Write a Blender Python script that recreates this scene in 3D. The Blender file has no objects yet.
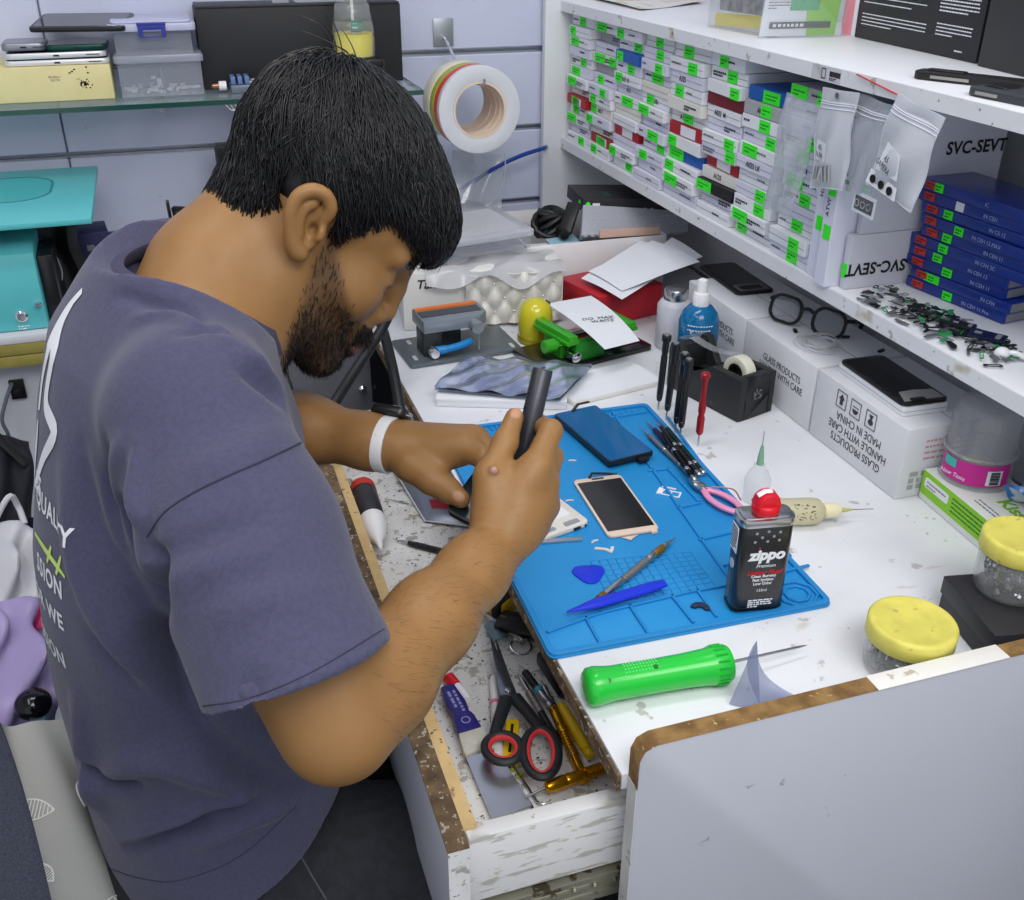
import bpy, bmesh, math, random
import numpy as np
from mathutils import Vector, Matrix, Euler, noise
from mathutils.bvhtree import BVHTree
random.seed(7)
SC = bpy.context.scene
COL = SC.collection
# ------------------------------------------------------------------ camera
YAW, PITCH, ROLL, FPX = math.radians(18.42), math.radians(28.48), math.radians(0.25), 1019.5
CAM = Vector((0, 0, 1.40))
_f = Vector((math.sin(YAW)*math.cos(PITCH), math.cos(YAW)*math.cos(PITCH), -math.sin(PITCH)))
_r0 = Vector((math.cos(YAW), -math.sin(YAW), 0)); _u0 = _r0.cross(_f)
_r = _r0*math.cos(ROLL)+_u0*math.sin(ROLL); _u = -_r0*math.sin(ROLL)+_u0*math.cos(ROLL)
cd = bpy.data.cameras.new('camera'); cam = bpy.data.objects.new('camera', cd); COL.objects.link(cam)
cd.sensor_fit = 'HORIZONTAL'; cd.sensor_width = 36; cd.lens = 36*FPX/1024; cd.clip_start = 0.02
cam.matrix_world = Matrix(((_r.x, _u.x, -_f.x, CAM.x), (_r.y, _u.y, -_f.y, CAM.y), (_r.z, _u.z, -_f.z, CAM.z), (0, 0, 0, 1)))
SC.camera = cam
def ray(x, y): return _f + _r*((x-512)/FPX) - _u*((y-450)/FPX)
def W(x, y, z): d = ray(x, y); return CAM + d*((z-CAM.z)/d.z)      # photo point on a level surface
def PX(x, y, X): d = ray(x, y); return CAM + d*((X-CAM.x)/d.x)     # ... on a wall facing -X
def PY(x, y, Y): d = ray(x, y); return CAM + d*((Y-CAM.y)/d.y)     # ... on a wall facing -Y
def PD(x, y, D): return CAM + ray(x, y)*D                          # ... at a distance
def proj(P): v = Vector(P)-CAM; return 512+FPX*v.dot(_r)/v.dot(_f), 450-FPX*v.dot(_u)/v.dot(_f)
# ------------------------------------------------------------------ materials
def lin(c):
    return tuple((x/255/12.92 if x/255 <= .04045 else ((x/255+.055)/1.055)**2.4) for x in c)+(1,)
MATS = {}
def mat(name, col, rough=.5, metal=0., noise=None, col2=None, dirt=None, bump=None, trans=0., ior=1.45, alpha=1., emis=0., spec=.5, coat=0., sheen=0., sss=0.):
    """noise=(scale, contrast low, high) mixes col -> col2; dirt=(scale, threshold, colour) adds specks of dirt; bump=(scale, strength)"""
    if name in MATS: return MATS[name]
    m = bpy.data.materials.new(name); m.use_nodes = True
    N = m.node_tree.nodes; L = m.node_tree.links; b = N['Principled BSDF']
    b.inputs['Base Color'].default_value = lin(col); b.inputs['Roughness'].default_value = rough; b.inputs['Metallic'].default_value = metal
    b.inputs['Transmission Weight'].default_value = trans; b.inputs['IOR'].default_value = ior; b.inputs['Alpha'].default_value = alpha
    b.inputs['Specular IOR Level'].default_value = spec; b.inputs['Coat Weight'].default_value = coat
    b.inputs['Sheen Weight'].default_value = sheen
    if sss: b.inputs['Subsurface Weight'].default_value = sss; b.inputs['Subsurface Radius'].default_value = (.012, .005, .003); b.inputs['Subsurface Scale'].default_value = .6
    if emis: b.inputs['Emission Color'].default_value = lin(col); b.inputs['Emission Strength'].default_value = emis
    tc = N.new('ShaderNodeTexCoord'); src = None
    if noise:
        n = N.new('ShaderNodeTexNoise'); n.inputs['Scale'].default_value = noise[0]; n.inputs['Detail'].default_value = 6
        L.new(tc.outputs['Object'], n.inputs['Vector'])
        r = N.new('ShaderNodeValToRGB'); r.color_ramp.elements[0].position = noise[1]; r.color_ramp.elements[1].position = noise[2]
        r.color_ramp.elements[0].color = lin(col); r.color_ramp.elements[1].color = lin(col2 or col)
        L.new(n.outputs['Fac'], r.inputs['Fac']); src = r.outputs['Color']
    for k, dd in enumerate(dirt or []):
        n = N.new('ShaderNodeTexNoise'); n.inputs['Scale'].default_value = dd[0]; n.inputs['Detail'].default_value = 3; n.inputs['Roughness'].default_value = .6
        mp = N.new('ShaderNodeMapping'); mp.inputs['Location'].default_value = (k*3.7, k*1.9, k*5.1)
        if len(dd) > 3: mp.inputs['Scale'].default_value = dd[3]
        L.new(tc.outputs['Object'], mp.inputs['Vector']); L.new(mp.outputs[0], n.inputs['Vector'])
        r = N.new('ShaderNodeMapRange'); r.inputs['From Min'].default_value = dd[1]; r.inputs['From Max'].default_value = dd[1]+.04
        L.new(n.outputs['Fac'], r.inputs['Value'])
        mx = N.new('ShaderNodeMix'); mx.data_type = 'RGBA'
        mx.inputs['B'].default_value = lin(dd[2])
        if src is None: mx.inputs['A'].default_value = lin(col)
        else: L.new(src, mx.inputs['A'])
        L.new(r.outputs[0], mx.inputs['Factor']); src = mx.outputs['Result']
    if src is not None: L.new(src, b.inputs['Base Color'])
    if bump:
        n = N.new('ShaderNodeTexNoise'); n.inputs['Scale'].default_value = bump[0]; n.inputs['Detail'].default_value = 4
        L.new(tc.outputs['Object'], n.inputs['Vector'])
        bp = N.new('ShaderNodeBump'); bp.inputs['Strength'].default_value = bump[1]; bp.inputs['Distance'].default_value = .002
        L.new(n.outputs['Fac'], bp.inputs['Height']); L.new(bp.outputs[0], b.inputs['Normal'])
    MATS[name] = m; return m
def film(name, col, opacity=.2, gloss=.25, rough=.12):
    """thin clear plastic: mostly lets light straight through"""
    if name in MATS: return MATS[name]
    m = bpy.data.materials.new(name); m.use_nodes = True; N = m.node_tree.nodes; L = m.node_tree.links
    N.remove(N['Principled BSDF']); out = N['Material Output']
    t = N.new('ShaderNodeBsdfTransparent'); d = N.new('ShaderNodeBsdfDiffuse'); d.inputs[0].default_value = lin(col)
    g = N.new('ShaderNodeBsdfGlossy'); g.inputs['Roughness'].default_value = rough
    a = N.new('ShaderNodeMixShader'); a.inputs[0].default_value = opacity; L.new(t.outputs[0], a.inputs[1])
    tl = N.new('ShaderNodeBsdfTranslucent'); tl.inputs[0].default_value = lin(col); dt = N.new('ShaderNodeMixShader'); dt.inputs[0].default_value = .35
    L.new(d.outputs[0], dt.inputs[1]); L.new(tl.outputs[0], dt.inputs[2]); L.new(dt.outputs[0], a.inputs[2])
    fr = N.new('ShaderNodeLayerWeight'); fr.inputs[0].default_value = .5; pw = N.new('ShaderNodeMath'); pw.operation = 'POWER'; pw.inputs[1].default_value = 3.5; L.new(fr.outputs['Facing'], pw.inputs[0])
    ma = N.new('ShaderNodeMath'); ma.operation = 'MULTIPLY_ADD'; ma.inputs[1].default_value = gloss*1.5; ma.inputs[2].default_value = .04; L.new(pw.outputs[0], ma.inputs[0])
    b2 = N.new('ShaderNodeMixShader'); L.new(ma.outputs[0], b2.inputs[0]); L.new(a.outputs[0], b2.inputs[1]); L.new(g.outputs[0], b2.inputs[2])
    L.new(b2.outputs[0], out.inputs['Surface']); MATS[name] = m; return m
# ------------------------------------------------------------------ mesh helpers
class MB:
    def __init__(s): s.v = []; s.f = []; s.m = []
    def add(s, vs, fs, mi=0, M=None):
        o = len(s.v)
        for v in vs: s.v.append(M @ Vector(v) if M is not None else Vector(v))
        for f in fs: s.f.append([i+o for i in f]); s.m.append(mi)
        return s
    def box(s, c, d, mi=0, M=None):
        x, y, z = d[0]/2, d[1]/2, d[2]/2; c = Vector(c)
        vs = [c+Vector((sx*x, sy*y, sz*z)) for sz in (-1, 1) for sy in (-1, 1) for sx in (-1, 1)]
        return s.add(vs, [(0, 2, 3, 1), (4, 5, 7, 6), (0, 1, 5, 4), (2, 6, 7, 3), (0, 4, 6, 2), (1, 3, 7, 5)], mi, M)
    def bar(s, a, b, w, h, mi=0, up=(0, 0, 1)):
        a, b = Vector(a), Vector(b); d = b-a; L = d.length; x = d.normalized(); y = Vector(up).cross(x).normalized(); z = x.cross(y)
        M = Matrix((( x.x, y.x, z.x, (a.x+b.x)/2), (x.y, y.y, z.y, (a.y+b.y)/2), (x.z, y.z, z.z, (a.z+b.z)/2), (0, 0, 0, 1)))
        return s.box((0, 0, 0), (L, w, h), mi, M)
    def lathe(s, prof, n=32, mi=0, M=None, caps=True):
        vs = []; fs = []
        for (r, z) in prof:
            for k in range(n): a = 2*math.pi*k/n; vs.append((r*math.cos(a), r*math.sin(a), z))
        for i in range(len(prof)-1):
            for k in range(n): fs.append((i*n+k, i*n+(k+1) % n, (i+1)*n+(k+1) % n, (i+1)*n+k))
        if caps:
            if prof[0][0] > 1e-5: fs.append(tuple(range(n-1, -1, -1)))
            if prof[-1][0] > 1e-5: fs.append(tuple((len(prof)-1)*n+k for k in range(n)))
        return s.add(vs, fs, mi, M)
    def turn(s, a, b, prof, n=24, mi=0):
        """lathe along a->b; prof = [(t 0..1, radius)]"""
        a, b = Vector(a), Vector(b); L = (b-a).length
        return s.lathe([(r, t*L) for t, r in prof], n, mi, axis_m(a, b-a))
    def tube(s, pts, r, n=8, closed=False, mi=0, flat=1.):
        P = [Vector(p) for p in pts]; k = len(P); vs = []; fs = []
        T = [((P[(i+1) % k]-P[i-1]) if closed else (P[min(i+1, k-1)]-P[max(i-1, 0)])).normalized() for i in range(k)]
        nrm = T[0].orthogonal().normalized()
        if abs(T[0].z) < .9: nrm = (Vector((0, 0, 1))-T[0]*T[0].z).normalized()
        for i in range(k):
            nrm = (nrm-T[i]*nrm.dot(T[i])).normalized(); bi = T[i].cross(nrm)
            rr = r[i] if isinstance(r, (list, tuple)) else r
            for j in range(n): a = 2*math.pi*j/n; vs.append(P[i]+(nrm*math.cos(a)*flat+bi*math.sin(a))*rr)
        for i in range(k if closed else k-1):
            for j in range(n): fs.append((i*n+j, i*n+(j+1) % n, ((i+1) % k)*n+(j+1) % n, ((i+1) % k)*n+j))
        if not closed: fs.append(tuple(range(n-1, -1, -1))); fs.append(tuple((k-1)*n+j for j in range(n)))
        return s.add(vs, fs, mi)
    def prism(s, poly, z0, z1, mi=0, M=None):
        n = len(poly); vs = [(p[0], p[1], z0) for p in poly]+[(p[0], p[1], z1) for p in poly]
        fs = [tuple(range(n-1, -1, -1)), tuple(range(n, 2*n))]+[(i, (i+1) % n, n+(i+1) % n, n+i) for i in range(n)]
        return s.add(vs, fs, mi, M)
    def ring(s, outer, inner, z0, z1, mi=0, M=None):
        n = len(outer); vs = [(p[0], p[1], z) for z in (z0, z1) for q in (outer, inner) for p in q]
        fs = []
        for i in range(n):
            j = (i+1) % n
            fs += [(i, j, 2*n+j, 2*n+i), (n+j, n+i, 3*n+i, 3*n+j), (2*n+i, 2*n+j, 3*n+j, 3*n+i), (j, i, n+i, n+j)]
        return s.add(vs, fs, mi, M)
    def ball(s, c, r, n=16, mi=0, M=None):
        if not isinstance(r, (tuple, list)): r = (r, r, r)
        vs = []; fs = []; m = n//2
        for i in range(m+1):
            t = math.pi*i/m
            for k in range(n): a = 2*math.pi*k/n; vs.append((c[0]+r[0]*math.sin(t)*math.cos(a), c[1]+r[1]*math.sin(t)*math.sin(a), c[2]-r[2]*math.cos(t)))
        for i in range(m):
            for k in range(n): fs.append((i*n+k, i*n+(k+1) % n, (i+1)*n+(k+1) % n, (i+1)*n+k))
        return s.add(vs, fs, mi, M)
    def sheet(s, fn, nu, nv, th=.0003, mi=0):
        """a thin sheet from fn(u, v) with real thickness"""
        G = [[Vector(fn(i/nu, j/nv)) for j in range(nv+1)] for i in range(nu+1)]; vs = []
        for sgn in (0, 1):
            for i in range(nu+1):
                for j in range(nv+1):
                    a = G[min(i+1, nu)][j]-G[max(i-1, 0)][j]; b = G[i][min(j+1, nv)]-G[i][max(j-1, 0)]
                    vs.append(G[i][j]+a.cross(b).normalized()*th*(sgn-.5))
        w = nv+1; o = (nu+1)*w; fs = []
        for i in range(nu):
            for j in range(nv):
                q = (i*w+j, (i+1)*w+j, (i+1)*w+j+1, i*w+j+1); fs.append(tuple(x+o for x in q)); fs.append(q[::-1])
        edge = [(i, 0) for i in range(nu)]+[(nu, j) for j in range(nv)]+[(i, nv) for i in range(nu, 0, -1)]+[(0, j) for j in range(nv, 0, -1)]
        for k in range(len(edge)):
            a = edge[k][0]*w+edge[k][1]; b = edge[(k+1) % len(edge)]; b = b[0]*w+b[1]; fs.append((a, b, b+o, a+o))
        return s.add(vs, fs, mi)
    def build(s, name, m, parent=None, bevel=0., seg=2, smooth=True, ang=35, sub=0, M=None):
        me = bpy.data.meshes.new(name); vs = s.v if M is None else [M @ v for v in s.v]
        me.from_pydata([tuple(v) for v in vs], [], s.f)
        ms = m if isinstance(m, (list, tuple)) else [m]
        for x in ms: me.materials.append(x)
        if len(ms) > 1: me.polygons.foreach_set('material_index', s.m)
        bm = bmesh.new(); bm.from_mesh(me); bmesh.ops.remove_doubles(bm, verts=bm.verts, dist=1e-7); bmesh.ops.recalc_face_normals(bm, faces=bm.faces)
        if bevel:
            es = [e for e in bm.edges if len(e.link_faces) == 2 and e.calc_face_angle(0) > math.radians(40)]
            bmesh.ops.bevel(bm, geom=es, offset=bevel, offset_type='OFFSET', segments=seg, profile=.5, affect='EDGES', clamp_overlap=True)
        bm.to_mesh(me); bm.free()
        if smooth: me.shade_smooth(); me.set_sharp_from_angle(angle=math.radians(ang))
        o = bpy.data.objects.new(name, me); COL.objects.link(o)
        if parent is not None: o.parent = parent
        if sub: md = o.modifiers.new('sub', 'SUBSURF'); md.levels = sub; md.render_levels = sub
        return o
def axis_m(o, d, up=None):
    z = Vector(d).normalized(); x = z.orthogonal().normalized()
    if up is not None: x = Vector(up).cross(z).normalized()
    y = z.cross(x); o = Vector(o)
    return Matrix(((x.x, y.x, z.x, o.x), (x.y, y.y, z.y, o.y), (x.z, y.z, z.z, o.z), (0, 0, 0, 1)))
def frame_m(o, x, y):
    """matrix with given x and (about) y directions"""
    x = Vector(x).normalized(); z = x.cross(Vector(y)).normalized(); y = z.cross(x); o = Vector(o)
    return Matrix(((x.x, y.x, z.x, o.x), (x.y, y.y, z.y, o.y), (x.z, y.z, z.z, o.z), (0, 0, 0, 1)))
def rrect(w, h, r, n=4, cx=0, cy=0):
    P = []
    for (sx, sy, a0) in ((1, 1, 0), (-1, 1, 90), (-1, -1, 180), (1, -1, 270)):
        for k in range(n+1):
            a = math.radians(a0+90*k/n); P.append((cx+sx*(w/2-r)+r*math.cos(a), cy+sy*(h/2-r)+r*math.sin(a)))
    return P
def circ(r, n=24, cx=0, cy=0, ry=None):
    return [(cx+r*math.cos(2*math.pi*k/n), cy+(ry or r)*math.sin(2*math.pi*k/n)) for k in range(n)]
def spline(pts, n=8, closed=False):
    P = [Vector(p) for p in pts]; out = []; k = len(P)
    for i in range(k if closed else k-1):
        p0 = P[i-1] if (i > 0 or closed) else P[0]*2-P[1]; p1 = P[i]; p2 = P[(i+1) % k]
        p3 = P[(i+2) % k] if (closed or i+2 < k) else P[k-1]*2-P[k-2]
        for j in range(n):
            t = j/n; out.append(.5*((2*p1)+(p2-p0)*t+(2*p0-5*p1+4*p2-p3)*t*t+(3*p1-p0-3*p2+p3)*t**3))
    if not closed: out.append(P[-1])
    return out
def tag(o, label, cat, group=None, kind=None):
    if label: o['label'] = label
    if cat: o['category'] = cat
    if group: o['group'] = group
    if kind: o['kind'] = kind
    return o
def thing(name, label, cat, M=None, group=None):
    o = bpy.data.objects.new(name, None); o.empty_display_size = .02; COL.objects.link(o)
    if M is not None: o.matrix_world = M if isinstance(M, Matrix) else Matrix.Translation(Vector(M))
    return tag(o, label, cat, group)
def struct(name, mb, m, **k):
    o = mb.build(name, m, **k); o['kind'] = 'structure'; return o
def text(name, body, size, parent, M, m, th=.0002, bold=0., align='CENTER', shear=0., sx=1., spacing=1.):
    c = bpy.data.curves.new(name, 'FONT'); c.body = body; c.size = size; c.align_x = align; c.align_y = 'CENTER'; c.extrude = th/2; c.offset = bold; c.shear = shear
    c.resolution_u = 3; c.space_character = spacing
    t = bpy.data.objects.new(name, c); COL.objects.link(t); bpy.context.view_layer.update()
    me = bpy.data.meshes.new_from_object(t.evaluated_get(bpy.context.evaluated_depsgraph_get()))
    bpy.data.objects.remove(t); me.materials.clear(); me.materials.append(m)
    me.transform(Matrix.Diagonal((sx, 1, 1, 1)))
    o = bpy.data.objects.new(name, me); COL.objects.link(o)
    if parent is not None: o.parent = parent
    o.matrix_local = M
    return o
def dashes(mb, x0, x1, y0, rows, dy, h, seed=0, z=.0002, mi=0, M=None, wmax=.006):
    """unreadable lines of small print"""
    rg = random.Random(seed)
    for r in range(rows):
        x = x0
        xe = x0+(x1-x0)*(1 if r < rows-1 else rg.uniform(.4, .9))
        while x < xe-h:
            w = min(rg.uniform(h*.8, wmax), xe-x); mb.box((x+w/2, y0-r*dy, z/2), (w, h, z), mi, M); x += w+h*.7
    return mb
def on_surface(p0, p1, z):
    """frame on a level surface from two photo points: origin at their middle, x along them, y to the left of that; returns (M, length)"""
    a, b = W(p0[0], p0[1], z), W(p1[0], p1[1], z)
    return frame_m((a+b)/2, b-a, Vector((0, 0, 1)).cross(b-a)), (b-a).length
T3 = Matrix.Translation
def RX(a): return Matrix.Rotation(math.radians(a), 4, 'X')
def RY(a): return Matrix.Rotation(math.radians(a), 4, 'Y')
def RZ(a): return Matrix.Rotation(math.radians(a), 4, 'Z')
WHITE = mat('white_card', (236, 238, 243), .6)
PAPER = mat('paper', (233, 236, 242), .8)
BLACK = mat('black_plastic', (22, 22, 24), .4)
SATIN = mat('black_satin', (30, 30, 32), .28)
INK = mat('black_ink', (28, 28, 32), .7)
GINK = mat('grey_ink', (110, 112, 120), .7)
GREEN = mat('neon_green_sticker', (58, 248, 44), .6)
STEEL = mat('steel', (190, 190, 192), .25, 1.)
CHROME = mat('chrome', (225, 225, 228), .1, 1.)
GLASSY = mat('black_glass', (8, 8, 10), .06, spec=.6)
CLEAR = film('clear_plastic', (225, 230, 238), .14, .3, .08)
FROST = film('frosted_plastic', (228, 232, 240), .42, .25, .25)
# ================================================================== ROOM
WALLX, BACKY, DZ = 1.08, 2.06, .75
DESKX = .957
wallm = mat('painted_slatwall', (204, 209, 232), .45, noise=(6, .4, .75), col2=(194, 199, 222), dirt=[(90, .74, (120, 120, 130))])
alu = mat('aluminium_insert', (176, 180, 186), .35, .8)
mb = MB()
mb.box((.2, 1.0, -.02), (4.4, 4.4, .04)); struct('floor', mb, mat('dark_floor_tiles', (52, 53, 58), .5, noise=(3, .35, .7), col2=(40, 41, 46)))
gz = [1.131+.152*k for k in range(-7, 10)]
mb = MB()
zs = [0.0]+gz+[2.6]
for a, b in zip(zs[:-1], zs[1:]):
    for x0, x1 in ((-2.0, -.176), (-.173, WALLX)):
        mb.box(((x0+x1)/2, BACKY+.011, (a+b)/2), (x1-x0, .018, b-a-.011))
mb.box(((WALLX-2)/2, BACKY+.03, 1.3), (WALLX+2.0, .02, 2.6))
struct('wall_back', mb, wallm, bevel=.002, seg=1)
for k, z in enumerate(gz):
    mb = MB(); mb.box(((WALLX-2)/2, BACKY+.016, z+.0035), (WALLX+2.0, .006, .0035)); mb.box(((WALLX-2)/2, BACKY+.0145, z-.0035), (WALLX+2.0, .009, .0035))
    struct('trim_%d' % (k+1), mb, alu)
mb = MB(); mb.box((WALLX+.02, .6, 1.3), (.04, 3.0, 2.6)); struct('wall_right', mb, mat('painted_wall', (205, 207, 214), .6))
mb = MB(); mb.box((-2.02, .6, 1.3), (.04, 3.0, 2.6)); struct('wall_left', mb, mat('painted_wall_2', (214, 215, 222), .6))
mb = MB(); mb.box((-.5, .45, 2.65), (3.2, 3.6, .06)); struct('ceiling', mb, mat('ceiling_paint', (235, 235, 238), .8))

# ================================================================== WORKBENCH (worktop, end panel, drawer, carcass)
TOPX0 = .285
benchm = mat('white_laminate_worn', (228, 230, 235), .38, noise=(7, .42, .75), col2=(214, 216, 221), dirt=[(34, .665, (186, 184, 182)), (140, .735, (128, 124, 120)), (9, .70, (205, 203, 200), (1, 3, 1))])
drawm_ = mat('worn_white_edge', (214, 214, 214), .6, noise=(14, .42, .7), col2=(188, 186, 182), dirt=[(60, .63, (150, 146, 138))])
greylam = mat('grey_laminate', (192, 194, 204), .4, noise=(4, .4, .8), col2=(186, 189, 198), dirt=[(28, .725, (136, 137, 140)), (9, .70, (170, 173, 180))])
chipm = mat('raw_chipboard', (150, 118, 72), .9, noise=(60, .35, .65), col2=(112, 84, 48), dirt=[(220, .66, (200, 172, 120))], bump=(160, .6))
dirtywood = mat('dirty_chipboard', (120, 98, 72), .95, noise=(45, .35, .65), col2=(78, 62, 46), dirt=[(40, .62, (150, 130, 104)), (160, .60, (176, 168, 156)), (230, .66, (50, 40, 32))], bump=(140, .8))
ply = mat('bare_plywood', (214, 184, 132), .85, noise=(30, .4, .7), col2=(200, 168, 116), dirt=[(40, .62, (170, 140, 96), (1, .4, 1)), (110, .64, (110, 88, 60)), (30, .68, (226, 214, 190))])
drawm = mat('drawer_white_worn', (226, 226, 226), .5, noise=(14, .42, .75), col2=(205, 203, 198), dirt=[(50, .58, (170, 166, 158)), (260, .635, (60, 55, 50)), (110, .67, (100, 94, 84))])
streak = mat('drawer_side_streaked', (228, 228, 228), .5, dirt=[(16, .56, (188, 186, 178), (1, 1, 7)), (70, .70, (120, 118, 112)), (30, .62, (198, 194, 178), (1, 1, 3))])
desk = thing('workbench', 'white worn laminate workbench with an open drawer and grey end panel', 'desk', (TOPX0, .56, 0))
LD = lambda p: Vector(p)-Vector((TOPX0, .56, 0))
mb = MB(); y0, y1 = .563, BACKY-.004
mb.box((((TOPX0+DESKX)/2)-TOPX0, (y0+y1)/2-.56, DZ-.009), (DESKX-TOPX0-.003, y1-y0, .018))
top = mb.build('worktop', benchm, desk, bevel=.0015)
mb = MB(); mb.box((-.001, (y0+y1)/2-.56, DZ-.0095), (.003, y1-y0, .0165)); eb = mb.build('edge_band', dirtywood, desk)
eb['label'] = 'bare dirty brown front edge of the worktop'
# carcass below
mb = MB(); mb.box(((TOPX0+.02+DESKX)/2-TOPX0, BACKY-.03-.56, .365), (DESKX-TOPX0-.03, .018, .73)); mb.build('carcass', mat('carcass_grey', (150, 152, 160), .6), desk)
mb = MB(); mb.box((.338, 1.462-.56, .365), (.66, .018, .73)); mb.build('divider', mat('carcass_grey', (150, 152, 160), .6), desk)
# end panel: pixels give its top line; face at y=.545..563
P0 = W(643, 744, .785); P1 = W(1020, 648, .785)
ztop = PY(643, 744, .553).z; zr = PY(1020, 646, .553).z
PXL, PXR = PY(637, 742, .553).x, .956
mb = MB(); r_ = .014
prof = [(PXL, .02), (PXR, .02), (PXR, (ztop+zr)/2), (PXL+r_, (ztop+zr)/2), (PXL+r_*.3, (ztop+zr)/2-r_*.3), (PXL, (ztop+zr)/2-r_)]
PZ = (ztop+zr)/2
mb.prism([(p[0]-TOPX0, p[1]) for p in prof], -.562+.56, -.545+.56, M=Matrix(((1, 0, 0, 0), (0, 0, -1, 0), (0, 1, 0, 0), (0, 0, 0, 1))))
ep = mb.build('end_panel', greylam, desk, bevel=.001)
mb = MB(); mb.box((PXL-.0006-TOPX0, -.0066, (PZ-.045+.02)/2), (.001, .0168, PZ-.065)); mb.build('edge_band', drawm_, ep)
# z mapping above puts the panel between y=.5446 and .562 ; raw edge strip and tape on top
mb = MB(); yb, yf = .5625-.56, .5443-.56
E0 = [(PXL-.0006, PZ-.045), (PXL-.0006, PZ-r_), (PXL+r_*.28, PZ-r_*.26), (PXL+r_, PZ+.0008), (PXR, PZ+.0008)]
for a, b in zip(E0[:-1], E0[1:]):
    mb.add([(a[0]-TOPX0, yb, a[1]), (b[0]-TOPX0, yb, b[1]), (b[0]-TOPX0, yf, b[1]), (a[0]-TOPX0, yf, a[1])], [(0, 1, 2, 3)])
eb2 = mb.build('edge_band', chipm, ep, ang=60); eb2['label'] = 'bare brown chipboard edge of the end panel'
ta, tb = PY(872, 686, .553).x, PY(1003, 652, .553).x
mb = MB(); mb.box(((ta+tb)/2-TOPX0, (yb+yf)/2, PZ+.0014), (tb-ta, yb-yf+.001, .0008)); mb.build('tape_strip', mat('white_masking_tape', (232, 230, 224), .7, dirt=[(40, .66, (190, 180, 160))]), ep, bevel=.0002)
c = PY(1021, 638, .556); mb = MB(); mb.box((.99-TOPX0+.0, .5535-.56, PZ+.009), (.05, .016, .016)); mb.build('wood_block', ply, ep, bevel=.003)
# drawer
DRX0, DRX1, DRY0, DRY1, DRT, DRB = .135, .80, .583, 1.425, .705, .615
dr = thing('drawer', None, None); del_ = None
dr.parent = desk; dr.matrix_local = T3(LD((DRX0, DRY0, DRB)))
def ldr(p): return Vector(p)-Vector((DRX0, DRY0, DRB))
mb = MB(); mb.box(ldr((DRX0+.009, (DRY0+DRY1)/2, (DRT+.558)/2)), (.018, DRY1-DRY0+.03, DRT-.558)); fb = mb.build('front_board', greylam, dr, bevel=.001)
mb = MB(); mb.box(ldr((DRX0+.009, (DRY0+DRY1)/2, DRT+.0008)), (.019, DRY1-DRY0+.031, .002)); x = mb.build('front_edge', dirtywood, dr); x['label'] = 'worn brown top edge of the drawer front'
mb = MB(); mb.box(ldr((DRX0+.009, DRY0-.0155, (DRT+.555)/2)), (.0185, .001, DRT-.556)); mb.build('front_edge', drawm, dr)
mb = MB(); mb.box(ldr((DRX0+.0255, (DRY0+DRY1)/2, (DRT+DRB)/2-.003)), (.014, DRY1-DRY0-.02, DRT-DRB-.006)); x = mb.build('inner_board', ply, dr, bevel=.001); x['label'] = 'bare plywood strip behind the drawer front'
mb = MB(); mb.box(ldr(((DRX0+.02+DRX1)/2, DRY0+.008, (DRT+DRB)/2-.004)), (DRX1-DRX0-.024, .016, DRT-DRB-.010)); mb.build('side_board', streak, dr, bevel=.001)
mb = MB(); mb.box(ldr(((DRX0+.02+DRX1)/2, DRY1-.008, (DRT+DRB)/2-.004)), (DRX1-DRX0-.024, .016, DRT-DRB-.010)); mb.build('side_board', streak, dr, bevel=.001)
mb = MB(); mb.box(ldr(((DRX0+.03+DRX1)/2, (DRY0+DRY1)/2, DRB+.004)), (DRX1-DRX0-.04, DRY1-DRY0-.034, .008)); mb.build('drawer_bottom', drawm, dr)
mb = MB(); mb.box(ldr((DRX1, (DRY0+DRY1)/2, (DRT+DRB)/2)), (.012, DRY1-DRY0-.034, DRT-DRB-.02)); mb.build('back_board', drawm, dr)
mb = MB(); zc = .594
mb.box(ldr(((DRX0+.03+.7)/2, DRY0+.004, zc)), (.7-DRX0-.03, .010, .030))
for dz in (-.012, 0, .012): mb.box(ldr(((DRX0+.03+.7)/2, DRY0-.0025, zc+dz)), (.7-DRX0-.03, .004, .006))
for k in range(9): mb.ball(ldr((DRX0+.06+k*.02, DRY0-.005, zc+.006)), .0025, 8)
mb.build('drawer_runner', mat('zinc_runner', (178, 176, 160), .35, .7, dirt=[(60, .6, (110, 100, 80))]), dr)
DB = DRB+.008      # drawer bottom surface
# ================================================================== SHELF UNIT ON THE RIGHT WALL
SX, LZ, UB, UZ = .782, .960, 1.203, 1.222
SY1 = 2.032
shelfm = mat('white_shelf_laminate', (233, 235, 240), .4, noise=(5, .45, .8), col2=(222, 224, 230), dirt=[(60, .74, (160, 160, 160))])
shelfe = mat('white_shelf_edge_chipped', (231, 233, 236), .5, dirt=[(30, .64, (186, 182, 170)), (11, .68, (196, 188, 170)), (80, .68, (120, 110, 94))])
unit = thing('shelf_unit', 'white two-tier wall shelf unit above the workbench, chipped front edges', 'shelf', (SX, .2, LZ))
U = lambda p: Vector(p)-Vector((SX, .2, LZ))
for nm, z0, z1, xf in (('upper_shelf', UB, UZ, .775), ('lower_shelf', LZ-.020, LZ, SX)):
    mb = MB(); mb.box(U(((xf+WALLX)/2, (.2+SY1)/2, (z0+z1)/2)), (WALLX-xf-.002, SY1-.2, z1-z0)); o = mb.build(nm, shelfm, unit, bevel=.0012)
    mb = MB(); mb.box(U((xf-.0004, (.2+SY1)/2, (z0+z1)/2)), (.001, SY1-.2, z1-z0-.001)); mb.build('edge_band', shelfe, o)
mb = MB(); mb.box(U(((.742+WALLX)/2, SY1+.010, (DZ+1.8)/2+.002)), (WALLX-.742-.001, .018, 1.8-DZ-.003)); mb.build('end_board', shelfm, unit, bevel=.0012)
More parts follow.
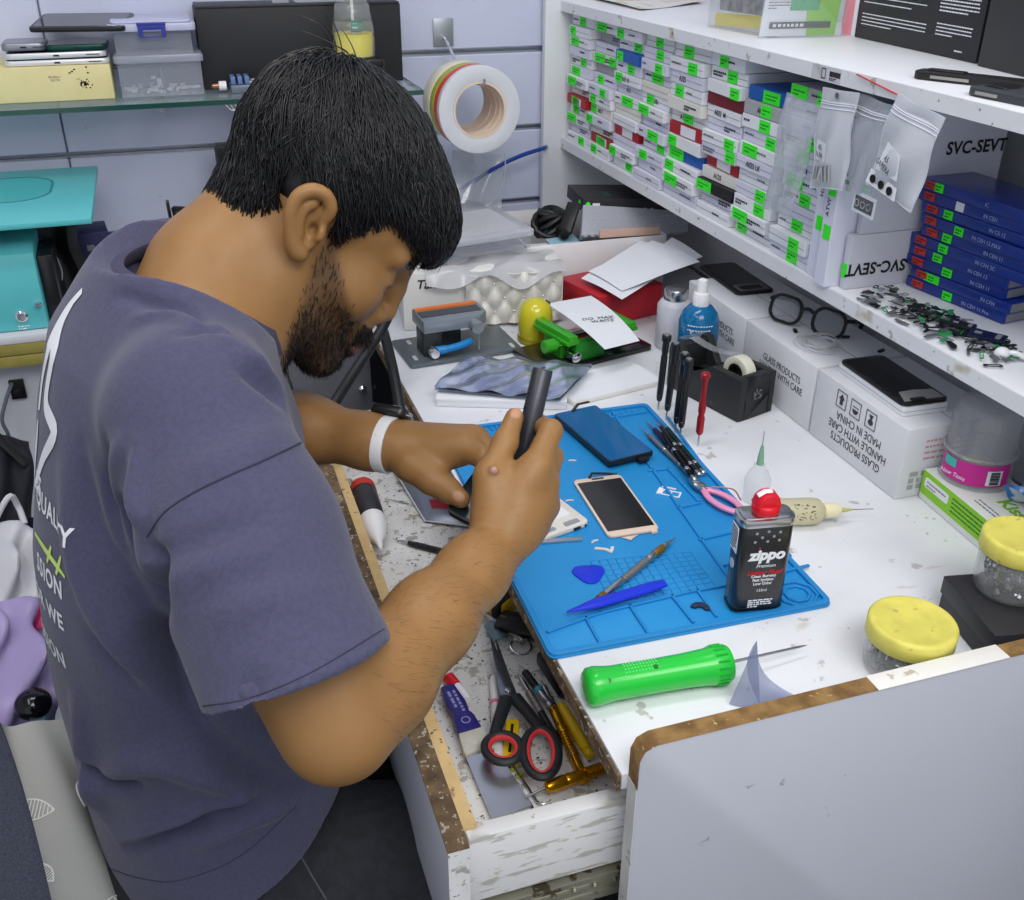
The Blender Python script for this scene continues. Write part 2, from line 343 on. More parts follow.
mb = MB(); mb.box(U((.966, (.57+SY1)/2, (DZ+LZ-.02)/2+.002)), (.016, SY1-.57, LZ-.02-DZ-.005)); mb.build('apron_panel', mat('painted_wall', (205, 207, 214), .6), unit)
# barcode tape stuck on the upper shelf's front edge
mb = MB(); y_ = lambda px, py: PX(px, py, .774).y
def yedge(px, z, X=SX):
    lo, hi = .3, 2.6
    for _ in range(40):
        m = (lo+hi)/2
        if proj((X, m, z))[0] > px: lo = m
        else: hi = m
    return (lo+hi)/2
Mb = frame_m(U((.7742, yedge(826, 1.212, .774), 1.2125)), (0, -1, 0), (0, 0, 1))
mb.box((0, 0, 0), (.062, .017, .0003), 0, Mb)
o = mb.build('barcode_tape', film('clear_tape', (235, 236, 240), .5), unit)
mb = MB()
rg = random.Random(3); x = .008
for k in range(16): w = rg.uniform(.0005, .0012); mb.box((x, .001, .0004), (w, .006, .0003), 0, Mb); x += w+.0006
mb.ring([(-.005+a*.0045, b*.006) for a, b in ((-1, -1), (1, -1), (1, 1), (-1, 1))], [(-.005+a*.0036, b*.0048) for a, b in ((-1, -1), (1, -1), (1, 1), (-1, 1))], .0002, .0005, 0, Mb)
dashes(mb, .008, .022, -.004, 2, .0018, .0009, 4, .0005, 0, Mb, .003)
mb.build('printed_mark', INK, unit)

# ------------------------------------------------------------------ the stacks of slim screen boxes
ORD = ['topmost', 'second from top', 'third from top', 'fourth from top', 'fifth from top', 'sixth from top', 'seventh from top', 'eighth from top', 'ninth from top', 'tenth from top', '11th from top', '12th from top', '13th from top']
STK = ['first', 'second', 'third', 'fourth', 'fifth', 'sixth', 'seventh', 'eighth']
BC = {'w': WHITE, 'v': mat('lilac_white_card', (222, 222, 238), .6), 'c': mat('cream_card', (232, 230, 222), .6), 'r': mat('red_card', (176, 28, 40), .5), 'd': mat('dark_red_card', (120, 20, 34), .5), 'b': mat('blue_card', (20, 92, 180), .5), 'k': mat('black_card', (24, 24, 26), .5), 'g': mat('grey_card', (170, 172, 176), .6)}
CN = {'w': 'white', 'v': 'white', 'c': 'off-white', 'r': 'red', 'd': 'dark red', 'b': 'blue', 'k': 'black', 'g': 'grey'}
# per stack from top: colour, then sticker spots (fraction along the face * 10, width class), optional text
stacks = [
 (563, 583, ['w5', 'w2', 'w3L', 'v', 'w6', 'v3L', 'w3L', 'w', 'r5L', 'w3', 'w2L', 'v', 'w7'], {}),
 (583, 606, ['w3L', 'g', 'v', 'c3L8', 'g', 'v3', 'v7', 'w2', 'c1', 'v1', 'c', 'r5L', 'w3'], {8: 'A02 7'}),
 (606, 631, ['w2', 'w7', 'b2', 'v6', 'w2', 'v', 'w5L', 'c', 'w', 'r', 'v', 'w1', 'w7'], {4: 'A32 10', 5: 'A12'}),
 (631, 658, ['w5', 'v6', 'v7', 'v5L', 'c', 'w3', 'w2L', 'v', 'v6L', 'w7', 'v3', 'v', 'v'], {5: '   A30s'}),
 (658, 691, ['w4', 'w7', 'v', 'w3', 'c', 'w5', 'r', 'w1', 'b2L', 'w1', 'w3L', 'v'], {0: 'A5        ', 2: 'A32S     ', 5: 'A115       '}),
 (691, 725, ['w4', 'w6', 'w9', 'd', 'w', 'v', 'w8', 'v9', 'r', 'c', 'k2L', 'v', 'w'], {4: 'A032  M    ', 9: 'A125'}),
 (725, 762, ['b6L', 'g6', 'w6', 'v8', 'w3L', 'v', 'w', 'v7', 'w7', 'w3L', 'w2'], {5: 'A02S LK', 1: 'A04'}),
 (763, 803, ['g2L8', 'v', 'v', 'w7', 'w5', 'v', 'v3L', 'w6', 'v', 'w5', 'w7', 'v6'], {5: 'LP  M'}),
]
boxmeshes = {}
nbox = 0
for si, (xa, xb, cols, txt) in enumerate(stacks):
    n = len(cols); full = UB-LZ-.004
    if si == 6: full -= .030
    if si == 7: full -= .012
    h = full/n
    ya, yb_ = yedge(xa, LZ), yedge(xb, LZ); wid = ya-yb_-.004
    yc = (ya+yb_)/2
    rg = random.Random(40+si)
    z = LZ+.0003
    for k in range(n-1, -1, -1):
        code = cols[k]; ck = code[0]; hh = h*.985; dep = .150
        # the boxes stand out or back a little and sit a little crooked
        dx = rg.uniform(-.004, .011)+(.010 if code == 'g' and si < 3 else 0); ry = rg.uniform(-2.2, 2.2); w2 = wid*rg.uniform(.955, .99)
        M = T3((SX+.006+dx, yc+rg.uniform(-.0015, .0015), z))@RZ(-90+ry)
        stick = [(int(code[j])/10, j+1 < len(code) and code[j+1] == 'L') for j in range(1, len(code)) if code[j].isdigit()]
        lab = '%s slim box%s, %s of %s stack from the end board' % (CN[ck], (' with green sticker' if stick else ''), ORD[k] if k < n-1 else 'bottom', STK[si])
        t = thing('screen_box', lab, 'box', M, 'slim screen boxes stacked on the lower shelf')
        mb = MB(); mb.box((0, dep/2, hh/2), (w2, dep, hh-.0006)); mb.build('carton', BC[ck], t, bevel=.0006, seg=1)
        mb = MB(); mb.box((0, -.0002, hh/2), (w2*.985, .0006, hh*.05)); 
        if ck in 'wvc' and rg.random() < .7: mb.build('flap_seam', BC['g'], t)
        for (fx, lg) in stick:
            mb = MB(); sw = w2*(.42 if lg else .27); cx = min(max((fx-.5)*w2, -w2/2+sw/2), w2/2-sw/2)
            mb.box((cx, -.0006, hh*rg.uniform(.44, .56)), (sw, .0006, hh*.86)); s_ = mb.build('sticker', GREEN, t)
            mb = MB(); dashes(mb, cx-sw*.36, cx+sw*.36, hh*.58, 2, .0045, .0018, nbox+7, .0004, 0, T3((0, -.0007, 0))@RX(90), .003); mb.build('printed_mark', mat('dark_green_ink', (16, 110, 30), .7), s_)
        if ck == 'r':
            mb = MB(); mb.box((w2*.06, -.0006, hh*.5), (w2*.42, .0006, hh*.8)); mb.build('label', WHITE, t)
        if k in txt:
            text('printed_mark', txt[k], hh*.58, t, T3((-w2*.04, -.0006, hh*.46))@RX(90), INK, bold=.0001)
        elif ck in 'wvcg' and rg.random() < .8:
            free = -.28 if (stick and stick[0][0] >= .5) else .18
            mb = MB(); dashes(mb, w2*free-w2*.16, w2*free+w2*.2, hh*.56, rg.choice((1, 1, 2)), .0042, .0027, nbox, .0004, 0, T3((0, -.0005, 0))@RX(90), .005); mb.build('printed_mark', rg.choice((INK, GINK, GINK)), t)
        z += h; nbox += 1
# ------------------------------------------------------------------ tall boxes standing on edge + big cartons
def upright(px0, px1, ht, label, txt, dep=.155, dx=0., lean=0):
    ya, yb_ = yedge(px0, LZ), yedge(px1, LZ); w = ya-yb_-.0015
    t = thing('screen_box', label, 'box', T3((SX+.004+dx, (ya+yb_)/2, LZ+.0003))@RZ(-90)@RY(lean))
    mb = MB(); mb.box((0, dep/2, ht/2), (w, dep, ht)); mb.build('carton', BC['v'], t, bevel=.0008, seg=1)
    for (zz, s) in ((ht*.62, .016), (ht*.34, .012)):
        mb = MB(); mb.box((w*.05, -.0006, zz), (w*.62, .0006, s*1.5)); mb.build('sticker', GREEN, t)
    text('printed_mark', txt, .010, t, T3((-w*.12, -.0006, ht*.55))@RX(90)@RZ(90), INK)
    return t
upright(804, 817, .212, 'tall white box standing on edge beside the eighth stack of slim boxes', 'H2W', dx=-.002)
upright(818, 829, .205, 'tall white box standing on edge against the two big cartons', 'ATW SAW', dx=-.012)
cart = mat('big_carton_grey_white', (206, 207, 218), .6)
CY1, CY0 = yedge(830, LZ)-.0015, 1.046
def bigbox(z0, ht, x0, x1, dy, label, px, flip):
    t = thing('carton', label, 'box', (x0, CY0+dy, z0))
    mb = MB(); mb.box(((x1-x0)/2, (CY1-CY0-dy)/2, ht/2), (x1-x0, CY1-CY0-dy, ht)); mb.build('carton_body', cart, t, bevel=.001)
    p = PY(*px, CY0+dy-.0006); text('printed_mark', 'SVC-SEVT', .0215, t, T3(p-t.location)@RX(90)@(RZ(180) if flip else Matrix()), INK, bold=.0006, sx=.95, spacing=1.05)
    mb = MB(); mb.box((-.0004, (CY1-CY0-dy)*.5, ht*.35), (.0006, .010, .018)); mb.build('sticker', GREEN, t)
    return t
bigbox(LZ+.0003, .0700, .794, .955, 0, 'pale carton on the lower shelf with upside-down lettering, under its twin', (876, 267), True)
bigbox(LZ+.0706, .150, .806, 1.000, .002, 'tall pale carton stacked on top of the carton with upside-down lettering', (977, 147), False)
# ------------------------------------------------------------------ stack of dark blue screen boxes
bluem = mat('navy_blue_box', (20, 52, 144), .3, noise=(3, .4, .7), col2=(16, 42, 122), coat=.3)
ORB = ['topmost', 'second from the top', 'third from the top', 'fourth from the top', 'fifth from the top', 'fifth from the bottom', 'fourth from the bottom', 'third from the bottom', 'second from the bottom', 'bottom']
redlab = mat('red_label', (206, 60, 48), .5); whiteink = mat('white_ink', (232, 234, 240), .6); BLUEINK = mat('pale_blue_ink', (160, 176, 214), .6)
labpx = [(954, 178), (945, 193), (950, 207), (945, 219), (945, 231), (937, 238), (924, 251), (921, 260), (927, 274), (919, 284)]
spx = {0: 967, 2: 976, 3: 991, 4: 969, 5: 973, 6: 952, 7: 967, 8: 943, 9: 966}
nB = 10; a0, b0 = W(906, 286, LZ), W(1003, 326, LZ); LB = (b0-a0).length; xd0 = (b0-a0).normalized(); yd0 = Vector((0, 0, 1)).cross(xd0)
zs_ = [0]
for k in range(nB-1): zs_.append(zs_[-1]+(.0137 if k != 3 else .0150))
for k in range(nB-1, -1, -1):
    lev = nB-1-k; hb = .0133
    z0 = LZ+.0004+lev*(hb+.0005); rz = [-5, -3.5, -3.5, -5.0, -3, -2.5, -1.0, .5, -.5, 0][k]
    # where the red label sits along the face says how far each box is pushed along the stack
    zl = z0+hb/2; pl_ = W(*labpx[k], zl); along = (pl_-a0).dot(xd0)-.019; along = min(max(along, -.010), .045)
    t = thing('blue_screen_box', 'dark blue glossy box with red label, %s in the blue stack' % ORB[k], 'box', frame_m(Vector((a0.x, a0.y, z0))+xd0*along+yd0*.002, xd0, yd0)@RZ(rz), 'dark blue boxes stacked at the right end of the lower shelf')
    dep = .080; Lb_ = LB*(1.0 if k > 5 else 1.22)
    mb = MB(); mb.box((Lb_/2, dep/2, hb/2), (Lb_, dep, hb)); mb.build('carton', bluem, t, bevel=.0010)
    mb = MB(); mb.box((Lb_+.0003, dep/2, hb/2), (.0008, dep*.9, hb*.75)); mb.build('end_flap', mat('silver_box_end', (150, 152, 156), .35, .5), t)
    mb = MB(); mb.tube([(-.0005, .006, hb*.5), (-.005, .009, hb*.55), (-.0055, .022, hb*.5), (-.0005, .026, hb*.5)], .0018, 6); mb.build('end_tab', film('clear_end_tab', (210, 215, 225), .4), t)
    mb = MB(); mb.box((.019, -.0006, hb*.55), (.018, .0006, hb*.66)); l_ = mb.build('label', redlab, t)
    mb = MB(); dashes(mb, .0118, .0265, hb*.66, 2, .0034, .0018, k, .0004, 0, T3((0, -.0009, 0))@RX(90), .003); mb.build('printed_mark', mat('dark_red_ink', (90, 20, 22), .6), l_)
    if k in spx:
        sx_ = .019+(spx[k]-labpx[k][0])*.00105
        mb = MB(); mb.box((sx_, -.0006, hb*.52), (.015 if k != 8 else .024, .0006, hb*.78)); s_ = mb.build('sticker', GREEN, t)
        mb = MB(); dashes(mb, sx_-.005, sx_+.005, hb*.62, 2, .0036, .0015, k+50, .0004, 0, T3((0, -.0009, 0))@RX(90), .003); mb.build('printed_mark', mat('dark_green_ink', (16, 110, 30), .7), s_)
    if k == 1: mb = MB(); mb.box((.070, -.0006, hb*.52), (.013, .0006, hb*.8)); mb.build('sticker', WHITE, t)
    text('printed_mark', ['IC', 'IN CEH', 'IN C5 12', 'IN CEH 12 MAX', 'IN CEH 11', 'IN CFH 2C', 'IN CEH 12', 'IN CEH 11', 'IN CFH', 'IN CEH 11 Pro'][k], .0066, t, T3((.112+.006*(k % 3), -.0006, hb*.45))@RX(90), BLUEINK)
# ------------------------------------------------------------------ loose stuff on the lower shelf
mb = MB(); rg = random.Random(5)
for k in range(330):
    px = rg.uniform(858, 1015); p = W(px, 288+(px-858)*.40+rg.gauss(0, 12), LZ)
    if p.x < SX+.006 or p.x > a0.x-.022 or p.y > CY0-.015: continue
    M = T3((p.x, p.y, LZ+.0012+rg.random()*.007))@RZ(rg.uniform(0, 360))@RX(rg.uniform(-16, 16))
    s1, s2 = rg.uniform(.005, .022), rg.uniform(.003, .009); mi = rg.choice((0, 0, 0, 0, 1, 2, 3, 1))
    if rg.random() < .4: mb.ring(rrect(s1, s2, s2*.3, 2), rrect(s1*.7, s2*.55, s2*.2, 2), -.0004, .0004, mi, M)
    else: mb.prism([(-s1/2, -s2/2), (s1/2, -s2/2), (s1/2, s2*.2), (s1*.1, s2/2), (-s1/2, s2*.1)], -.0003, .0005, mi, M)
o = mb.build('flex_cable_scraps', [mat('scrap_black', (30, 31, 34), .4), mat('scrap_grey', (96, 98, 102), .5), mat('scrap_silver', (170, 172, 176), .35, .5), mat('scrap_green', (40, 150, 84), .5)])
tag(o, 'heap of small grey and black flex cable scraps in front of the blue boxes', 'scraps', kind='stuff')
p = W(1012, 362, LZ)
t = thing('earbud', 'white wireless earbud lying at the right end of the lower shelf', 'earbud', T3(W(1002, 353, LZ+.0074))@RZ(-40))
mb = MB(); mb.ball((0, 0, 0), (.0085, .007, .007), 14); mb.build('bud', mat('glossy_white', (240, 241, 244), .2), t)
mb = MB(); mb.tube(spline([(.004, 0, .001), (.014, 0, .002), (.024, 0, -.002), (.034, 0, -.004)], 5), .0028, 10); mb.build('stem', mat('glossy_white', (240, 241, 244), .2), t)
mb = MB(); mb.lathe([(.0032, 0), (.0032, .0006)], 12, 0, axis_m((-.0066, .002, .003), (-1, .3, .4))); mb.build('speaker_grille', BLACK, t)
for (px, py, s, lab, m_) in ((962, 326, .030, 'small black phone module lying in the scraps before the blue boxes', 'scrap_black'), (987, 337, .040, 'dark blue phone screen piece lying before the bottom blue box', 'scrap_navy')):
    t = thing('phone_module', lab, 'phone part', T3(W(px, py, LZ+.0085))@RZ(-58)@RX(4))
    mb = MB(); mb.prism(rrect(s, s*.5, .003), 0, .003); mb.build('module_body', mat(m_, (26, 30, 58), .2), t, bevel=.0005)
    mb = MB(); mb.prism(rrect(s*.2, s*.14, .001, cx=-s*.25), .003, .0036); mb.prism(rrect(s*.14, s*.3, .001, cx=s*.3), .003, .0036); mb.build('connector', mat('scrap_silver', (170, 172, 176), .35, .5), t)
# ------------------------------------------------------------------ hanging bags on the upper shelf edge
bagm = film('bag_film', (240, 242, 248), .52, .22, .18); bagclear = film('bag_film_clear', (226, 230, 238), .22, .3, .1)
def hang_bag(label, tl, tr, br, bl, X, name='zip_bag', m=bagm, bulge=.008, zip_=True, seed=0, group=None):
    A, B, C_, D = PX(*tl, X), PX(*tr, X), PX(*br, X), PX(*bl, X)
    t = thing(name, label, 'bag', A)
    rg = random.Random(seed); ph = rg.uniform(0, 6)
    def surf(sgn):
        def fn(u, v):
            P = (A*(1-u)+B*u)*(1-v)+(D*(1-u)+C_*u)*v-A
            prof = abs(math.sin(math.pi*u))**.6*abs(math.sin(math.pi*min(1, max(0, (v-.12)/.88))))**.6 if v > .12 else 0
            P.x += -sgn*bulge*prof*(.8+.3*math.sin(9*u+ph+5*v))+.0022*math.sin(7*u+9*v+ph)-.012*v+(.0005 if sgn > 0 else -.0005)
            return P
        return fn
    mb = MB(); mb.sheet(surf(1), 16, 22, .0002); mb.sheet(surf(-.6), 16, 22, .0002); mb.build('film', m, t, ang=80)
    if zip_:
        mb = MB()
        for v in (.13, .15, .19):
            mb.tube([surf(1)(u/10, v)+Vector((-.0006, 0, 0)) for u in range(11)], .0007, 6)
        mb.build('zip_strip', mat('zip_white', (222, 225, 234), .35), t)
    return t, (lambda u, v: surf(1)(u, v)+Vector((-.0032, 0, 0)))
XB = .772
t, S = hang_bag('zip bag with a white tag and a small metal part, hanging left of the others', (822, 87), (858, 93), (852, 190), (818, 187), XB-.004, seed=1)
mb = MB(); mb.add([S(.15, .50), S(.55, .53), S(.56, .72), S(.14, .70)], [(0, 1, 2, 3)]); mb.build('tag_card', PAPER, t)
text('printed_mark', 'A5\n16.04', .009, t, frame_m(S(.34, .61)+Vector((-.0009, 0, 0)), S(.55, .53)-S(.15, .5), S(.15, .5)-S(.15, .7)), INK)
mb = MB()
for k in range(3): mb.tube([S(.28+.08*k, .90)+Vector((-.002*k, 0, 0)), S(.33+.08*k, .76), S(.50+.07*k, .74), S(.46+.07*k, .92)], .0018, 6)
mb.build('metal_part', mat('scrap_silver', (170, 172, 176), .35, .5), t)
mb = MB(); mb.lathe([(.0035, 0), (.0035, .0008)], 14, 0, axis_m(S(.55, .05), (-1, 0, 0))); mb.build('punch_hole', mat('scrap_grey', (96, 98, 102), .5), t)
t, S = hang_bag('clear zip bag with handwriting hanging in the middle, a camera ring card at its bottom', (857, 92), (892, 105), (884, 196), (852, 190), XB+.006, m=bagclear, seed=2)
text('printed_mark', 'Camera 8', .012, t, frame_m(S(.12, .70)+Vector((-.001, 0, 0)), S(.12, .92)-S(.06, .45), S(.7, .5)-S(.1, .5)), mat('green_pen', (40, 70, 50), .7), shear=.3)
mb = MB(); mb.tube([Vector((-.001, 0, .004))+(PX(857, 78, XB)-PX(857, 92, XB+.006))*1.0, PX(900, 96, XB)-PX(857, 92, XB+.006)], .0009, 6); mb.build('zip_strip', mat('red_zip', (196, 50, 60), .5), t)
A0 = PX(857, 92, XB+.006)
cM = frame_m(PX(864, 205, XB-.006)-A0, PX(880, 212, XB-.006)-PX(848, 196, XB-.006), (0, 0, 1))
mb = MB(); mb.box((0, 0, 0), (.042, .024, .0006), 0, cM); cc = mb.build('card', PAPER, t)
mb = MB(); mb.box((0, 0, .0008), (.034, .016, .0005), 0, cM); mb.build('foam_pad', mat('scrap_grey', (96, 98, 102), .5), cc)
mb = MB()
for k in (-1, 0, 1): mb.ring([(k*.011+x, y) for x, y in circ(.0046, 16)], [(k*.011+x, y) for x, y in circ(.003, 16)], .001, .0022, 0, cM)
mb.build('lens_ring', CHROME, cc)
t, S = hang_bag('zip bag with white card and three lens glasses hanging right of the others', (897, 92), (944, 118), (922, 212), (876, 183), XB-.012, seed=3, bulge=.010)
mb = MB(); mb.add([S(.22, .46), S(.62, .50), S(.62, .78), S(.2, .76)], [(0, 1, 2, 3)]); mb.build('tag_card', PAPER, t)
text('printed_mark', 'A5\nCAMERA', .0085, t, frame_m(S(.41, .63)+Vector((-.001, 0, 0)), S(.62, .5)-S(.22, .46), S(.2, .4)-S(.2, .76)), INK)
q = [S(.06, .80), S(.66, .84), S(.66, .99), S(.05, .95)]
mb = MB(); mb.add([p+Vector((-.0015, 0, 0)) for p in q], [(0, 1, 2, 3)]); cc = mb.build('card', PAPER, t)
mb = MB()
for k in range(3):
    c_ = q[0].lerp(q[1], .2+.3*k).lerp(q[3].lerp(q[2], .2+.3*k), .5)+Vector((-.0022, 0, 0))
    mb.lathe([(.0048, 0), (.0048, .001), (.003, .0012), (.003, .0006)], 16, 0, axis_m(c_, (-1, 0, 0)))
mb.build('lens_glass', mat('lens_dark', (54, 50, 48), .2, .5), cc)
t, S = hang_bag('crumpled clear plastic bag hanging left of the zip bags over the slim boxes', (786, 92), (822, 108), (800, 214), (772, 208), XB-.006, 'plastic_bag', bagclear, .012, False, 7)
# ================================================================== ON THE UPPER SHELF
def W_(x, y): return W(x, y, UZ)
# clear hinged case with yellow card
a, b = W_(707, 27), W_(768, 38); M = frame_m((a+b)/2, b-a, Vector((0, 0, 1)).cross(b-a)); L = (b-a).length
t = thing('clear_case', 'small clear plastic case with a yellow card, at the front of the upper shelf', 'case', M)
mb = MB(); hh = .075
for y in (0, .016): mb.box((0, .001+y, hh/2+.0003), (L, .0014, hh))
mb.box((0, .009, .0012), (L, .016, .0014)); mb.box((-L/2+.0007, .009, hh/2+.0003), (.0014, .0145, hh)); mb.box((L/2-.0007, .009, hh/2+.0003), (.0014, .0145, hh)); mb.build('case_shell', CLEAR, t, bevel=.0004)
mb = MB(); mb.sheet(lambda u, v: (-L*.45+L*.9*u, .009+.004*math.sin(3*u), .003+.018*v+.006*u), 8, 2, .0006); mb.build('insert_card', mat('yellow_card', (230, 214, 30), .6), t)
mb = MB(); mb.sheet(lambda u, v: (-L*.42+L*.84*u, .012-.002*math.sin(3*u), .026+.045*v), 6, 2, .0006); mb.build('insert_card', mat('grey_print', (150, 152, 150), .5, noise=(60, .4, .6), col2=(90, 92, 92)), t)
# blister pack with green card
a, b = W_(758, 39), W_(842, 37); M = frame_m((a+b)/2, b-a, Vector((0, 0, 1)).cross(b-a))@RX(8); L = (b-a).length
t = thing('blister_pack', 'clear blister pack with white and lime green card on the upper shelf', 'package', M)
mb = MB(); mb.sheet(lambda u, v: (-L/2+L*u, .002-.010*abs(math.sin(math.pi*u))**.3*abs(math.sin(math.pi*v))**.3, .0006+.11*v), 14, 12, .0005); mb.build('blister', CLEAR, t, ang=60)
mb = MB(); mb.box((-L*.12, .006, .056), (L*.70, .001, .108)); cardm = mb.build('card', PAPER, t)
mb = MB(); mb.prism([(L*.08, .002), (L*.42, .002), (L*.42, .108), (L*.18, .108), (L*.02, .05)], -.0008, 0, 0, T3((0, .0045, 0))@RX(90)@RY(0)); mb.build('printed_panel', mat('lime_green_print', (140, 205, 40), .5), t)
mb = MB(); mb.box((.0, .0040, .052), (L*.34, .0004, .030)); mb.build('printed_panel', mat('teal_green_print', (70, 170, 110), .5), t)
mb = MB(); mb.box((-L*.02, .0038, .017), (L*.72, .0004, .009)); bar = mb.build('printed_panel', INK, t)
mb = MB(); dashes(mb, -L*.34, L*.30, .017, 1, .003, .004, 12, .0003, 0, T3((0, .0035, 0))@RX(90), .006); mb.build('printed_mark', whiteink, bar)
mb = MB(); dashes(mb, -L*.42, -L*.18, .060, 6, .004, .0016, 14, .0003, 0, T3((0, .0052, 0))@RX(90), .006); mb.build('printed_mark', GINK, t)
# pink sided small box
a, b = W_(840, 35), W_(856, 37); M = frame_m((a+b)/2, b-a, Vector((0, 0, 1)).cross(b-a)); L = (b-a).length
t = thing('pink_box', 'narrow white box with a pink side between blister pack and black box', 'box', M)
mb = MB(); mb.box((0, .04, .055), (L, .08, .11)); mb.build('carton', WHITE, t, bevel=.001)
mb = MB(); mb.box((-L*.15, -.0004, .055), (L*.62, .0006, .106)); mb.build('printed_panel', mat('pink_print', (240, 150, 165), .5), t)
# big black boxes
def blackbox(p0, p1, ht, dep, label, rows, seed):
    a, b = W_(*p0), W_(*p1); M = frame_m((a+b)/2, b-a, Vector((0, 0, 1)).cross(b-a)); L = (b-a).length
    t = thing('black_box', label, 'box', M)
    mb = MB(); mb.box((0, dep/2, ht/2+.0004), (L, dep, ht)); mb.build('carton', mat('black_card_box', (36, 36, 40), .5), t, bevel=.001)
    if rows:
        mb = MB(); FMx = T3((0, -.0003, 0))@RX(90)
        dashes(mb, -L*.45, L*.12, ht*.62, 3, .006, .0013, seed, .0003, 0, FMx, .005)
        dashes(mb, -L*.45, L*.08, ht*.40, 2, .007, .0013, seed+1, .0003, 0, FMx, .005); dashes(mb, -L*.45, L*.10, ht*.24, 4, .0045, .0013, seed+2, .0003, 0, FMx, .005)
        dashes(mb, L*.18, L*.46, ht*.50, 5, .0042, .0016, seed+3, .0003, 0, FMx, .006); dashes(mb, L*.18, L*.44, ht*.27, 4, .0042, .0013, seed+4, .0003, 0, FMx, .006)
        mb.box((L*.0, ht*.50, .0002), (L*.9, .0004, .0003), 0, FMx)
        dashes(mb, L*.34, L*.45, ht*.07, 1, .004, .0016, seed+5, .0003, 0, FMx, .006)
        mb.build('printed_mark', whiteink, t)
    return t
blackbox((854, 37), (975, 64), .14, .055, 'black box printed with small white text, standing on the upper shelf', 1, 20)
blackbox((977, 66), (1100, 96), .16, .05, 'plain black box beside the printed black box at the right end of upper shelf', 0, 30)
# phone cases
for (p0, p1, w_, z0, lab, col) in (((918, 77), (1050, 92), .030, 0, 'slim black phone case lying before the black boxes on the upper shelf', (28, 28, 30)), ((985, 93), (1060, 108), .05, 0, 'dark grey phone case lying at the chipped front edge of the upper shelf', (58, 60, 66))):
    a, b = W_(*p0), W_(*p1); M = frame_m(a, b-a, Vector((0, 0, 1)).cross(b-a)); L = (b-a).length
    t = thing('phone_case', lab, 'phone case', M)
    mb = MB(); mb.prism(rrect(L, w_, .010, 5, L/2, -.004), .0004, .009); mb.build('case_shell', mat('case_%d' % col[0], col, .45), t, bevel=.0015)
    mb = MB(); mb.prism(rrect(L*.3, w_*.5, .004, 4, L*.22, 0), .009, .0105); mb.build('camera_bump', SATIN, t, bevel=.0008)
    mb = MB(); mb.prism(rrect(L*.3, .003, .001, 2, L*.30, -w_/2-.004), .003, .006); mb.build('side_strip', mat('case_strip', (150, 148, 140), .4), t)
# papers lying far back on the upper shelf
for (pts, lab) in (([(585, -2), (690, -6), (702, 4), (640, 11)], 'white paper sheet lying on the upper shelf near the end board'),):
    P = [W_(*p)+Vector((0, 0, .001)) for p in pts]; c = sum(P, Vector())/4
    t = MB(); t.sheet(lambda u, v: (P[0]*(1-u)+P[1]*u)*(1-v)+(P[3]*(1-u)+P[2]*u)*v+Vector((0, 0, .002*math.sin(5*u+3*v)+.002)), 8, 6, .0003)
    tag(t.build('paper_sheet', mat('faint_print_paper', (220, 220, 222), .8, noise=(30, .5, .7), col2=(190, 170, 130)), ang=80), lab, 'paper')
# ================================================================== GLASS SHELF ON THE BACK WALL
GZ = 1.098; GY = 1.85
glassm = mat('glass_pane', (225, 240, 236), .03, trans=1., ior=1.45)
gedge = mat('glass_green_edge', (30, 74, 66), .15, spec=.7)
gs = thing('glass_shelf', 'long glass shelf with dark green edge on the back wall', 'shelf', (-.9, GY, GZ))
gx1 = PY(423, 90, GY).x
mb = MB(); mb.box((( gx1+.9)/2, (BACKY-.012-GY)/2, -.004), (gx1+.9, BACKY-.012-GY, .0076)); pane = mb.build('pane', film('shelf_glass', (200, 222, 218), .22, .35, .03), gs, bevel=.0005)
mb = MB(); mb.box(((gx1+.9)/2, -.0006, -.004), (gx1+.9, .001, .008)); mb.box((gx1+.9+.0006, (BACKY-.012-GY)/2, -.004), (.001, BACKY-.012-GY, .008)); mb.build('polished_edge', gedge, pane)
for x in (.12, .9, 1.22):
    mb = MB(); mb.bar((x, .01, -.0115), (x, BACKY-GY-.008, -.0115), .012, .006); mb.prism([(.0, 0), (.19, 0), (.19, -.05)], -.001, .001, 0, T3((x, .006, -.0145))@Matrix(((0, 0, 1, 0), (1, 0, 0, 0), (0, 1, 0, 0), (0, 0, 0, 1)))); mb.build('bracket', alu, gs)
GT = GZ+.0004
def front(p0, p1, Y, z0): # box front edge between two photo points at distance Y
    a, b = PY(*p0, Y), PY(*p1, Y); return T3(((a.x+b.x)/2, Y, z0)), b.x-a.x
# cream box
M, L = front((-45, 100), (115, 96), 1.912, GT)
t = thing('cream_box', 'cream cardboard box with a burnt black spot, at the left of the glass shelf', 'box', M)
mb = MB(); mb.box((0, .07, .0275), (L, .14, .055)); mb.build('carton', mat('cream_carton', (226, 214, 160), .6, noise=(12, .4, .8), col2=(214, 200, 140)), t, bevel=.002)
mb = MB(); rg = random.Random(2)
for k in range(46): a = rg.uniform(0, 6.28); r = abs(rg.gauss(0, .005)); mb.lathe([(.0012*rg.uniform(.5, 1.4), 0), (.0008, .0004)], 6, 0, axis_m((L*.5-.043+r*math.cos(a), -.0002, .026+r*math.sin(a)*.8), (0, -1, 0)))
for (x, z) in ((-.02, .046), (-.016, .049), (-.024, .044), (.004, .043), (.003, .052)): mb.box((L*.5-.04+x, -.0003, z), (.003, .0005, .002))
mb.build('burn_mark', INK, t)
text('printed_mark', '00-AA6.1\nAZ17A', .005, t, T3((L*.5-.088, -.0004, .036))@RX(90), GINK)
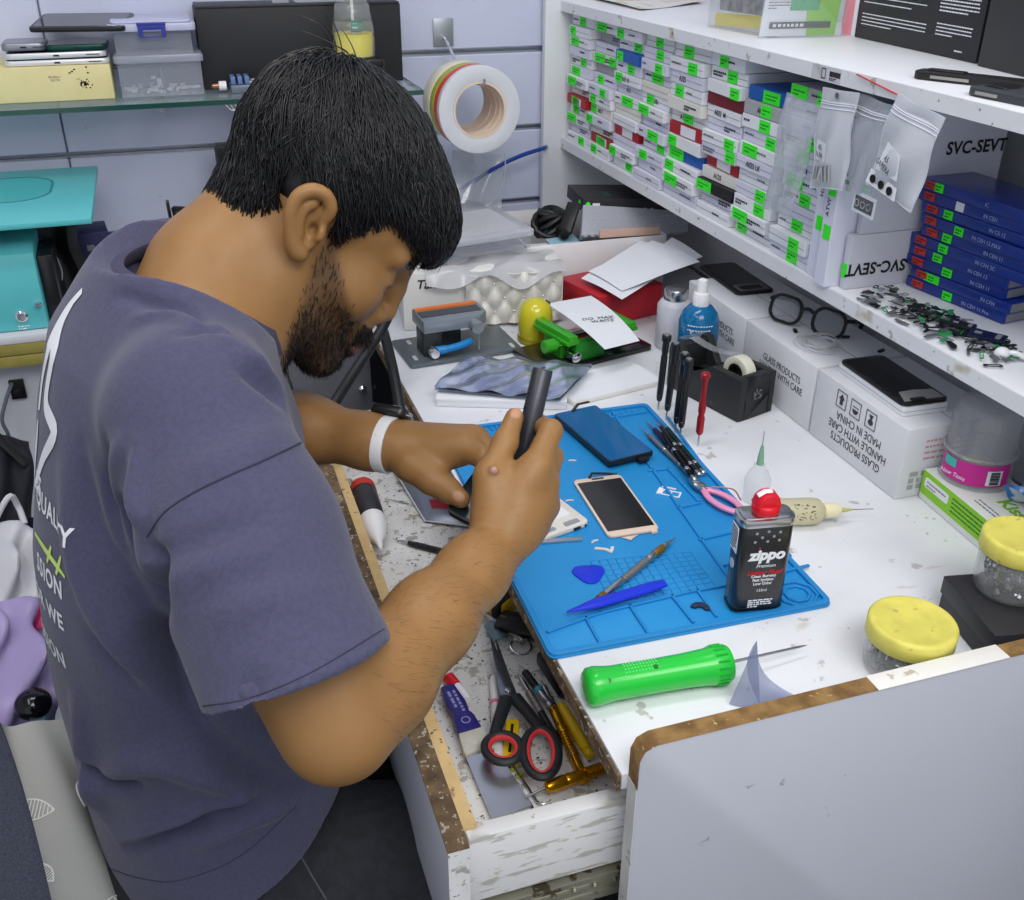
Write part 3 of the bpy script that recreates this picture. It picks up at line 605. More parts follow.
# phones stacked on the cream box
zt = GT+.055; rows = [((0, 48), (107, 45), .0085, 'white', 'white phone lying at the bottom of the phone stack on the cream box'), ((0, 38), (103, 33), .0095, 'white', 'silver phone with a slot in its edge, second in the stack on the cream box'),
 ((40, 27), (103, 24), .009, 'green', 'phone with dark green edge on the right of the stack on the cream box'), ((-5, 27), (40, 22), .012, 'silver', 'grey backed phone leaning on the left of the stack on the cream box')]
pc = {'white': mat('phone_white_rim', (222, 222, 226), .3, .3), 'green': mat('phone_green_rim', (10, 70, 62), .3, .3), 'silver': mat('phone_silver', (150, 152, 162), .3, .6)}
z = zt+.0004
for k, (p0, p1, h, c, lab) in enumerate(rows):
    a, b = PY(*p0, 1.92), PY(*p1, 1.92); L = b.x-a.x
    zz = z if k != 3 else z-.0094
    t = thing('phone', lab, 'phone', T3(((a.x+b.x)/2, 1.918+.004*k, zz))@RZ((0, 1.5, -2, 0)[k]), 'old phones stacked on the cream box')
    mb = MB(); mb.prism(rrect(L, .075, .011, 5, 0, .0375), 0, h); mb.build('phone_body', pc[c], t, bevel=.0025)
    mb = MB(); mb.prism(rrect(L-.006, .069, .009, 5, 0, .0375), h-.0004, h+.0004); mb.build('screen', GLASSY if c != 'silver' else mat('grey_back', (120, 122, 134), .25, .5), t)
    mb = MB(); mb.box((.0, -.0002, h*.5), (.009, .001, .0025)); mb.build('port', BLACK, t); mb = MB(); mb.box((L*.36, -.0002, h*.5), (.02, .0006, .0012)); mb.build('side_slot', BLACK, t)
    z += h+.0014
# black tablet on top
t = thing('tablet', 'black cracked tablet lying tilted on top of the phone stack', 'tablet', T3((PY(75, 12, 1.93).x, 1.925, z+.006))@RZ(-9)@RX(5))
mb = MB(); mb.prism(rrect(.15, .12, .01, 5, 0, .05), 0, .008); mb.build('tablet_body', SATIN, t, bevel=.002)
mb = MB(); mb.prism(rrect(.138, .105, .004, 3, 0, .05), .0078, .0084); mb.build('screen', GLASSY, t)
mb = MB(); mb.box((.045, -.008, .0086), (.02, .004, .0006)); mb.build('sticker', GINK, t)
# clear parts boxes
cl = film('clear_box_plastic', (222, 226, 238), .20, .3, .12); cl2 = film('clear_lid_plastic', (226, 228, 244), .34, .3, .2)
M, L = front((119, 89), (206, 86), 1.917, GT)
t = thing('parts_box', 'clear divided parts box holding bits, below the box with blue latch', 'box', M)
hB = .066
mb = MB()
for y in (0, .10): mb.box((0, y+.0007, hB/2), (L*.94, .0016, hB))
for x in (-L*.47, 0, L*.47): mb.box((x, .05, hB/2), (.0016, .098, hB))
mb.box((0, .05, .0009), (L*.93, .098, .0016)); mb.build('box_shell', cl, t)
mb = MB(); mb.box((0, .05, hB-.006), (L*1.02, .110, .013)); mb.build('lid', cl2, t, bevel=.003)
mb = MB(); rg = random.Random(6)
for k in range(40): mb.box((rg.uniform(-L*.42, L*.42), rg.uniform(.01, .09), .003+rg.random()*.006), (rg.uniform(.004, .012), .004, .004), 0, RZ(0))
for k in range(6): mb.box((-.012+rg.uniform(-.01, .01), .02, .008+.004*k), (.008, .006, .004))
o = mb.build('small_parts', mat('pale_bits', (206, 208, 214), .5), t); o['kind'] = 'stuff'
M2 = T3((M.translation.x-.004, 1.922, GT+hB+.001))
t = thing('latch_box', 'clear storage box with lilac lid and blue latch on the divided parts box', 'box', M2)
mb = MB(); L2 = L*.86; h2 = .036
mb.box((0, .0015, h2/2), (L2, .002, h2)); mb.box((0, .115, h2/2), (L2, .002, h2)); mb.box((-L2/2, .058, h2/2), (.002, .112, h2)); mb.box((L2/2, .058, h2/2), (.002, .112, h2)); mb.box((0, .058, .001), (L2*.98, .112, .0016)); mb.build('box_shell', cl, t)
mb = MB(); mb.prism(rrect(L2*1.16, .136, .01, 4, 0, .058), h2, h2+.012); mb.prism(rrect(L2*1.06, .124, .012, 4, 0, .058), h2+.012, h2+.016); mb.build('lid', mat('lilac_clear_lid', (214, 216, 244), .25, trans=.25), t, bevel=.002)
mb = MB(); y = -.0125
mb.ring([(x, z) for x, z in rrect(.044, .020, .003, 3, .0, h2+.001)], [(x, z) for x, z in rrect(.030, .010, .002, 3, .0, h2-.002)], 0, .003, 0, T3((0, y, 0))@RX(90)@Matrix.Diagonal((1, 1, -1, 1))); mb.box((0, y+.003, h2+.012), (.046, .008, .004)); mb.build('latch', mat('blue_latch', (52, 58, 150), .35), t, bevel=.0005)
# big black box behind
M, L = front((203, 74), (403, 67), 1.957, GT)
t = thing('black_carton', 'large black box on the glass shelf behind the head', 'box', M)
mb = MB(); mb.box((0, .045, .066), (L, .085, .132)); mb.build('carton', mat('black_box_card', (34, 34, 38), .55), t, bevel=.001)
mb = MB(); mb.box((0, .045, .134), (L*.99, .088, .004)); mb.build('lid', mat('black_box_lid', (42, 42, 46), .5), t, bevel=.001)
mb = MB(); mb.prism(rrect(.03, .01, .003), .136, .14, 0, T3((-.03, .03, 0))); mb.prism(rrect(.09, .04, .004), .1362, .1375, 0, T3((.04, .04, 0))); mb.build('sticker', mat('silver_scrap', (160, 160, 164), .4), t)
# spray bottle with yellow liquid
p = PY(355, 57, 1.90); SB = 1.62
t = thing('black_case', 'small black case under the spray bottle on the glass shelf', 'case', (p.x, 1.90, GT))
mb = MB(); mb.prism(rrect(.09, .075, .008, 4), 0, p.z-GT-.0125); mb.build('case_body', SATIN, t, bevel=.002); mb = MB(); mb.prism(rrect(.091, .076, .008, 4), p.z-GT-.0122, p.z-GT-.0005); mb.build('lid', SATIN, t, bevel=.002)
t = thing('spray_bottle', 'clear ribbed spray bottle with yellow liquid in front of the black box', 'bottle', T3((p.x, 1.90, p.z))@Matrix.Diagonal((SB, SB, .95, 1)))
mb = MB(); pr = [(.0, 0), (.019, 0), (.022, .002), (.0225, .035), (.0215, .038), (.0225, .041), (.021, .062), (.0195, .064), (.0205, .067), (.018, .090), (.016, .093), (.017, .096), (.012, .118), (.011, .122), (.011, .136)]
mb.lathe(pr, 28); mb.build('bottle_shell', film('clear_bottle', (226, 230, 232), .22, .35, .06), t, ang=50)
mb = MB(); mb.lathe([(0, .003), (.0195, .003), (.0205, .03), (.0205, .042), (0, .042)], 24); mb.build('liquid', mat('yellow_liquid', (236, 220, 24), .2), t)
mb = MB(); mb.box((0, -.0185, .056), (.012, .004, .02)); mb.build('label', mat('green_label', (40, 120, 96), .5), t, bevel=.001)
mb = MB(); mb.lathe([(.014, .136), (.014, .150), (.011, .152), (.011, .158)], 20); mb.tube([(0, 0, .158), (0, 0, .005)], .0018, 8); mb.box((0, 0, .168), (.05, .018, .02)); mb.build('pump_head', mat('spray_white', (228, 230, 232), .35), t, bevel=.003)
mb = MB(); mb.tube(spline([(.020, 0, .165), (.030, 0, .150), (.032, 0, .125), (.036, 0, .112)], 5), .004, 8, flat=.6); mb.build('trigger', mat('spray_white', (228, 230, 232), .35), t)
# grey tool tray with a white ring lying on the glass
p = PY(262, 84, 1.87)
t = thing('clamp_fixture', 'small blue-grey metal clamp fixture with white ring, lying on the glass shelf', 'clamp', T3((p.x-.004, 1.905, GT))@Matrix.Scale(1.3, 4))
gm = mat('blue_grey_metal', (120, 128, 142), .4, .5)
mb = MB(); mb.box((0, .02, .005), (.070, .036, .010)); mb.build('base_plate', gm, t, bevel=.001)
mb = MB(); mb.ring(rrect(.044, .026, .002, 2, .006, .02), rrect(.026, .012, .002, 2, .006, .02), .010, .014); mb.build('top_frame', alu, t, bevel=.0006)
mb = MB()
for x in (-.031, -.022, -.013): mb.box((x, .018, .0155), (.006, .026, .010))
mb.build('jaw', mat('steel_blue_paint', (98, 122, 170), .4), t, bevel=.001)
mb = MB(); mb.turn((-.040, .012, .009), (-.050, .012, .009), [(0, .006), (1, .006)], 16); r_ = mb.build('ring', mat('white_ring', (232, 232, 236), .35), t, bevel=.001)
mb = MB(); mb.turn((-.050, .012, .009), (-.060, .012, .009), [(0, .0035), (.8, .003), (1, .001)], 12); mb.build('screw_tip', mat('copper', (176, 120, 92), .3, .8), t)
# coil of white wire under the glass
p = PY(236, 104, 1.87)
mb = MB()
for k in range(5):
    mb.tube(spline([(p.x-.014+.006*k, 1.88, GZ-.0105), (p.x-.018+.008*k, 1.872, p.z+.001), (p.x-.006+.006*k, 1.868, p.z-.010-.002*(k % 3)), (p.x+.012+.003*k, 1.872, p.z+.002), (p.x+.010+.002*k, 1.884, GZ-.0105)], 5), .0011, 6)
tag(mb.build('wire_loop', mat('white_wire', (226, 224, 214), .4)), 'tangle of thin white wire hanging under the glass shelf', 'wire')
# ------------------------------------------------------------------ tape rolls on a hook
tc = PY(480, 113, 1.835); R = .0765; ri = .046
hook = thing('wall_hook', 'metal slatwall hook that holds the tape rolls', 'hook', (tc.x-.006, BACKY, tc.z+.046+.0472))
mb = MB(); mb.box((0, -.001, .02), (.04, .004, .05)); mb.build('hook_plate', alu, hook, bevel=.001)
mb = MB(); mb.tube(spline([(0, -.004, .01), (0, -.03, .004), (.006, -.12, -.046), (.008, -.20, -.046), (.010, -.236, -.042), (.01, -.240, -.032)], 6), .003, 8); mb.build('hook_rod', CHROME, hook)
cz = hook.location.z-.046+.0034-ri
spec = [('cream', (228, 224, 200), .046, 'widest cream tape roll hanging nearest the wall on the hook'), ('green', (168, 176, 52), .026, 'yellow-green tape roll second from the wall on the hook'), ('red', (206, 62, 58), .020, 'red tape roll third from the wall on the hook'), ('white', (214, 216, 222), .018, 'white-faced tape roll at the front of the hook')]
y = 1.835+.1085
for nm, c, w, lab in spec:
    k = {'cream': 0, 'green': 1, 'red': 2, 'white': 3}[nm]
    t = thing('tape_roll', lab, 'tape', T3((tc.x-.006+.002*k, y, cz))@RX(90), 'tape rolls on the wall hook')
    rr = R-.001*(3-k)
    mb = MB(); mb.ring(circ(rr, 48), circ(ri+.004, 48), 0, w-.0015); mb.build('tape_winding', mat('tape_'+nm, c, .35), t, bevel=.001)
    mb = MB(); mb.ring(circ(ri+.004, 48), circ(ri, 48), 0, w-.0012); mb.build('cardboard_core', mat('tape_core', (226, 206, 186), .7), t)
    y -= w
# blue cable and clear cable by the tape rolls
pts = [PY(425, 205, 1.98), PY(462, 188, 1.97), PY(495, 168, 1.975), PY(520, 156, 1.985), PY(541, 149, 2.0), PY(546, 147, 2.03)]
mb = MB(); mb.tube(spline(pts, 8), .0042, 10); tag(mb.build('blue_cable', mat('blue_cable', (28, 66, 158), .4)), 'blue cable running across the back wall under the tape rolls', 'cable')
mb = MB(); mb.tube(spline([PY(505, 152, 1.97), PY(505, 175, 1.965), PY(500, 192, 1.96), PY(488, 205, 1.95), PY(470, 212, 1.94), PY(455, 205, 1.94)], 8), .0012, 6); tag(mb.build('thin_cable', mat('clear_cable', (205, 206, 210), .3)), 'thin whitish cable looping down below the tape rolls', 'cable')
A, B, C_, D = PY(452, 150, 1.99), PY(503, 155, 1.99), PY(500, 225, 1.93), PY(455, 225, 1.93)
mb = MB()
for s in (1, -1): mb.sheet(lambda u, v: (A*(1-u)+B*u)*(1-v)+(D*(1-u)+C_*u)*v+Vector((0, -s*.010*math.sin(math.pi*u)*abs(math.sin(math.pi*v))**.5+.004*math.sin(8*u+5*v), 0)), 14, 14, .0002)
tag(mb.build('plastic_bag', bagclear, ang=80), 'empty clear plastic bag hanging below the tape rolls', 'bag')
# ================================================================== COUNTER ALONG THE BACK WALL (left of the bench)
CT = .805; CYF = 1.62
ct = thing('side_counter', 'long white-topped counter with plywood edge along the back wall', 'counter', (-1.0, CYF, 0))
mb = MB(); mb.box(((.283+1.0)/2-.0, (BACKY-.004-CYF)/2, CT-.006), (1.283, BACKY-.004-CYF, .012)); mb.build('counter_top', mat('counter_laminate', (206, 208, 214), .4, dirt=[(30, .7, (150, 150, 154))]), ct, bevel=.001)
olive = mat('olive_plywood', (150, 140, 72), .7, noise=(20, .4, .7), col2=(128, 118, 56))
for z in (CT-.012-.0095, CT-.012-.029): mb = MB(); mb.box((.6415, .0105, z), (1.283, .021, .018)); mb.build('front_edge', olive, ct, bevel=.001)
mb = MB(); mb.box((1.283-.145, .028, .378), (.29, .018, .75)); gp = mb.build('front_panel', mat('grey_panel', (112, 114, 122), .4, noise=(4, .4, .7), col2=(104, 106, 114)), ct, bevel=.001)
mb = MB(); mb.box((.5, .05, .378), (.98, .018, .75)); mb.build('back_panel', mat('pale_panel', (200, 203, 212), .5), ct)
q = PY(362, 388, CYF+.019)-Vector((-1.0, CYF, 0)); mb = MB(); mb.turn(q, q+Vector((0, -.010, 0)), [(0, .007), (.6, .0065), (1, .003)], 16); mb.turn(q+Vector((.022, 0, 0)), q+Vector((.022, -.006, 0)), [(0, .0025), (1, .002)], 10); mb.build('lock', CHROME, gp)
# turquoise machine
tq = mat('turquoise_paint', (92, 190, 196), .35); tqd = mat('turquoise_dark', (40, 130, 136), .4)
mx = PY(50, 330, 1.64).x
t = thing('screen_separator', 'turquoise metal screen separator machine on the left of the counter', 'machine', (mx, 1.64, CT+.0005))
bh = PY(40, 240, 1.68).z-CT
mb = MB(); mb.prism([(0, 0), (.30, 0), (.30, bh), (.03, bh), (.012, bh-.012), (0, bh-.05)], -.34, 0, 0, Matrix(((0, 0, 1, 0), (1, 0, 0, 0), (0, 1, 0, 0), (0, 0, 0, 1)))); mb.build('housing', tq, t, bevel=.004)
mb = MB(); mb.add([(.0006, .02, .004), (.0006, .3, .004), (.0006, .3, bh*.9), (.0006, .03, bh*.85)], [(0, 1, 2, 3)]); mb.box((.012, .15, bh*.45), (.022, .26, bh*.8)); mb.build('side_panel', SATIN, t, bevel=.002)
pz_ = PY(90, 222, 1.60).z-CT
mb = MB(); px1 = PY(91, 221, 1.60).x-mx; mb.box(((px1-.36)/2, .155, pz_-.004), (px1+.36, .35, .010)); pl = mb.build('heating_plate', tq, t, bevel=.002)
mb = MB(); mb.ring(rrect(.30, .17, .06, 8, px1-.215, .19), rrect(.292, .162, .056, 8, px1-.215, .19), pz_+.0008, pz_+.0016); mb.build('groove', tqd, pl)
mb = MB(); mb.prism(rrect(.292, .162, .056, 8, px1-.215, .19), pz_+.0006, pz_+.0011); mb.build('suction_pad', mat('turquoise_pad', (70, 176, 180), .5), pl)
mb = MB(); mb.box((-.12, .17, (bh+pz_)/2-.004), (.12, .2, pz_-bh-.012)); mb.build('plate_support', BLACK, t)
for (px, py, r, m_, nm) in ((22, 316, .009, CHROME, 'power_button'), (38, 304, .005, CHROME, 'indicator')):
    q = PY(px, py, 1.64)-t.location; mb = MB(); mb.turn(q+Vector((0, .002, 0)), q+Vector((0, -.006, 0)), [(0, r), (.7, r), (1, r*.7)], 18); mb.build(nm, m_, t)
q = PY(24, 326, 1.64)-t.location; mb = MB(); dashes(mb, q.x-.008, q.x+.008, q.z, 2, .004, .0018, 3, .0004, 0, T3((0, -.0003, 0))@RX(90), .006); mb.build('printed_mark', whiteink, t)
# black bracket and dark cover behind machine, navy box, black clip, dark monitor
a = PY(52, 250, 1.68)
p = PY(90, 262, 1.80)
t = thing('navy_box', 'small navy box on the counter behind the shoulder', 'box', T3((p.x, 1.80, CT+.0005))@RZ(6))
mb = MB(); mb.box((0, .035, .05), (.075, .07, .10)); mb.build('carton', mat('navy_card', (24, 26, 72), .5), t, bevel=.002); mb = MB(); mb.box((.006, -.0005, .075), (.012, .0008, .010)); mb.build('printed_mark', GINK, t)
p = PY(62, 268, 1.74)
t = thing('tool_pouch', 'black soft pouch standing between turquoise machine and navy box', 'pouch', T3((p.x, 1.74, CT+.0005)))
mb = MB(); mb.sheet(lambda u, v: (-.03+.06*u+.006*math.sin(6*v), .01+.02*math.sin(math.pi*u), .001+.15*v*(1-.15*u)), 8, 10, .022); mb.build('pouch_body', BLACK, t, bevel=.003); mb = MB(); mb.tube(spline([(-.01, -.012, .03), (0, -.015, .06), (-.004, -.013, .09)], 5), .0015, 6); mb.build('buckle', alu, t)
p = PY(188, 210, 1.96)
t = thing('camera_mount', 'black plastic mount standing on the counter behind the neck', 'mount', (p.x, 1.96, CT+.0005))
hz = p.z-CT
mb = MB(); mb.prism(circ(.032, 24), 0, .006); mb.tube([(0, 0, .005), (0, 0, hz)], .007, 10); mb.build('stand', BLACK, t)
mb = MB(); mb.turn((-.026, -.012, hz-.012), (.026, -.012, hz-.004), [(0, .020), (.1, .023), (.5, .017), (.9, .023), (1, .020)], 24); mb.build('roller', BLACK, t)
mb = MB(); mb.bar((-.032, 0, hz-.035), (-.034, 0, hz+.018), .028, .006); mb.build('fork_arm', SATIN, t, bevel=.001); mb = MB(); mb.bar((.030, 0, hz-.03), (.034, 0, hz+.022), .028, .006); mb.build('fork_arm', SATIN, t, bevel=.001)
a, b = PY(214, 145, 1.96), PY(260, 230, 1.96)
t = thing('monitor', 'dark monitor on the counter, mostly hidden behind the head', 'monitor', (a.x, 1.96, CT+.0005))
w_, h_ = .24, a.z-CT
mb = MB(); mb.ring(rrect(w_, h_-.03, .004, 2, w_/2, (h_+.03)/2), rrect(w_-.03, h_-.06, .002, 2, w_/2, (h_+.03)/2), -.02, .02, 0, RX(90)); mb.build('bezel', SATIN, t, bevel=.001)
mb = MB(); mb.box((w_/2, .012, (h_+.03)/2), (w_-.028, .012, h_-.056)); mb.build('screen', mat('dark_screen', (60, 64, 82), .15), t)
mb = MB(); mb.box((w_/2, .0, .016), (.05, .02, .03)); mb.box((w_/2, 0, .003), (.14, .09, .006)); mb.build('stand', BLACK, t, bevel=.001)
# black hoses and thin cable behind the face
for pts, r, lab, nm in (
  ([Vector((.34, 1.86, DZ+.009)), Vector((.34, 1.80, DZ+.05)), Vector((.33, 1.68, .97)), PY(428, 225, 1.50), PY(404, 276, 1.42), PY(384, 325, 1.36), PY(352, 375, 1.30), PY(333, 405, 1.26), PY(318, 430, 1.24)], .0075, 'thick black hose running down to the left behind the face', 'black_hose'),
  ([Vector((.265, 1.64, .812)), Vector((.262, 1.60, .90)), PY(372, 300, 1.5), PY(383, 330, 1.43), PY(393, 370, 1.36), PY(400, 410, 1.30), PY(402, 440, 1.27)], .0078, 'thick black hose hanging straight down beside the watch', 'black_hose'),
  ([PY(248, 285, 1.615), PY(255, 310, 1.45), PY(270, 338, 1.42), PY(283, 368, 1.40), PY(291, 390, 1.38), PY(300, 420, 1.36)], .004, 'thin black cable under the beard', 'black_cable')):
    mb = MB(); mb.tube(spline(pts, 8), r, 12); tag(mb.build(nm, mat('black_rubber', (20, 20, 22), .45)), lab, 'hose' if 'hose' in nm else 'cable')
# wall socket and cable low at the left
q = PY(18, 388, CYF+.041)
t = thing('wall_socket', 'black power socket low on the panel under the turquoise machine', 'socket', q)
mb = MB(); mb.box((0, -.004, 0), (.022, .008, .032)); mb.build('socket_plate', BLACK, t, bevel=.001); mb = MB(); mb.box((0, -.009, -.004), (.012, .004, .012)); mb.build('plug', SATIN, t, bevel=.001)
mb = MB(); mb.tube(spline([PY(12, 383, 1.64), PY(6, 400, 1.63), PY(2, 420, 1.62), PY(8, 434, 1.62), PY(12, 450, 1.62)], 8), .003, 8); tag(mb.build('power_cable', mat('grey_cord', (90, 92, 104), .5)), 'grey cord hanging from the socket under the machine', 'cable')
# ================================================================== SILICONE MAT
MZ = DZ+.0004
matb = mat('blue_silicone', (36, 146, 212), .5, noise=(8, .42, .75), col2=(28, 136, 204), dirt=[(40, .745, (60, 104, 110))])
MC = Vector((.4425, .961, MZ)); MR = RZ(-1.9); MM = T3(MC)@MR
MI = MM.inverted()
def ml(x, y, z=DZ+.004): v = MI @ W(x, y, z); return Vector((v.x, v.y, 0))
mt = thing('repair_mat', 'blue silicone repair mat with trays and grid on the bench', 'mat', MM)
mw, mh = .312, .496
mb = MB(); mb.prism(rrect(mw, mh, .010, 5), 0, .0026); base = mb.build('mat_base', matb, mt, bevel=.0006)
mb = MB(); mb.ring(rrect(mw-.002, mh-.002, .009, 5), rrect(mw-.014, mh-.014, .005, 5), .0024, .0062)
def wall(*pts, w=.0034, h=.0032):
    for a, b in zip(pts[:-1], pts[1:]):
        a, b = ml(*a), ml(*b); d = (b-a).normalized()*w*.4
        mb.bar(a-d+Vector((0, 0, .0024+h/2)), b+d+Vector((0, 0, .0024+h/2)), w, h)
wall((612, 412), (733, 584)); wall((598, 420), (646, 412))
wall((548, 632), (600, 613), (690, 592), (735, 584)); wall((735, 584), (808, 566))
wall((586, 618), (601, 645)); wall((630, 606), (648, 633)); wall((672, 596), (693, 622)); wall((697, 590), (716, 616)); wall((733, 584), (752, 608))
wall((649, 471), (668, 469), (700, 503)); wall((668, 418), (700, 462), (744, 512)); wall((678, 508), (700, 503)); wall((700, 540), (742, 530)); wall((722, 566), (762, 556)); wall((742, 512), (790, 556))
# comb of ridges along the far edge
for k in range(26):
    x = -mw/2+.012+k*.0078; mb.box((x, mh/2-.014, .0038), (.0028, .012, .003))
for k in range(10): mb.box((.055+k*.009, mh/2-.020, .0036), (.004, .006, .0024))
# screw grid, as fine ridges
g0, g1, g2, g3 = ml(590, 560), ml(690, 551), ml(716, 586), ml(612, 604)
for k in range(13):
    t_ = k/12; mb.bar(g0.lerp(g1, t_)+Vector((0, 0, .0030)), g3.lerp(g2, t_)+Vector((0, 0, .0030)), .0011, .0012)
for k in range(9):
    t_ = k/8; mb.bar(g0.lerp(g3, t_)+Vector((0, 0, .0030)), g1.lerp(g2, t_)+Vector((0, 0, .0030)), .0011, .0012)
oc = ml(797, 594)
for r in (.023, .015): mb.ring([(oc.x+r*math.cos(k*math.pi/4+.39), oc.y+r*math.sin(k*math.pi/4+.39)) for k in range(8)], [(oc.x+(r-.003)*math.cos(k*math.pi/4+.39), oc.y+(r-.003)*math.sin(k*math.pi/4+.39)) for k in range(8)], .0024, .0054)
mb.build('raised_ribs', mat('blue_silicone_rib', (30, 136, 204), .5), mt, bevel=.0005, seg=1)
MT = MZ+.0028
def flat(p0, p1, z): return on_surface(p0, p1, z)
# --- gold phone screen
a, b, c_ = W(572, 484, MT), W(608, 541, MT), W(655, 528, MT)
M = frame_m((W(572, 484, MT)+W(660, 530, MT))/2+Vector((0, 0, .0002)), a-b, Vector((0, 0, 1)).cross(a-b)); L = (a-b).length; wd = (c_-b).length
def phone_panel(name, label, M, L, wd, rim, scr, th=.0035, mx=.011, my=.003, cat='phone screen'):
    t = thing(name, label, cat, M)
    mb = MB(); mb.prism(rrect(L, wd, .007, 5), 0, th); mb.build('panel_frame', rim, t, bevel=.001)
    mb = MB(); mb.prism(rrect(L-2*mx, wd-2*my, .001, 2), th-.0002, th+.0003); mb.build('display', scr, t)
    return t
gold = mat('gold_bezel', (226, 204, 184), .3)
t = phone_panel('phone_screen', 'gold framed phone screen lying face up in the middle of the blue mat', M, L, wd, gold, mat('dead_display', (16, 14, 18), .12, noise=(22, .5, .8), col2=(30, 22, 40)), mx=.010)
mb = MB(); mb.prism(rrect(.003, .016, .0012), .0034, .0041, 0, T3((L/2-.005, 0, 0))); mb.build('earpiece', SATIN, t)
mb = MB(); mb.tube([(L/2-.002, .010, .004), (L/2+.006, .004, .006), (L/2+.005, -.012, .004), (L/2+.0, -.028, .003)], .0022, 6, flat=.5); mb.build('flex_cable', SATIN, t)
mb = MB(); mb.prism([(-L/2-.010, .008), (-L/2-.002, .016), (-L/2-.002, -.004), (-L/2-.005, .002)], .0005, .0014); mb.prism([(-L/2-.004, -.02), (-L/2+.003, -.022), (-L/2+.003, -wd/2+.004), (-L/2-.003, -wd/2+.004)], .0005, .003); mb.build('ribbon', gold, t)
# --- blue-tinted screen in the far tray
q = [(566, 414), (596, 467), (646, 455), (603, 406)]
P = [W(x, y, MT+.008) for x, y in q]; c = sum(P, Vector())/4; dx = (P[3]+P[2]-P[0]-P[1]); dy = (P[0]+P[3]-P[1]-P[2])
M = frame_m(Vector((c.x, c.y, MT+.0042)), dx, dy); w_, h_ = dx.length/2, dy.length/2
t = thing('phone_display', 'black phone display with blue protective film leaning at the far end of the mat', 'phone screen', M)
mb = MB(); mb.prism(rrect(w_, h_, .004, 4), 0, .0075); mb.build('frame', SATIN, t, bevel=.001)
mb = MB(); mb.prism(rrect(w_-.003, h_-.003, .003, 3), .0073, .0080); mb.build('blue_film', mat('blue_film', (14, 92, 150), .08, spec=.6), t)
mb = MB(); mb.box((w_*.22, -h_/2-.002, .002), (.014, .012, .004)); mb.build('connector', SATIN, t); mb = MB(); mb.tube([(-w_*.1, h_/2-.006, .009), (w_*.1, h_/2+.004, .012), (w_*.4, h_/2+.008, .010)], .0026, 6, flat=.4); mb.build('flex_cable', mat('dark_flex', (34, 40, 40), .4), t)
# --- open white phone half under the hand
M, L = flat((540, 540), (576, 527), MT)
a, b, c_ = W(578, 524, MT), W(540, 541, MT), W(556, 498, MT)
M = frame_m(W(551, 518, MT)+Vector((0, 0, .0002)), W(577, 527, MT)-W(538, 541, MT), W(556, 494, MT)-W(577, 527, MT)); 
t = thing('phone_shell', 'open white phone shell with bare insides, partly under the hand', 'phone', M)
mb = MB(); mb.prism(rrect(.070, .085, .008, 5, -.006, .004), 0, .0065); mb.build('shell', mat('pearl_white', (226, 220, 212), .35), t, bevel=.0015)
mb = MB(); mb.prism(rrect(.048, .052, .002, 3, -.006, .012), .0064, .0078); mb.build('battery', WHITE, t, bevel=.0006)
mb = MB(); mb.prism(rrect(.020, .007, .001, 2, .008, -.030), .0064, .0080); mb.prism(rrect(.014, .006, .001, 2, -.022, -.030), .0064, .0076); mb.build('connector', mat('scrap_silver', (170, 172, 176), .35, .5), t)
mb = MB(); mb.prism(rrect(.010, .003, .001, 2, .0, -.0), 0, .001, 0, T3((.010, -.0386, .0032))@RX(90)); mb.prism(circ(.0014, 10, .022, 0), 0, .001, 0, T3((0, -.0386, .0032))@RX(90)); mb.build('port', INK, t)
M, L = flat((541, 543), (582, 540), MT)
t = MB(); t.box((0, 0, .0016), (L, .006, .0030)); tag(t.build('metal_strip', alu, None, bevel=.0004, M=M), 'thin silver metal strip lying on the mat in front of the open phone shell', 'metal strip')
# broken white bits on the mat
rg = random.Random(9)
for k, (x, y, r, lab) in enumerate(((603, 550, 0, 'broken white bracket piece on the mat below the gold screen'), (594, 542, 60, 'tiny white plastic chip beside the gold screen'), (572, 461, 20, 'tiny pale chip on the mat between the two screens'), (569, 501, 30, 'tiny pale chip left of the gold screen'))):
    mb = MB(); s = .010 if k == 0 else .005
    M = T3(W(x, y, MT)+Vector((0, 0, .0002)))@RZ(r-20)
    mb.prism([(-s, 0), (s*.2, -s*.15), (s*.9, -s*.7), (s*1.1, -s*.4), (s*.4, s*.2), (-s*.8, s*.35)], 0, .0014, 0, M)
    if k == 0: mb.prism([(s*.7, -s*.6), (s*1.1, -s*.4), (s*1.3, s*.5), (s*.9, s*.5)], 0, .0016, 0, M)
    tag(mb.build('plastic_chip', mat('chip_white', (222, 216, 206), .5)), lab, 'chip')
# sim tray stencils
M = T3(W(671, 494, MT)+Vector((0, 0, .0002)))@RZ(-42)
t = thing('sim_tray', 'white SIM tray lying in the mat by the pink cutter', 'tray', M)
mb = MB(); mb.ring(rrect(.024, .013, .001, 2), rrect(.020, .010, .001, 2), 0, .0012); mb.box((.0, 0, .0006), (.0016, .0118, .0012)); mb.box((-.0145, 0, .0009), (.005, .014, .0018)); mb.build('tray_frame', WHITE, t)
mb = MB(); mb.box((-.006, .012, .0006), (.018, .0022, .0012)); mb.build('eject_bar', WHITE, t)
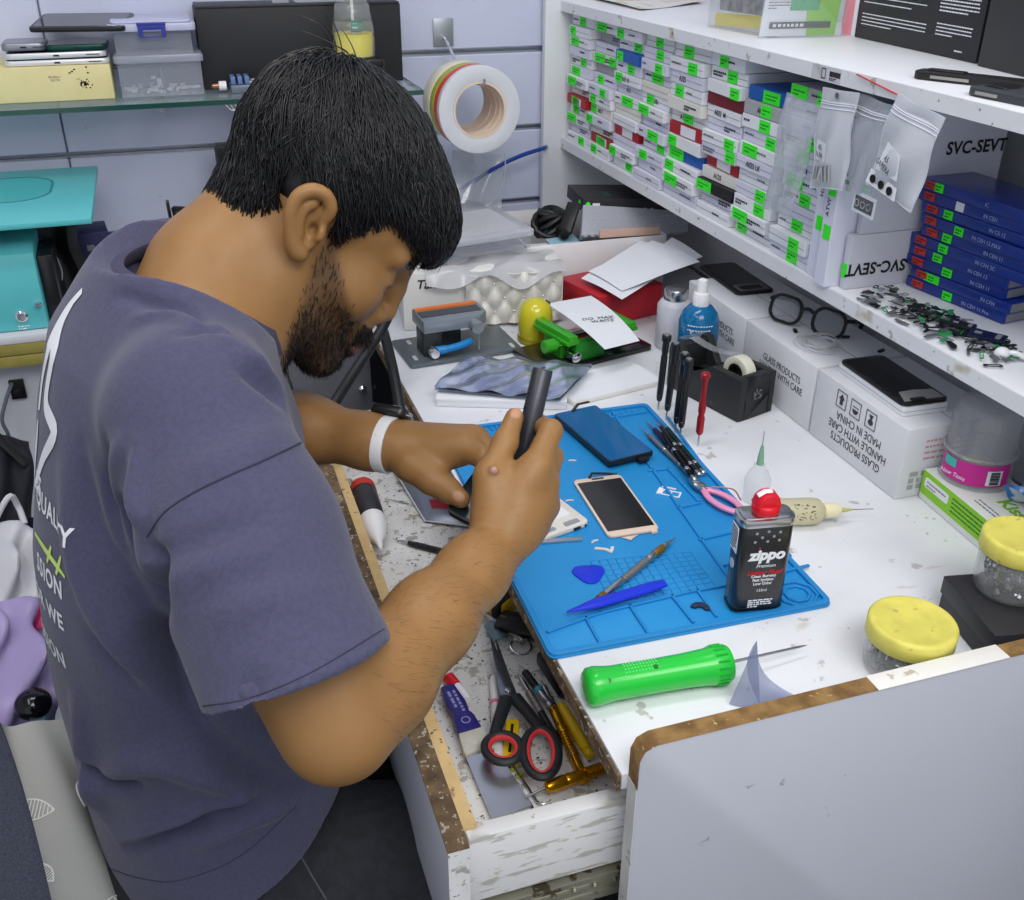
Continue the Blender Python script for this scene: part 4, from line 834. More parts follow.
# blue pick, spudger
M = T3(W(589, 574, MT)+Vector((0, 0, .0003)))@RZ(18)
mb = MB(); mb.prism([(.017*math.cos(a)*(1+.13*math.cos(3*a)), .017*math.sin(a)*(1+.13*math.cos(3*a))) for a in [2*math.pi*k/36 for k in range(36)]], 0, .0012, 0, M)
roy = mat('royal_blue_plastic', (20, 48, 214), .35); tag(mb.build('opening_pick', roy, None, bevel=.0004), 'royal blue triangular opening pick on the mat', 'pick')
M, L = flat((567, 617), (664, 588), MT+.003)
t = thing('spudger', 'royal blue plastic opening spudger lying across the near tray of the mat', 'spudger', T3((0, 0, -.0005+.0034))@M)
mb = MB(); pts = [(-L*.5+L*k/20, 0, .0035) for k in range(21)]; rad = [.0014+.0060*min(1, k/6)*(1 if k < 18 else 1.0-.10*(k-17)) for k in range(21)]
mb.tube(pts, rad, 12, flat=.5); mb.build('shaft', roy, t)
mb = MB()
for k in range(7): mb.box((L*.12+k*.006, 0, .0058), (.0022, .007, .001))
mb.build('grip_ridges', roy, t)
# gold and steel precision driver
brass = mat('gold_anodised', (196, 146, 40), .25, .9); brassd = mat('dull_gold', (170, 130, 60), .35, .8)
def driver(name, label, p0, p1, z0, z1, segs, group=None, r=.004, cat='screwdriver'):
    """p0 handle end -> p1 tip; segs = [(t0, t1, radius, material, part name)]"""
    a, b = W(*p0, z0), W(*p1, z1); t = thing(name, label, cat, a, group)
    d = b-a
    for (t0, t1, rr, m_, nm) in segs:
        mb = MB(); A, B = d*t0, d*t1
        if nm == 'grip':
            n_ = max(3, int((t1-t0)*d.length/.004)); prof = []
            for k in range(n_): prof += [(k/n_, rr), ((k+.55)/n_, rr), ((k+.62)/n_, rr*.86), ((k+.93)/n_, rr*.86)]
            prof.append((1, rr)); mb.turn(A, B, prof, 16)
        elif nm == 'tip' or nm == 'needle': mb.turn(A, B, [(0, rr), (.6, rr*.7), (1, rr*.25)], 12)
        elif nm == 'end_cap': mb.turn(A, B, [(0, rr*.6), (.15, rr), (.85, rr), (1, rr*.8)], 18)
        else: mb.turn(A, B, [(0, rr*.92), (.06, rr), (.94, rr), (1, rr*.92)], 16)
        mb.build(nm, m_, t)
    return t
driver('precision_screwdriver', 'steel and gold precision screwdriver lying across the mat above the spudger', (598, 600), (676, 537), MT+.0052, MT+.0046, [(0, .08, .0047, brassd, 'end_cap'), (.08, .3, .0040, STEEL, 'shaft'), (.3, .62, .0042, mat('ribbed_steel', (168, 164, 158), .35, .8), 'grip'), (.62, .70, .0044, STEEL, 'collar'), (.70, .82, .0046, brassd, 'chuck'), (.82, .9, .003, STEEL, 'bit_holder'), (.9, 1, .0014, STEEL, 'tip')])
# half-disc magnet
mb = MB(); mb.prism([(.010*math.cos(a), .010*math.sin(a)) for a in [math.pi*k/14 for k in range(15)]]+[(-.004, 0), (-.0025, .0028), (.0025, .0028), (.004, 0)], 0, .003, 0, T3(W(700, 610, MT)+Vector((0, 0, .0003)))@RZ(-35))
tag(mb.build('half_disc', mat('slate_metal', (52, 62, 84), .35, .4), None, bevel=.0005), 'small dark half-disc lying in the near tray of the mat', 'metal disc')
# fan of precision drivers in the long tray
dk = [(646, 420, 697, 478, 'purple'), (653, 418, 700, 476, 'blackish'), (660, 420, 704, 474, 'green'), (641, 428, 690, 474, 'silver'), (656, 424, 695, 481, 'black')]
dcol = {'purple': (70, 40, 92), 'blackish': (36, 38, 42), 'green': (20, 60, 52), 'silver': (130, 132, 138), 'black': (22, 22, 24)}
for k, (x0, y0, x1, y1, c) in enumerate(dk):
    m_ = mat('driver_%s' % c, dcol[c], .25, .6); zz = MT+.0045+(.0085 if k in (1, 4) else 0)
    driver('tweezer_driver', '%s slim driver in the long tray of the mat, %s' % ({'blackish': 'dark grey'}.get(c, c), ['second from the left', 'on top in the middle', 'rightmost of the bundle', 'leftmost of the bundle', 'nearest the pink cutter handle'][k]), (x1, y1), (x0, y0), zz, zz, [(0, .07, .0040, STEEL, 'end_cap'), (.07, .16, .0036, m_, 'shaft'), (.16, .20, .0042, STEEL, 'collar'), (.20, .48, .0036, m_, 'grip'), (.48, .52, .0042, STEEL, 'collar'), (.52, .82, .0034, m_, 'shaft'), (.82, 1, .0014, STEEL, 'tip')], 'slim drivers bundled in the long tray')
# pink nippers
pk = mat('pink_plastic', (232, 150, 190), .35)
M, L = flat((697, 487), (737, 512), MT+.004)
t = thing('nippers', 'pink handled nippers lying in the long tray of the mat', 'nippers', T3((0, 0, -.001))@M)
def loop(s): return spline([(-L*.30, s*.002, .004), (-L*.05, s*.0095, .004), (L*.25, s*.011, .004), (L*.48, s*.007, .004), (L*.52, s*.0035, .004)], 6)
for s in (1, -1): mb = MB(); mb.tube(loop(s), .0042, 10, flat=.8); mb.build('handle', pk, t)
mb = MB(); mb.prism([(-L*.75, .001), (-L*.45, .007), (-L*.25, .005), (-L*.25, -.005), (-L*.45, -.007), (-L*.75, -.001)], .001, .007); mb.build('jaws', STEEL, t, bevel=.0008)
mb = MB(); mb.lathe([(.003, .0065), (.003, .009), (.002, .0095)], 12, 0, T3((-L*.36, 0, 0))); mb.build('rivet', STEEL, t)
mb = MB(); mb.tube(spline([(-L*.2, .004, .010), (L*.1, .018, .013), (L*.4, .012, .010)], 6), .0009, 6); mb.build('spring', mat('copper', (176, 120, 92), .3, .8), t)
# ================================================================== LIGHTER FLUID CAN
a, b = W(727, 611, MT+.003), W(780, 606, MT+.003)
CZ0 = MT+.0036
L = (b-a).length; xdir = (b-a).normalized()
M = frame_m(Vector(((a.x+b.x)/2, (a.y+b.y)/2, CZ0)), b-a, Vector((0, 0, 1)).cross(b-a))@T3((.003, .012, 0))
cw, cdp, chh = .056, .030, .106
t = thing('fluid_can', 'black and silver lighter fluid can with red cap standing on the mat', 'can', M)
mb = MB(); mb.prism(rrect(cw, cdp, .009, 6), 0, chh); body = mb.build('can_body', mat('can_black', (30, 30, 33), .3, coat=.4), t, bevel=.001)
mb = MB(); mb.prism(rrect(cw+.001, cdp+.001, .0095, 6), chh-.006, chh+.002); mb.prism(rrect(cw-.006, cdp-.006, .006, 6), chh+.002, chh+.0035); mb.build('top_rim', STEEL, t, bevel=.0008)
mb = MB(); mb.prism(rrect(cw+.0008, cdp+.0008, .0095, 6), -.0, .003); mb.build('bottom_rim', mat('can_dark_rim', (24, 24, 26), .3, .5), t, bevel=.0006)
redcap = mat('red_cap', (214, 20, 40), .3)
mb = MB(); mb.lathe([(0, chh+.0035), (.0135, chh+.0035), (.0142, chh+.010), (.0132, chh+.013), (.0115, chh+.014)], 24, 0, T3((0, 0, 0))); mb.prism([(-.013, 0), (.013, 0), (.010, .011), (.003, .014), (-.004, .013), (-.009, .009)], -.009, .009, 0, T3((0, 0, chh+.012))@RX(90)); cap = mb.build('cap', redcap, t, bevel=.0012)
mb = MB(); mb.tube([(-.010, -.0, chh+.0225), (-.003, 0, chh+.0268), (.004, 0, chh+.0268)], .0035, 8, flat=.5); x_ = mb.build('spout', mat('white_spout', (236, 226, 226), .3), cap); x_['label'] = 'white spout in the red cap'
fF = lambda x, z: T3((x, -cdp/2-.0003, z))@RX(90)
text('logo_lettering', 'zippo', .0168, body, fF(.0015, .0675), whiteink, bold=.0008, shear=.18, sx=1.0)
mb = MB(); mb.ball((-.0070, -cdp/2-.0005, .0765), .0010, 8); mb.build('logo_dot', redcap, body)
text('printed_mark', 'Premium', .0056, body, fF(.002, .0545), whiteink, shear=.2)
text('printed_mark', 'Lighter Fluid', .0072, body, fF(.001, .0465), redcap, shear=.3, bold=.0001)
text('printed_mark', 'Clean Burning\nFast Ignition\nLow Odor', .0046, body, fF(.001, .0375), whiteink, bold=.0001)
text('printed_mark', '133ml', .0046, body, fF(.001, .0245), whiteink)
mb = MB(); dashes(mb, -.012, .014, .0125, 4, .0026, .0014, 5, .0003, 0, fF(0, 0), .006); mb.build('printed_mark', whiteink, body)
mb = MB()
for (x, z) in ((-.012, .094), (0, .0955), (.012, .094), (-.006, .089), (.006, .0895), (-.013, .084), (0, .084), (.012, .0845)): mb.lathe([(.0016, 0), (.0016, .0003)], 8, 0, fF(x, z))
mb.build('flame_dots', mat('dots_grey', (150, 150, 152), .4), body)
sM = lambda y, z: T3((-cw/2-.0003, y, z))@RZ(-90)@RX(90)
mb = MB(); mb.box((0, 0, 0), (.016, .030, .0004), 0, sM(.0, .082)); lb = mb.build('side_label', WHITE, body)
mb = MB(); dashes(mb, -.007, .007, .012, 8, .0033, .0012, 8, .0006, 0, sM(.0, .082), .004); mb.build('printed_mark', INK, lb)
mb = MB(); mb.lathe([(.0055, 0), (.0055, .0004)], 20, 0, sM(-.001, .052)); mb.build('side_emblem', mat('pale_blue_seal', (190, 200, 214), .5), body)
mb = MB(); dashes(mb, -.004, .004, .040, 10, .0034, .0014, 9, .0004, 0, sM(0, 0), .004); mb.build('printed_mark', mat('dim_ink', (120, 124, 134), .5), body)
# needle bottle behind the can (upright) and lying dropper bottle
a, b = W(722, 508, DZ), W(845, 507, DZ)
axisz = DZ+.0165
A, B = W(785, 512, axisz), W(842, 510, axisz)
d = (B-A).normalized(); A0 = B-d*.100
t = thing('dropper_bottle', 'yellowed dropper bottle with needle lying on its side behind the can', 'bottle', A0)
bm_ = mat('yellowed_plastic', (232, 226, 190), .3, trans=.45)
def L_(s): return d*s
mb = MB(); mb.turn(L_(0), L_(.078), [(0, .012), (.03, .0155), (.1, .0162), (.82, .0162), (.92, .0145), (1, .008)], 28); body = mb.build('bottle_body', bm_, t, ang=50)
mb = MB(); mb.turn(L_(.0775), L_(.098), [(0, .008), (.1, .0095), (.8, .009), (1, .006)], 20); mb.build('cap', mat('cream_cap', (236, 226, 190), .4), t)
mb = MB(); mb.turn(L_(.098), L_(.112), [(0, .0035), (1, .0012)], 12); mb.build('needle_hub', mat('olive_hub', (190, 190, 120), .4), t)
mb = MB(); mb.turn(L_(.112), L_(.138), [(0, .0006), (1, .0005)], 8); mb.build('needle', STEEL, t)
mb = MB(); rg = random.Random(4)
for k in range(40):
    s_, a_ = rg.uniform(.028, .062), rg.uniform(-.2, 1.1)
    side = Vector((0, 0, 1)).cross(d); nn = (Vector((0, 0, 1))*math.sin(a_)-side*math.cos(a_))
    mb.bar(L_(s_)+nn*.0164, L_(s_+rg.uniform(.001, .004))+nn*.0164, .0012, .0004)
mb.build('worn_print', mat('worn_print', (110, 80, 70), .6), body)
p = W(760, 505, DZ); t = thing('needle_bottle', 'small clear bottle with upright needle standing behind the can', 'bottle', (p.x, p.y+.012, DZ+.0005))
mb = MB(); mb.lathe([(0, 0), (.0145, 0), (.016, .003), (.016, .030), (.012, .040), (.007, .045), (.007, .050)], 28); mb.build('bottle_body', CLEAR, t, ang=50)
mb = MB(); mb.lathe([(.0045, .050), (.0035, .062), (.0018, .074), (.0014, .076)], 12); mb.build('needle_hub', mat('green_hub', (150, 200, 170), .35, trans=.3), t)
mb = MB(); mb.lathe([(.0006, .076), (.0005, .095)], 8); mb.build('needle', STEEL, t)
# ================================================================== STANDING SCREWDRIVERS
for k, (x0, y0, x1, y1, lab) in enumerate(((667, 335, 659, 405, 'black precision screwdriver standing upright, leftmost of the standing row'), (676, 343, 667, 415, 'black precision screwdriver standing upright, second from left in the row'), (685, 353, 676, 428, 'black precision screwdriver standing upright, third from left in the row'), (689, 359, 681, 432, 'black precision screwdriver standing upright, nearest the red one'))):
    b = W(x1+(-1), y1+5, DZ); d = b.length
    top = PX(x0, y0, b.x) if False else PY(x0, y0, b.y+.004)
    t = thing('standing_screwdriver', lab, 'screwdriver', (b.x, b.y, DZ+.0004), 'black screwdrivers standing on the bench'); v = top-Vector((b.x, b.y, DZ))
    mb = MB(); mb.turn(v*0, v*.12, [(0, .0007), (.3, .0013), (1, .0015)], 10); mb.build('tip', STEEL, t)
    mb = MB(); mb.turn(v*.12, v*.92, [(0, .0022), (.02, .0038), (.1, .0048), (.11, .0042), (.13, .0048), (.75, .0048), (.76, .0042), (.80, .0042), (.81, .0048), (1, .0048)], 18); mb.build('handle', SATIN, t)
    mb = MB(); mb.turn(v*.92, v, [(0, .0062), (.1, .0068), (.85, .0068), (1, .0058)], 22); mb.build('swivel_cap', SATIN, t)
    mb = MB(); mb.turn(v*.998, v*1.008, [(0, .0042), (1, .004)], 18); mb.build('cap_disc', alu, t)
b = W(698, 446, DZ); top = PY(706, 373, b.y+.004); v = top-Vector((b.x, b.y, DZ))
t = thing('standing_screwdriver', 'red metal precision screwdriver standing upright, right of the black row', 'screwdriver', (b.x, b.y, DZ+.0004))
redm = mat('red_anodised', (170, 40, 46), .3, .5)
mb = MB(); mb.turn(v*0, v*.16, [(0, .0006), (.4, .0013), (1, .0015)], 10); mb.build('tip', STEEL, t)
mb = MB(); mb.turn(v*.16, v*.93, [(0, .003), (.05, .0050), (.3, .0052), (.36, .0038), (.42, .0050), (.55, .0050), (.62, .0036), (.9, .0034), (1, .005)], 20); mb.build('handle', redm, t)
mb = MB(); mb.turn(v*.93, v, [(0, .0055), (.2, .0066), (.8, .0066), (1, .005)], 20); mb.build('swivel_cap', redm, t)
# ================================================================== TAPE DISPENSER
A, B, C_ = W(688, 397, DZ), W(737, 423, DZ), W(781, 416, DZ)
xd = (B-A).normalized(); L = .150
hd = Vector((0, 0, 1)).cross(xd)
B0 = Vector((B.x, B.y, DZ+.0004)); dw = .068
M = frame_m(B0, -xd, Vector((0, 0, 1)).cross(-xd))
# x runs from the near end to the far end, y across
yd = 1 if (M.to_3x3() @ Vector((0, 1, 0))).dot(C_-B) > 0 else -1
t = thing('tape_dispenser', 'black desk tape dispenser with a roll of clear tape', 'tape dispenser', M)
h1 = .064
sx, sy = 1, yd
side = [(0, 0), (L, 0), (L, .064), (L-.012, .076), (L-.022, .074), (L-.044, .038), (.078, .052), (.060, h1), (0, h1)]
XZ = lambda y: Matrix(((1, 0, 0, 0), (0, 0, 1, y), (0, 1, 0, 0), (0, 0, 0, 1)))
mb = MB(); y0_, y1_ = (0, dw*sy)
lo, hi = min(y0_, y1_), max(y0_, y1_)
for (a_, b_) in ((lo, lo+.012), (hi-.012, hi)): mb.prism(side, a_, b_, 0, XZ(0))
mb.prism([(0, 0), (L, 0), (L, .030), (0, .030)], lo+.012, hi-.012, 0, XZ(0))
mb.prism([(0, .03), (.014, .03), (.014, h1), (0, h1)], lo+.012, hi-.012, 0, XZ(0)); mb.prism([(L-.022, .030), (L, .03), (L, .064), (L-.012, .073), (L-.022, .071)], lo+.012, hi-.012, 0, XZ(0)); mb.prism([(.062, .03), (.10, .03), (.10, .040), (.074, .05), (.062, .05)], lo+.012, hi-.012, 0, XZ(0))
mb.build('dispenser_body', mat('dusty_black', (38, 39, 42), .5, dirt=[(30, .68, (66, 66, 70))]), t, bevel=.0015)
cy = (lo+hi)/2
mb = MB(); mb.ring(circ(.024, 36), circ(.014, 36), -.009, .009, 0, T3((.038, cy, .056))@RX(90)); roll = mb.build('tape_roll', mat('creamy_tape', (224, 222, 204), .3), t, bevel=.0006)
mb = MB(); mb.ring(circ(.0138, 30), circ(.011, 30), -.0095, .0095, 0, T3((.038, cy, .056))@RX(90)); mb.build('core', SATIN, t)
mb = MB(); mb.sheet(lambda u, v: (.050+(L-.010-.050)*u, cy-.008+.016*v, .079-.002*u-.006*math.sin(math.pi*u)), 10, 3, .0003); mb.build('tape_strip', bagclear, t)
mb = MB(); mb.box((L-.010, cy, .0765), (.010, hi-lo-.026, .0015)); mb.build('cutter', STEEL, t)
mb = MB(); rg = random.Random(8)
for k in range(22): a_ = rg.uniform(0, 6.28); r = .010*rg.uniform(.2, 1); mb.box((-.0003, cy+r*math.cos(a_), .034+r*math.sin(a_)), (.0006, rg.uniform(.0015, .004), rg.uniform(.0015, .003)))
mb.build('worn_mark', GINK, t)
# ================================================================== GLASS PRODUCTS BOXES
BX, BH = .785, .0955
gbm = mat('white_corrugated', (226, 228, 232), .65, noise=(5, .45, .8), col2=(216, 218, 222), dirt=[(26, .735, (186, 184, 176))])
def gbox(y0, y1, lab, flip, tone=0):
    t = thing('glass_products_box', lab, 'box', (BX, (y0+y1)/2, DZ+.0005), 'white cartons in a row under the shelf')
    dp = .140
    mb = MB(); mb.box((dp/2, 0, BH/2), (dp, y1-y0, BH)); mb.build('carton', gbm, t, bevel=.0012)
    mb = MB(); mb.box((dp*.5, 0, BH+.0003), (.0016, y1-y0-.002, .0006)); mb.build('flap_seam', mat('seam_grey', (170, 170, 168), .7), t)
    fm = lambda y, z, fl: T3((-.0004, y, z))@RZ(-90)@RX(90)@(RZ(180) if fl else Matrix())
    L = y1-y0
    if flip is None:
        text('printed_mark', 'GLASS PRODUCTS\nHANDLE WITH CARE', .0145, t, fm(-L*.06, BH*.56, False), mat('dark_print', (60, 60, 66), .7), sx=.82)
    else:
        text('printed_mark', 'GLASS PRODUCTS\nHANDLE WITH CARE\nMADE IN CHINA', .0155, t, fm(-L*.03, BH*.40, True), mat('dark_print', (60, 60, 66), .7), sx=.82)
        mb = MB()
        for k, yy in enumerate((.036, .006, -.026)):
            Mi = fm(yy, BH*.80, False)
            s_ = .0105
            mb.ring([(-s_, -s_*1.1), (s_, -s_*1.1), (s_, s_*1.1), (-s_, s_*1.1)], [(-s_*.92, -s_*1.02), (s_*.92, -s_*1.02), (s_*.92, s_*1.02), (-s_*.92, s_*1.02)], 0, .0004, 0, Mi)
            if k == 0: mb.prism([(-.003, -.007), (.003, -.007), (.003, .001), (.006, .001), (0, .008), (-.006, .001), (-.003, .001)], 0, .0004, 0, Mi)
            if k == 1: mb.prism([(.006*math.cos(a), -.001+.006*math.sin(a)) for a in [math.pi+math.pi*j/10 for j in range(11)]], 0, .0004, 0, Mi); mb.box((0, .003, .0002), (.0125, .0008, .0004), 0, Mi)
            if k == 2: mb.prism([(.005*math.cos(a), -.003+.004*math.sin(a)) for a in [2*math.pi*j/12 for j in range(12)]], 0, .0004, 0, Mi); mb.prism([(-.0008, 0), (.0008, 0), (.004, .007), (-.004, .007)], 0, .0004, 0, Mi)
        mb.build('care_symbols', mat('dark_print', (60, 60, 66), .7), t)
        mb = MB(); rg = random.Random(3)   # faint red and grey print on the near end
        dashes(mb, .03, .11, BH*.80, 4, .008, .0026, 4, .0004, 0, T3((0, -L/2-.0004, 0))@RX(90), .010); mb.build('faint_print', mat('faint_pink_print', (206, 160, 172), .7), t)
        mb = MB(); dashes(mb, .015, .06, BH*.34, 3, .009, .006, 6, .0004, 0, T3((0, -L/2-.0004, 0))@RX(90), .014); mb.build('faint_print', mat('faint_grey_print', (168, 168, 172), .7), t)
    return t
gbox(.870, 1.058, 'white carton with upside-down lettering, nearest of the row under the shelf', True)
gbox(1.063, 1.247, 'white carton behind the tape dispenser, with upright lettering, under the glasses', None)
gbox(1.252, 1.436, 'white carton farthest along the row, under the cracked black phone', None)
GBT = DZ+.0005+BH
# phone display on box A
P = [W(x, y, GBT+.012) for x, y in ((838, 362), (908, 412), (950, 402), (878, 355))]; c = sum(P, Vector())/4
dx = (P[1]+P[2]-P[0]-P[3])/2; dy = (P[3]+P[2]-P[0]-P[1])/2
M = frame_m(Vector((c.x, c.y, GBT+.0128)), dx, dy); w_, h_ = .142, .066
t = thing('backing_box', 'flat white box lying on the nearest carton under the broken phone screen', 'box', T3((0, 0, -.0124))@M)
mb = MB(); mb.prism(rrect(w_*1.02, h_*.98, .004, 3), 0, .0118); mb.build('carton', WHITE, t, bevel=.0008); mb = MB(); mb.prism(rrect(w_*1.022, h_*.985, .004, 3), .0055, .0063); mb.build('lid_line', mat('seam_grey', (170, 170, 168), .7), t)
t = thing('broken_screen', 'black phone screen with a silver patch lying on the flat white box', 'phone screen', M)
mb = MB(); mb.prism(rrect(w_, h_, .009, 5), 0, .004); mb.build('panel_frame', SATIN, t, bevel=.001)
mb = MB(); mb.prism(rrect(w_-.03, h_-.006, .003, 3, -.008, 0), .0038, .0043); mb.build('display', GLASSY, t)
mb = MB(); mb.prism([(w_*.28, -h_*.28), (w_*.46, -h_*.42), (w_*.46, h_*.42), (w_*.30, h_*.42), (w_*.27, h_*.05)], .0042, .0048); mb.build('silver_patch', mat('grey_patch', (150, 150, 150), .4), t)
mb = MB(); mb.prism(rrect(.008, .02, .002, 2, w_*.45, -.008), .0045, .0058); mb.build('connector', SATIN, t)
# cracked phone on box C
P = [W(x, y, GBT+.002) for x, y in ((700, 266), (744, 298), (776, 291), (733, 262))]; c = sum(P, Vector())/4; dx = (P[1]+P[2]-P[0]-P[3])/2; dy = (P[3]+P[2]-P[0]-P[1])/2
M = frame_m(Vector((c.x-.004, c.y, GBT+.0006)), dx, dy)
t = thing('cracked_phone', 'black stripped phone frame lying on the farthest carton', 'phone', M)
mb = MB(); mb.prism(rrect(.145, .066, .008, 5), 0, .005); mb.build('phone_frame', BLACK, t, bevel=.001)
mb = MB(); mb.prism(rrect(.105, .056, .003, 3, -.012, 0), .0048, .0056); mb.build('display', GLASSY, t)
mb = MB(); mb.ring(rrect(.028, .050, .003, 3, .054, 0), rrect(.020, .040, .003, 3, .054, 0), .005, .0062); mb.build('bracket', mat('scrap_grey', (96, 98, 102), .5), t)
# glasses
fr = BLACK
ga, gb = PY(790, 312, 1.13), PY(836, 325, 1.10)
ga, gb = W(786, 309, GBT+.022), W(829, 323, GBT+.018)
gx = (gb-ga); sp = gx.length; gM = frame_m((ga+gb)/2, gx, Vector((.15, .25, 1)))
zl = gM.translation.z
t = thing('eyeglasses', 'black framed eyeglasses resting on the middle carton', 'glasses', gM)
for s in (-1, 1):
    o_ = [(s*sp*.5+x*1.0, y) for x, y in rrect(.052, .042, .017, 6)]; i_ = [(s*sp*.5+x, y) for x, y in rrect(.044, .034, .014, 6)]
    mb = MB(); mb.ring(o_, i_, -.0025, .0025); mb.build('rim', fr, t, bevel=.0006)
    mb = MB(); mb.prism(i_, -.0004, .0004); mb.build('lens', film('lens_film', (170, 176, 184), .16, .4, .03), t)
mb = MB(); mb.tube(spline([(-sp*.5+.024, .006, .001), (0, .010, .002), (sp*.5-.024, .006, .001)], 6), .0028, 8); mb.build('bridge', fr, t)
for s in (-1, 1):
    x0 = s*(sp*.5+.026)
    mb = MB(); mb.tube(spline([(x0, .010, 0), (x0+s*.002, .010, -.02), (x0-s*.006, .004, -.075), (x0-s*.016, -.012, -.105)], 6), .0028, 8, flat=1.4); mb.build('temple', fr, t)
# coil of clear wire on box B/A border
cc = W(818, 345, GBT)+Vector((.0, 0, .003)); mb = MB(); rg = random.Random(11)
for k in range(9):
    r = .022+rg.uniform(-.007, .007); ox, oy = rg.uniform(-.006, .006), rg.uniform(-.008, .008)
    mb.tube([(cc.x+ox+r*1.15*math.cos(a), cc.y+oy+r*1.3*math.sin(a), cc.z+.001*k*.5+.002*math.sin(3*a+k)) for a in [2*math.pi*j/26 for j in range(26)]], .0006, 5, True)
tag(mb.build('wire_coil', mat('clear_cable', (205, 206, 210), .3)), 'tangled coil of thin pale wire beside the eyeglasses', 'wire')
for (x, y, r, lab) in ((881, 352, 20, 'small black clip standing at the back of the nearest carton'), (795, 332, 70, 'tiny black part on the carton in front of the glasses'), (845, 338, -20, 'tiny black part beside the wire coil')):
    mb = MB(); mb.prism(rrect(.012, .005, .001, 2), 0, .003, 0, T3(W(x, y, GBT)+Vector((0, 0, .0006)))@RZ(r)); tag(mb.build('small_part', BLACK, None, bevel=.0004), lab, 'part')
# ================================================================== BLUE SPRAY BOTTLE + FROSTED BOTTLE
p = W(697, 374, DZ); R = .0225
t = thing('cleaner_bottle', 'blue liquid cleaner spray bottle with white cap behind the standing screwdrivers', 'bottle', (p.x+.006, p.y+.020, DZ+.0005))
bl = mat('blue_liquid_bottle', (12, 118, 176), .12, trans=.25, spec=.6)
hB = .104; R = .0310
mb = MB(); mb.lathe([(0, 0), (R-.003, 0), (R, .003), (R, hB*.78), (R-.004, hB*.9), (R-.013, hB), (.010, hB+.003)], 36); body = mb.build('bottle_body', bl, t, ang=50)
mb = MB(); mb.lathe([(.0125, hB-.001), (.0130, hB+.004), (.0130, hB+.018), (.0115, hB+.021), (.0085, hB+.022), (.0080, hB+.036), (.0070, hB+.041), (.003, hB+.043)], 24); mb.build('spray_cap', mat('glossy_white', (240, 241, 244), .2), t)
mb = MB(); mb.tube([(R*1.01*math.cos(a), R*1.01*math.sin(a), hB*.38+.004*math.sin(a+1.2)) for a in [2*math.pi*k/40 for k in range(40)]], .0009, 6, True); mb.build('label_line', mat('lime_line', (170, 200, 40), .4), body)
mb = MB(); 
for (rows_, z0, a0) in ((2, hB*.60, 0), (3, hB*.30, 3), (2, hB*.78, 6)):
    rg = random.Random(a0)
    for r_ in range(rows_):
        a_ = -.65
        while a_ < .55:
            w_ = rg.uniform(.05, .13); aa = -math.pi/2-.42+a_+w_/2; z_ = z0-r_*.007
            mb.box((0, 0, 0), (w_*R*.9, .0006, .0034 if a0 == 0 else .0018), 0, T3((R*1.008*math.cos(aa), R*1.008*math.sin(aa), z_))@Matrix.Rotation(aa+math.pi/2, 4, 'Z')); a_ += w_+.04
mb.build('printed_mark', whiteink, body)
text('printed_mark', 'Screen', .011, body, T3((R*1.02*math.cos(-2.0), R*1.02*math.sin(-2.0), hB*.67))@Matrix.Rotation(-2.0+math.pi/2, 4, 'Z')@RX(90), whiteink, bold=.0002)
t = thing('frosted_bottle', 'white frosted bottle with steel screw cap beside the blue spray bottle', 'bottle', (.742, 1.398, DZ+.0005))
mb = MB(); mb.lathe([(0, 0), (.026, 0), (.028, .003), (.028, .072), (.022, .080), (.017, .082)], 32); mb.build('bottle_body', mat('frosted_white', (228, 230, 240), .35, trans=.3), t, ang=50)
mb = MB(); mb.lathe([(.0185, .080), (.0190, .083), (.0190, .096), (.0172, .099), (.0140, .0995)], 32); mb.build('screw_cap', STEEL, t)
# ================================================================== RED BOX, WHITE TRAY, PAPERS
redbox = mat('red_board', (186, 34, 50), .5, noise=(6, .4, .8), col2=(170, 28, 44))
t = thing('red_box', 'red cardboard box under the white papers', 'box', T3((.690, 1.508, DZ+.0005))@RZ(14))
mb = MB(); mb.box((.032, .062, .026), (.134, .118, .050)); mb.build('box_base', redbox, t, bevel=.0015)
mb = MB(); mb.box((.032, .062, .045), (.138, .122, .026)); mb.build('lid', redbox, t, bevel=.0015)
RT = DZ+.062
TR = [(.575, 1.625), (.835, 1.615)]; TH = .104
M = frame_m(Vector((.715, 1.660, DZ+.0005)), (1, -.03, 0), (0, 1, 0)); L = .27; D_ = .235
t = thing('white_tray', 'open white cardboard box holding bubble wrap and cables', 'box', M)
mb = MB()
mb.box((0, .001, TH/2), (L, .002, TH)); mb.box((0, D_-.001, TH/2), (L, .002, TH)); mb.box((-L/2+.001, D_/2, TH/2), (.002, D_-.004, TH)); mb.box((L/2-.001, D_/2, TH/2), (.002, D_-.004, TH)); mb.box((0, D_/2, .001), (L-.004, D_-.004, .002)); mb.build('tray_walls', mat('tray_white', (232, 231, 234), .6), t, bevel=.0006)
TI = DZ+.003
# bubble wrap package standing in the tray
a, b, c_, d_ = PY(583, 240, 1.67), PY(690, 236, 1.67), PY(690, 196, 1.73), PY(585, 204, 1.73)
t = thing('bubble_package', 'package in silver bubble wrap leaning in the white tray box', 'package', a)
P = [x-a for x in (a, b, c_, d_)]
mb = MB(); mb.sheet(lambda u, v: (P[0]*(1-u)+P[1]*u)*(1-v)+(P[3]*(1-u)+P[2]*u)*v+Vector((0, .014, 0)), 8, 4, .016); mb.build('wrapped_item', mat('bubble_grey', (170, 172, 182), .35), t, bevel=.002)
mb = MB()
for i in range(15):
    for j in range(5):
        u, v = (i+.5+.5*(j % 2))/15.6, (j+.5)/5; q = (P[0]*(1-u)+P[1]*u)*(1-v)+(P[3]*(1-u)+P[2]*u)*v+Vector((0, .0055, 0)); mb.ball(q, (.0055, .003, .0045), 8)
mb.build('bubbles', mat('bubble_film', (186, 188, 200), .2), t)
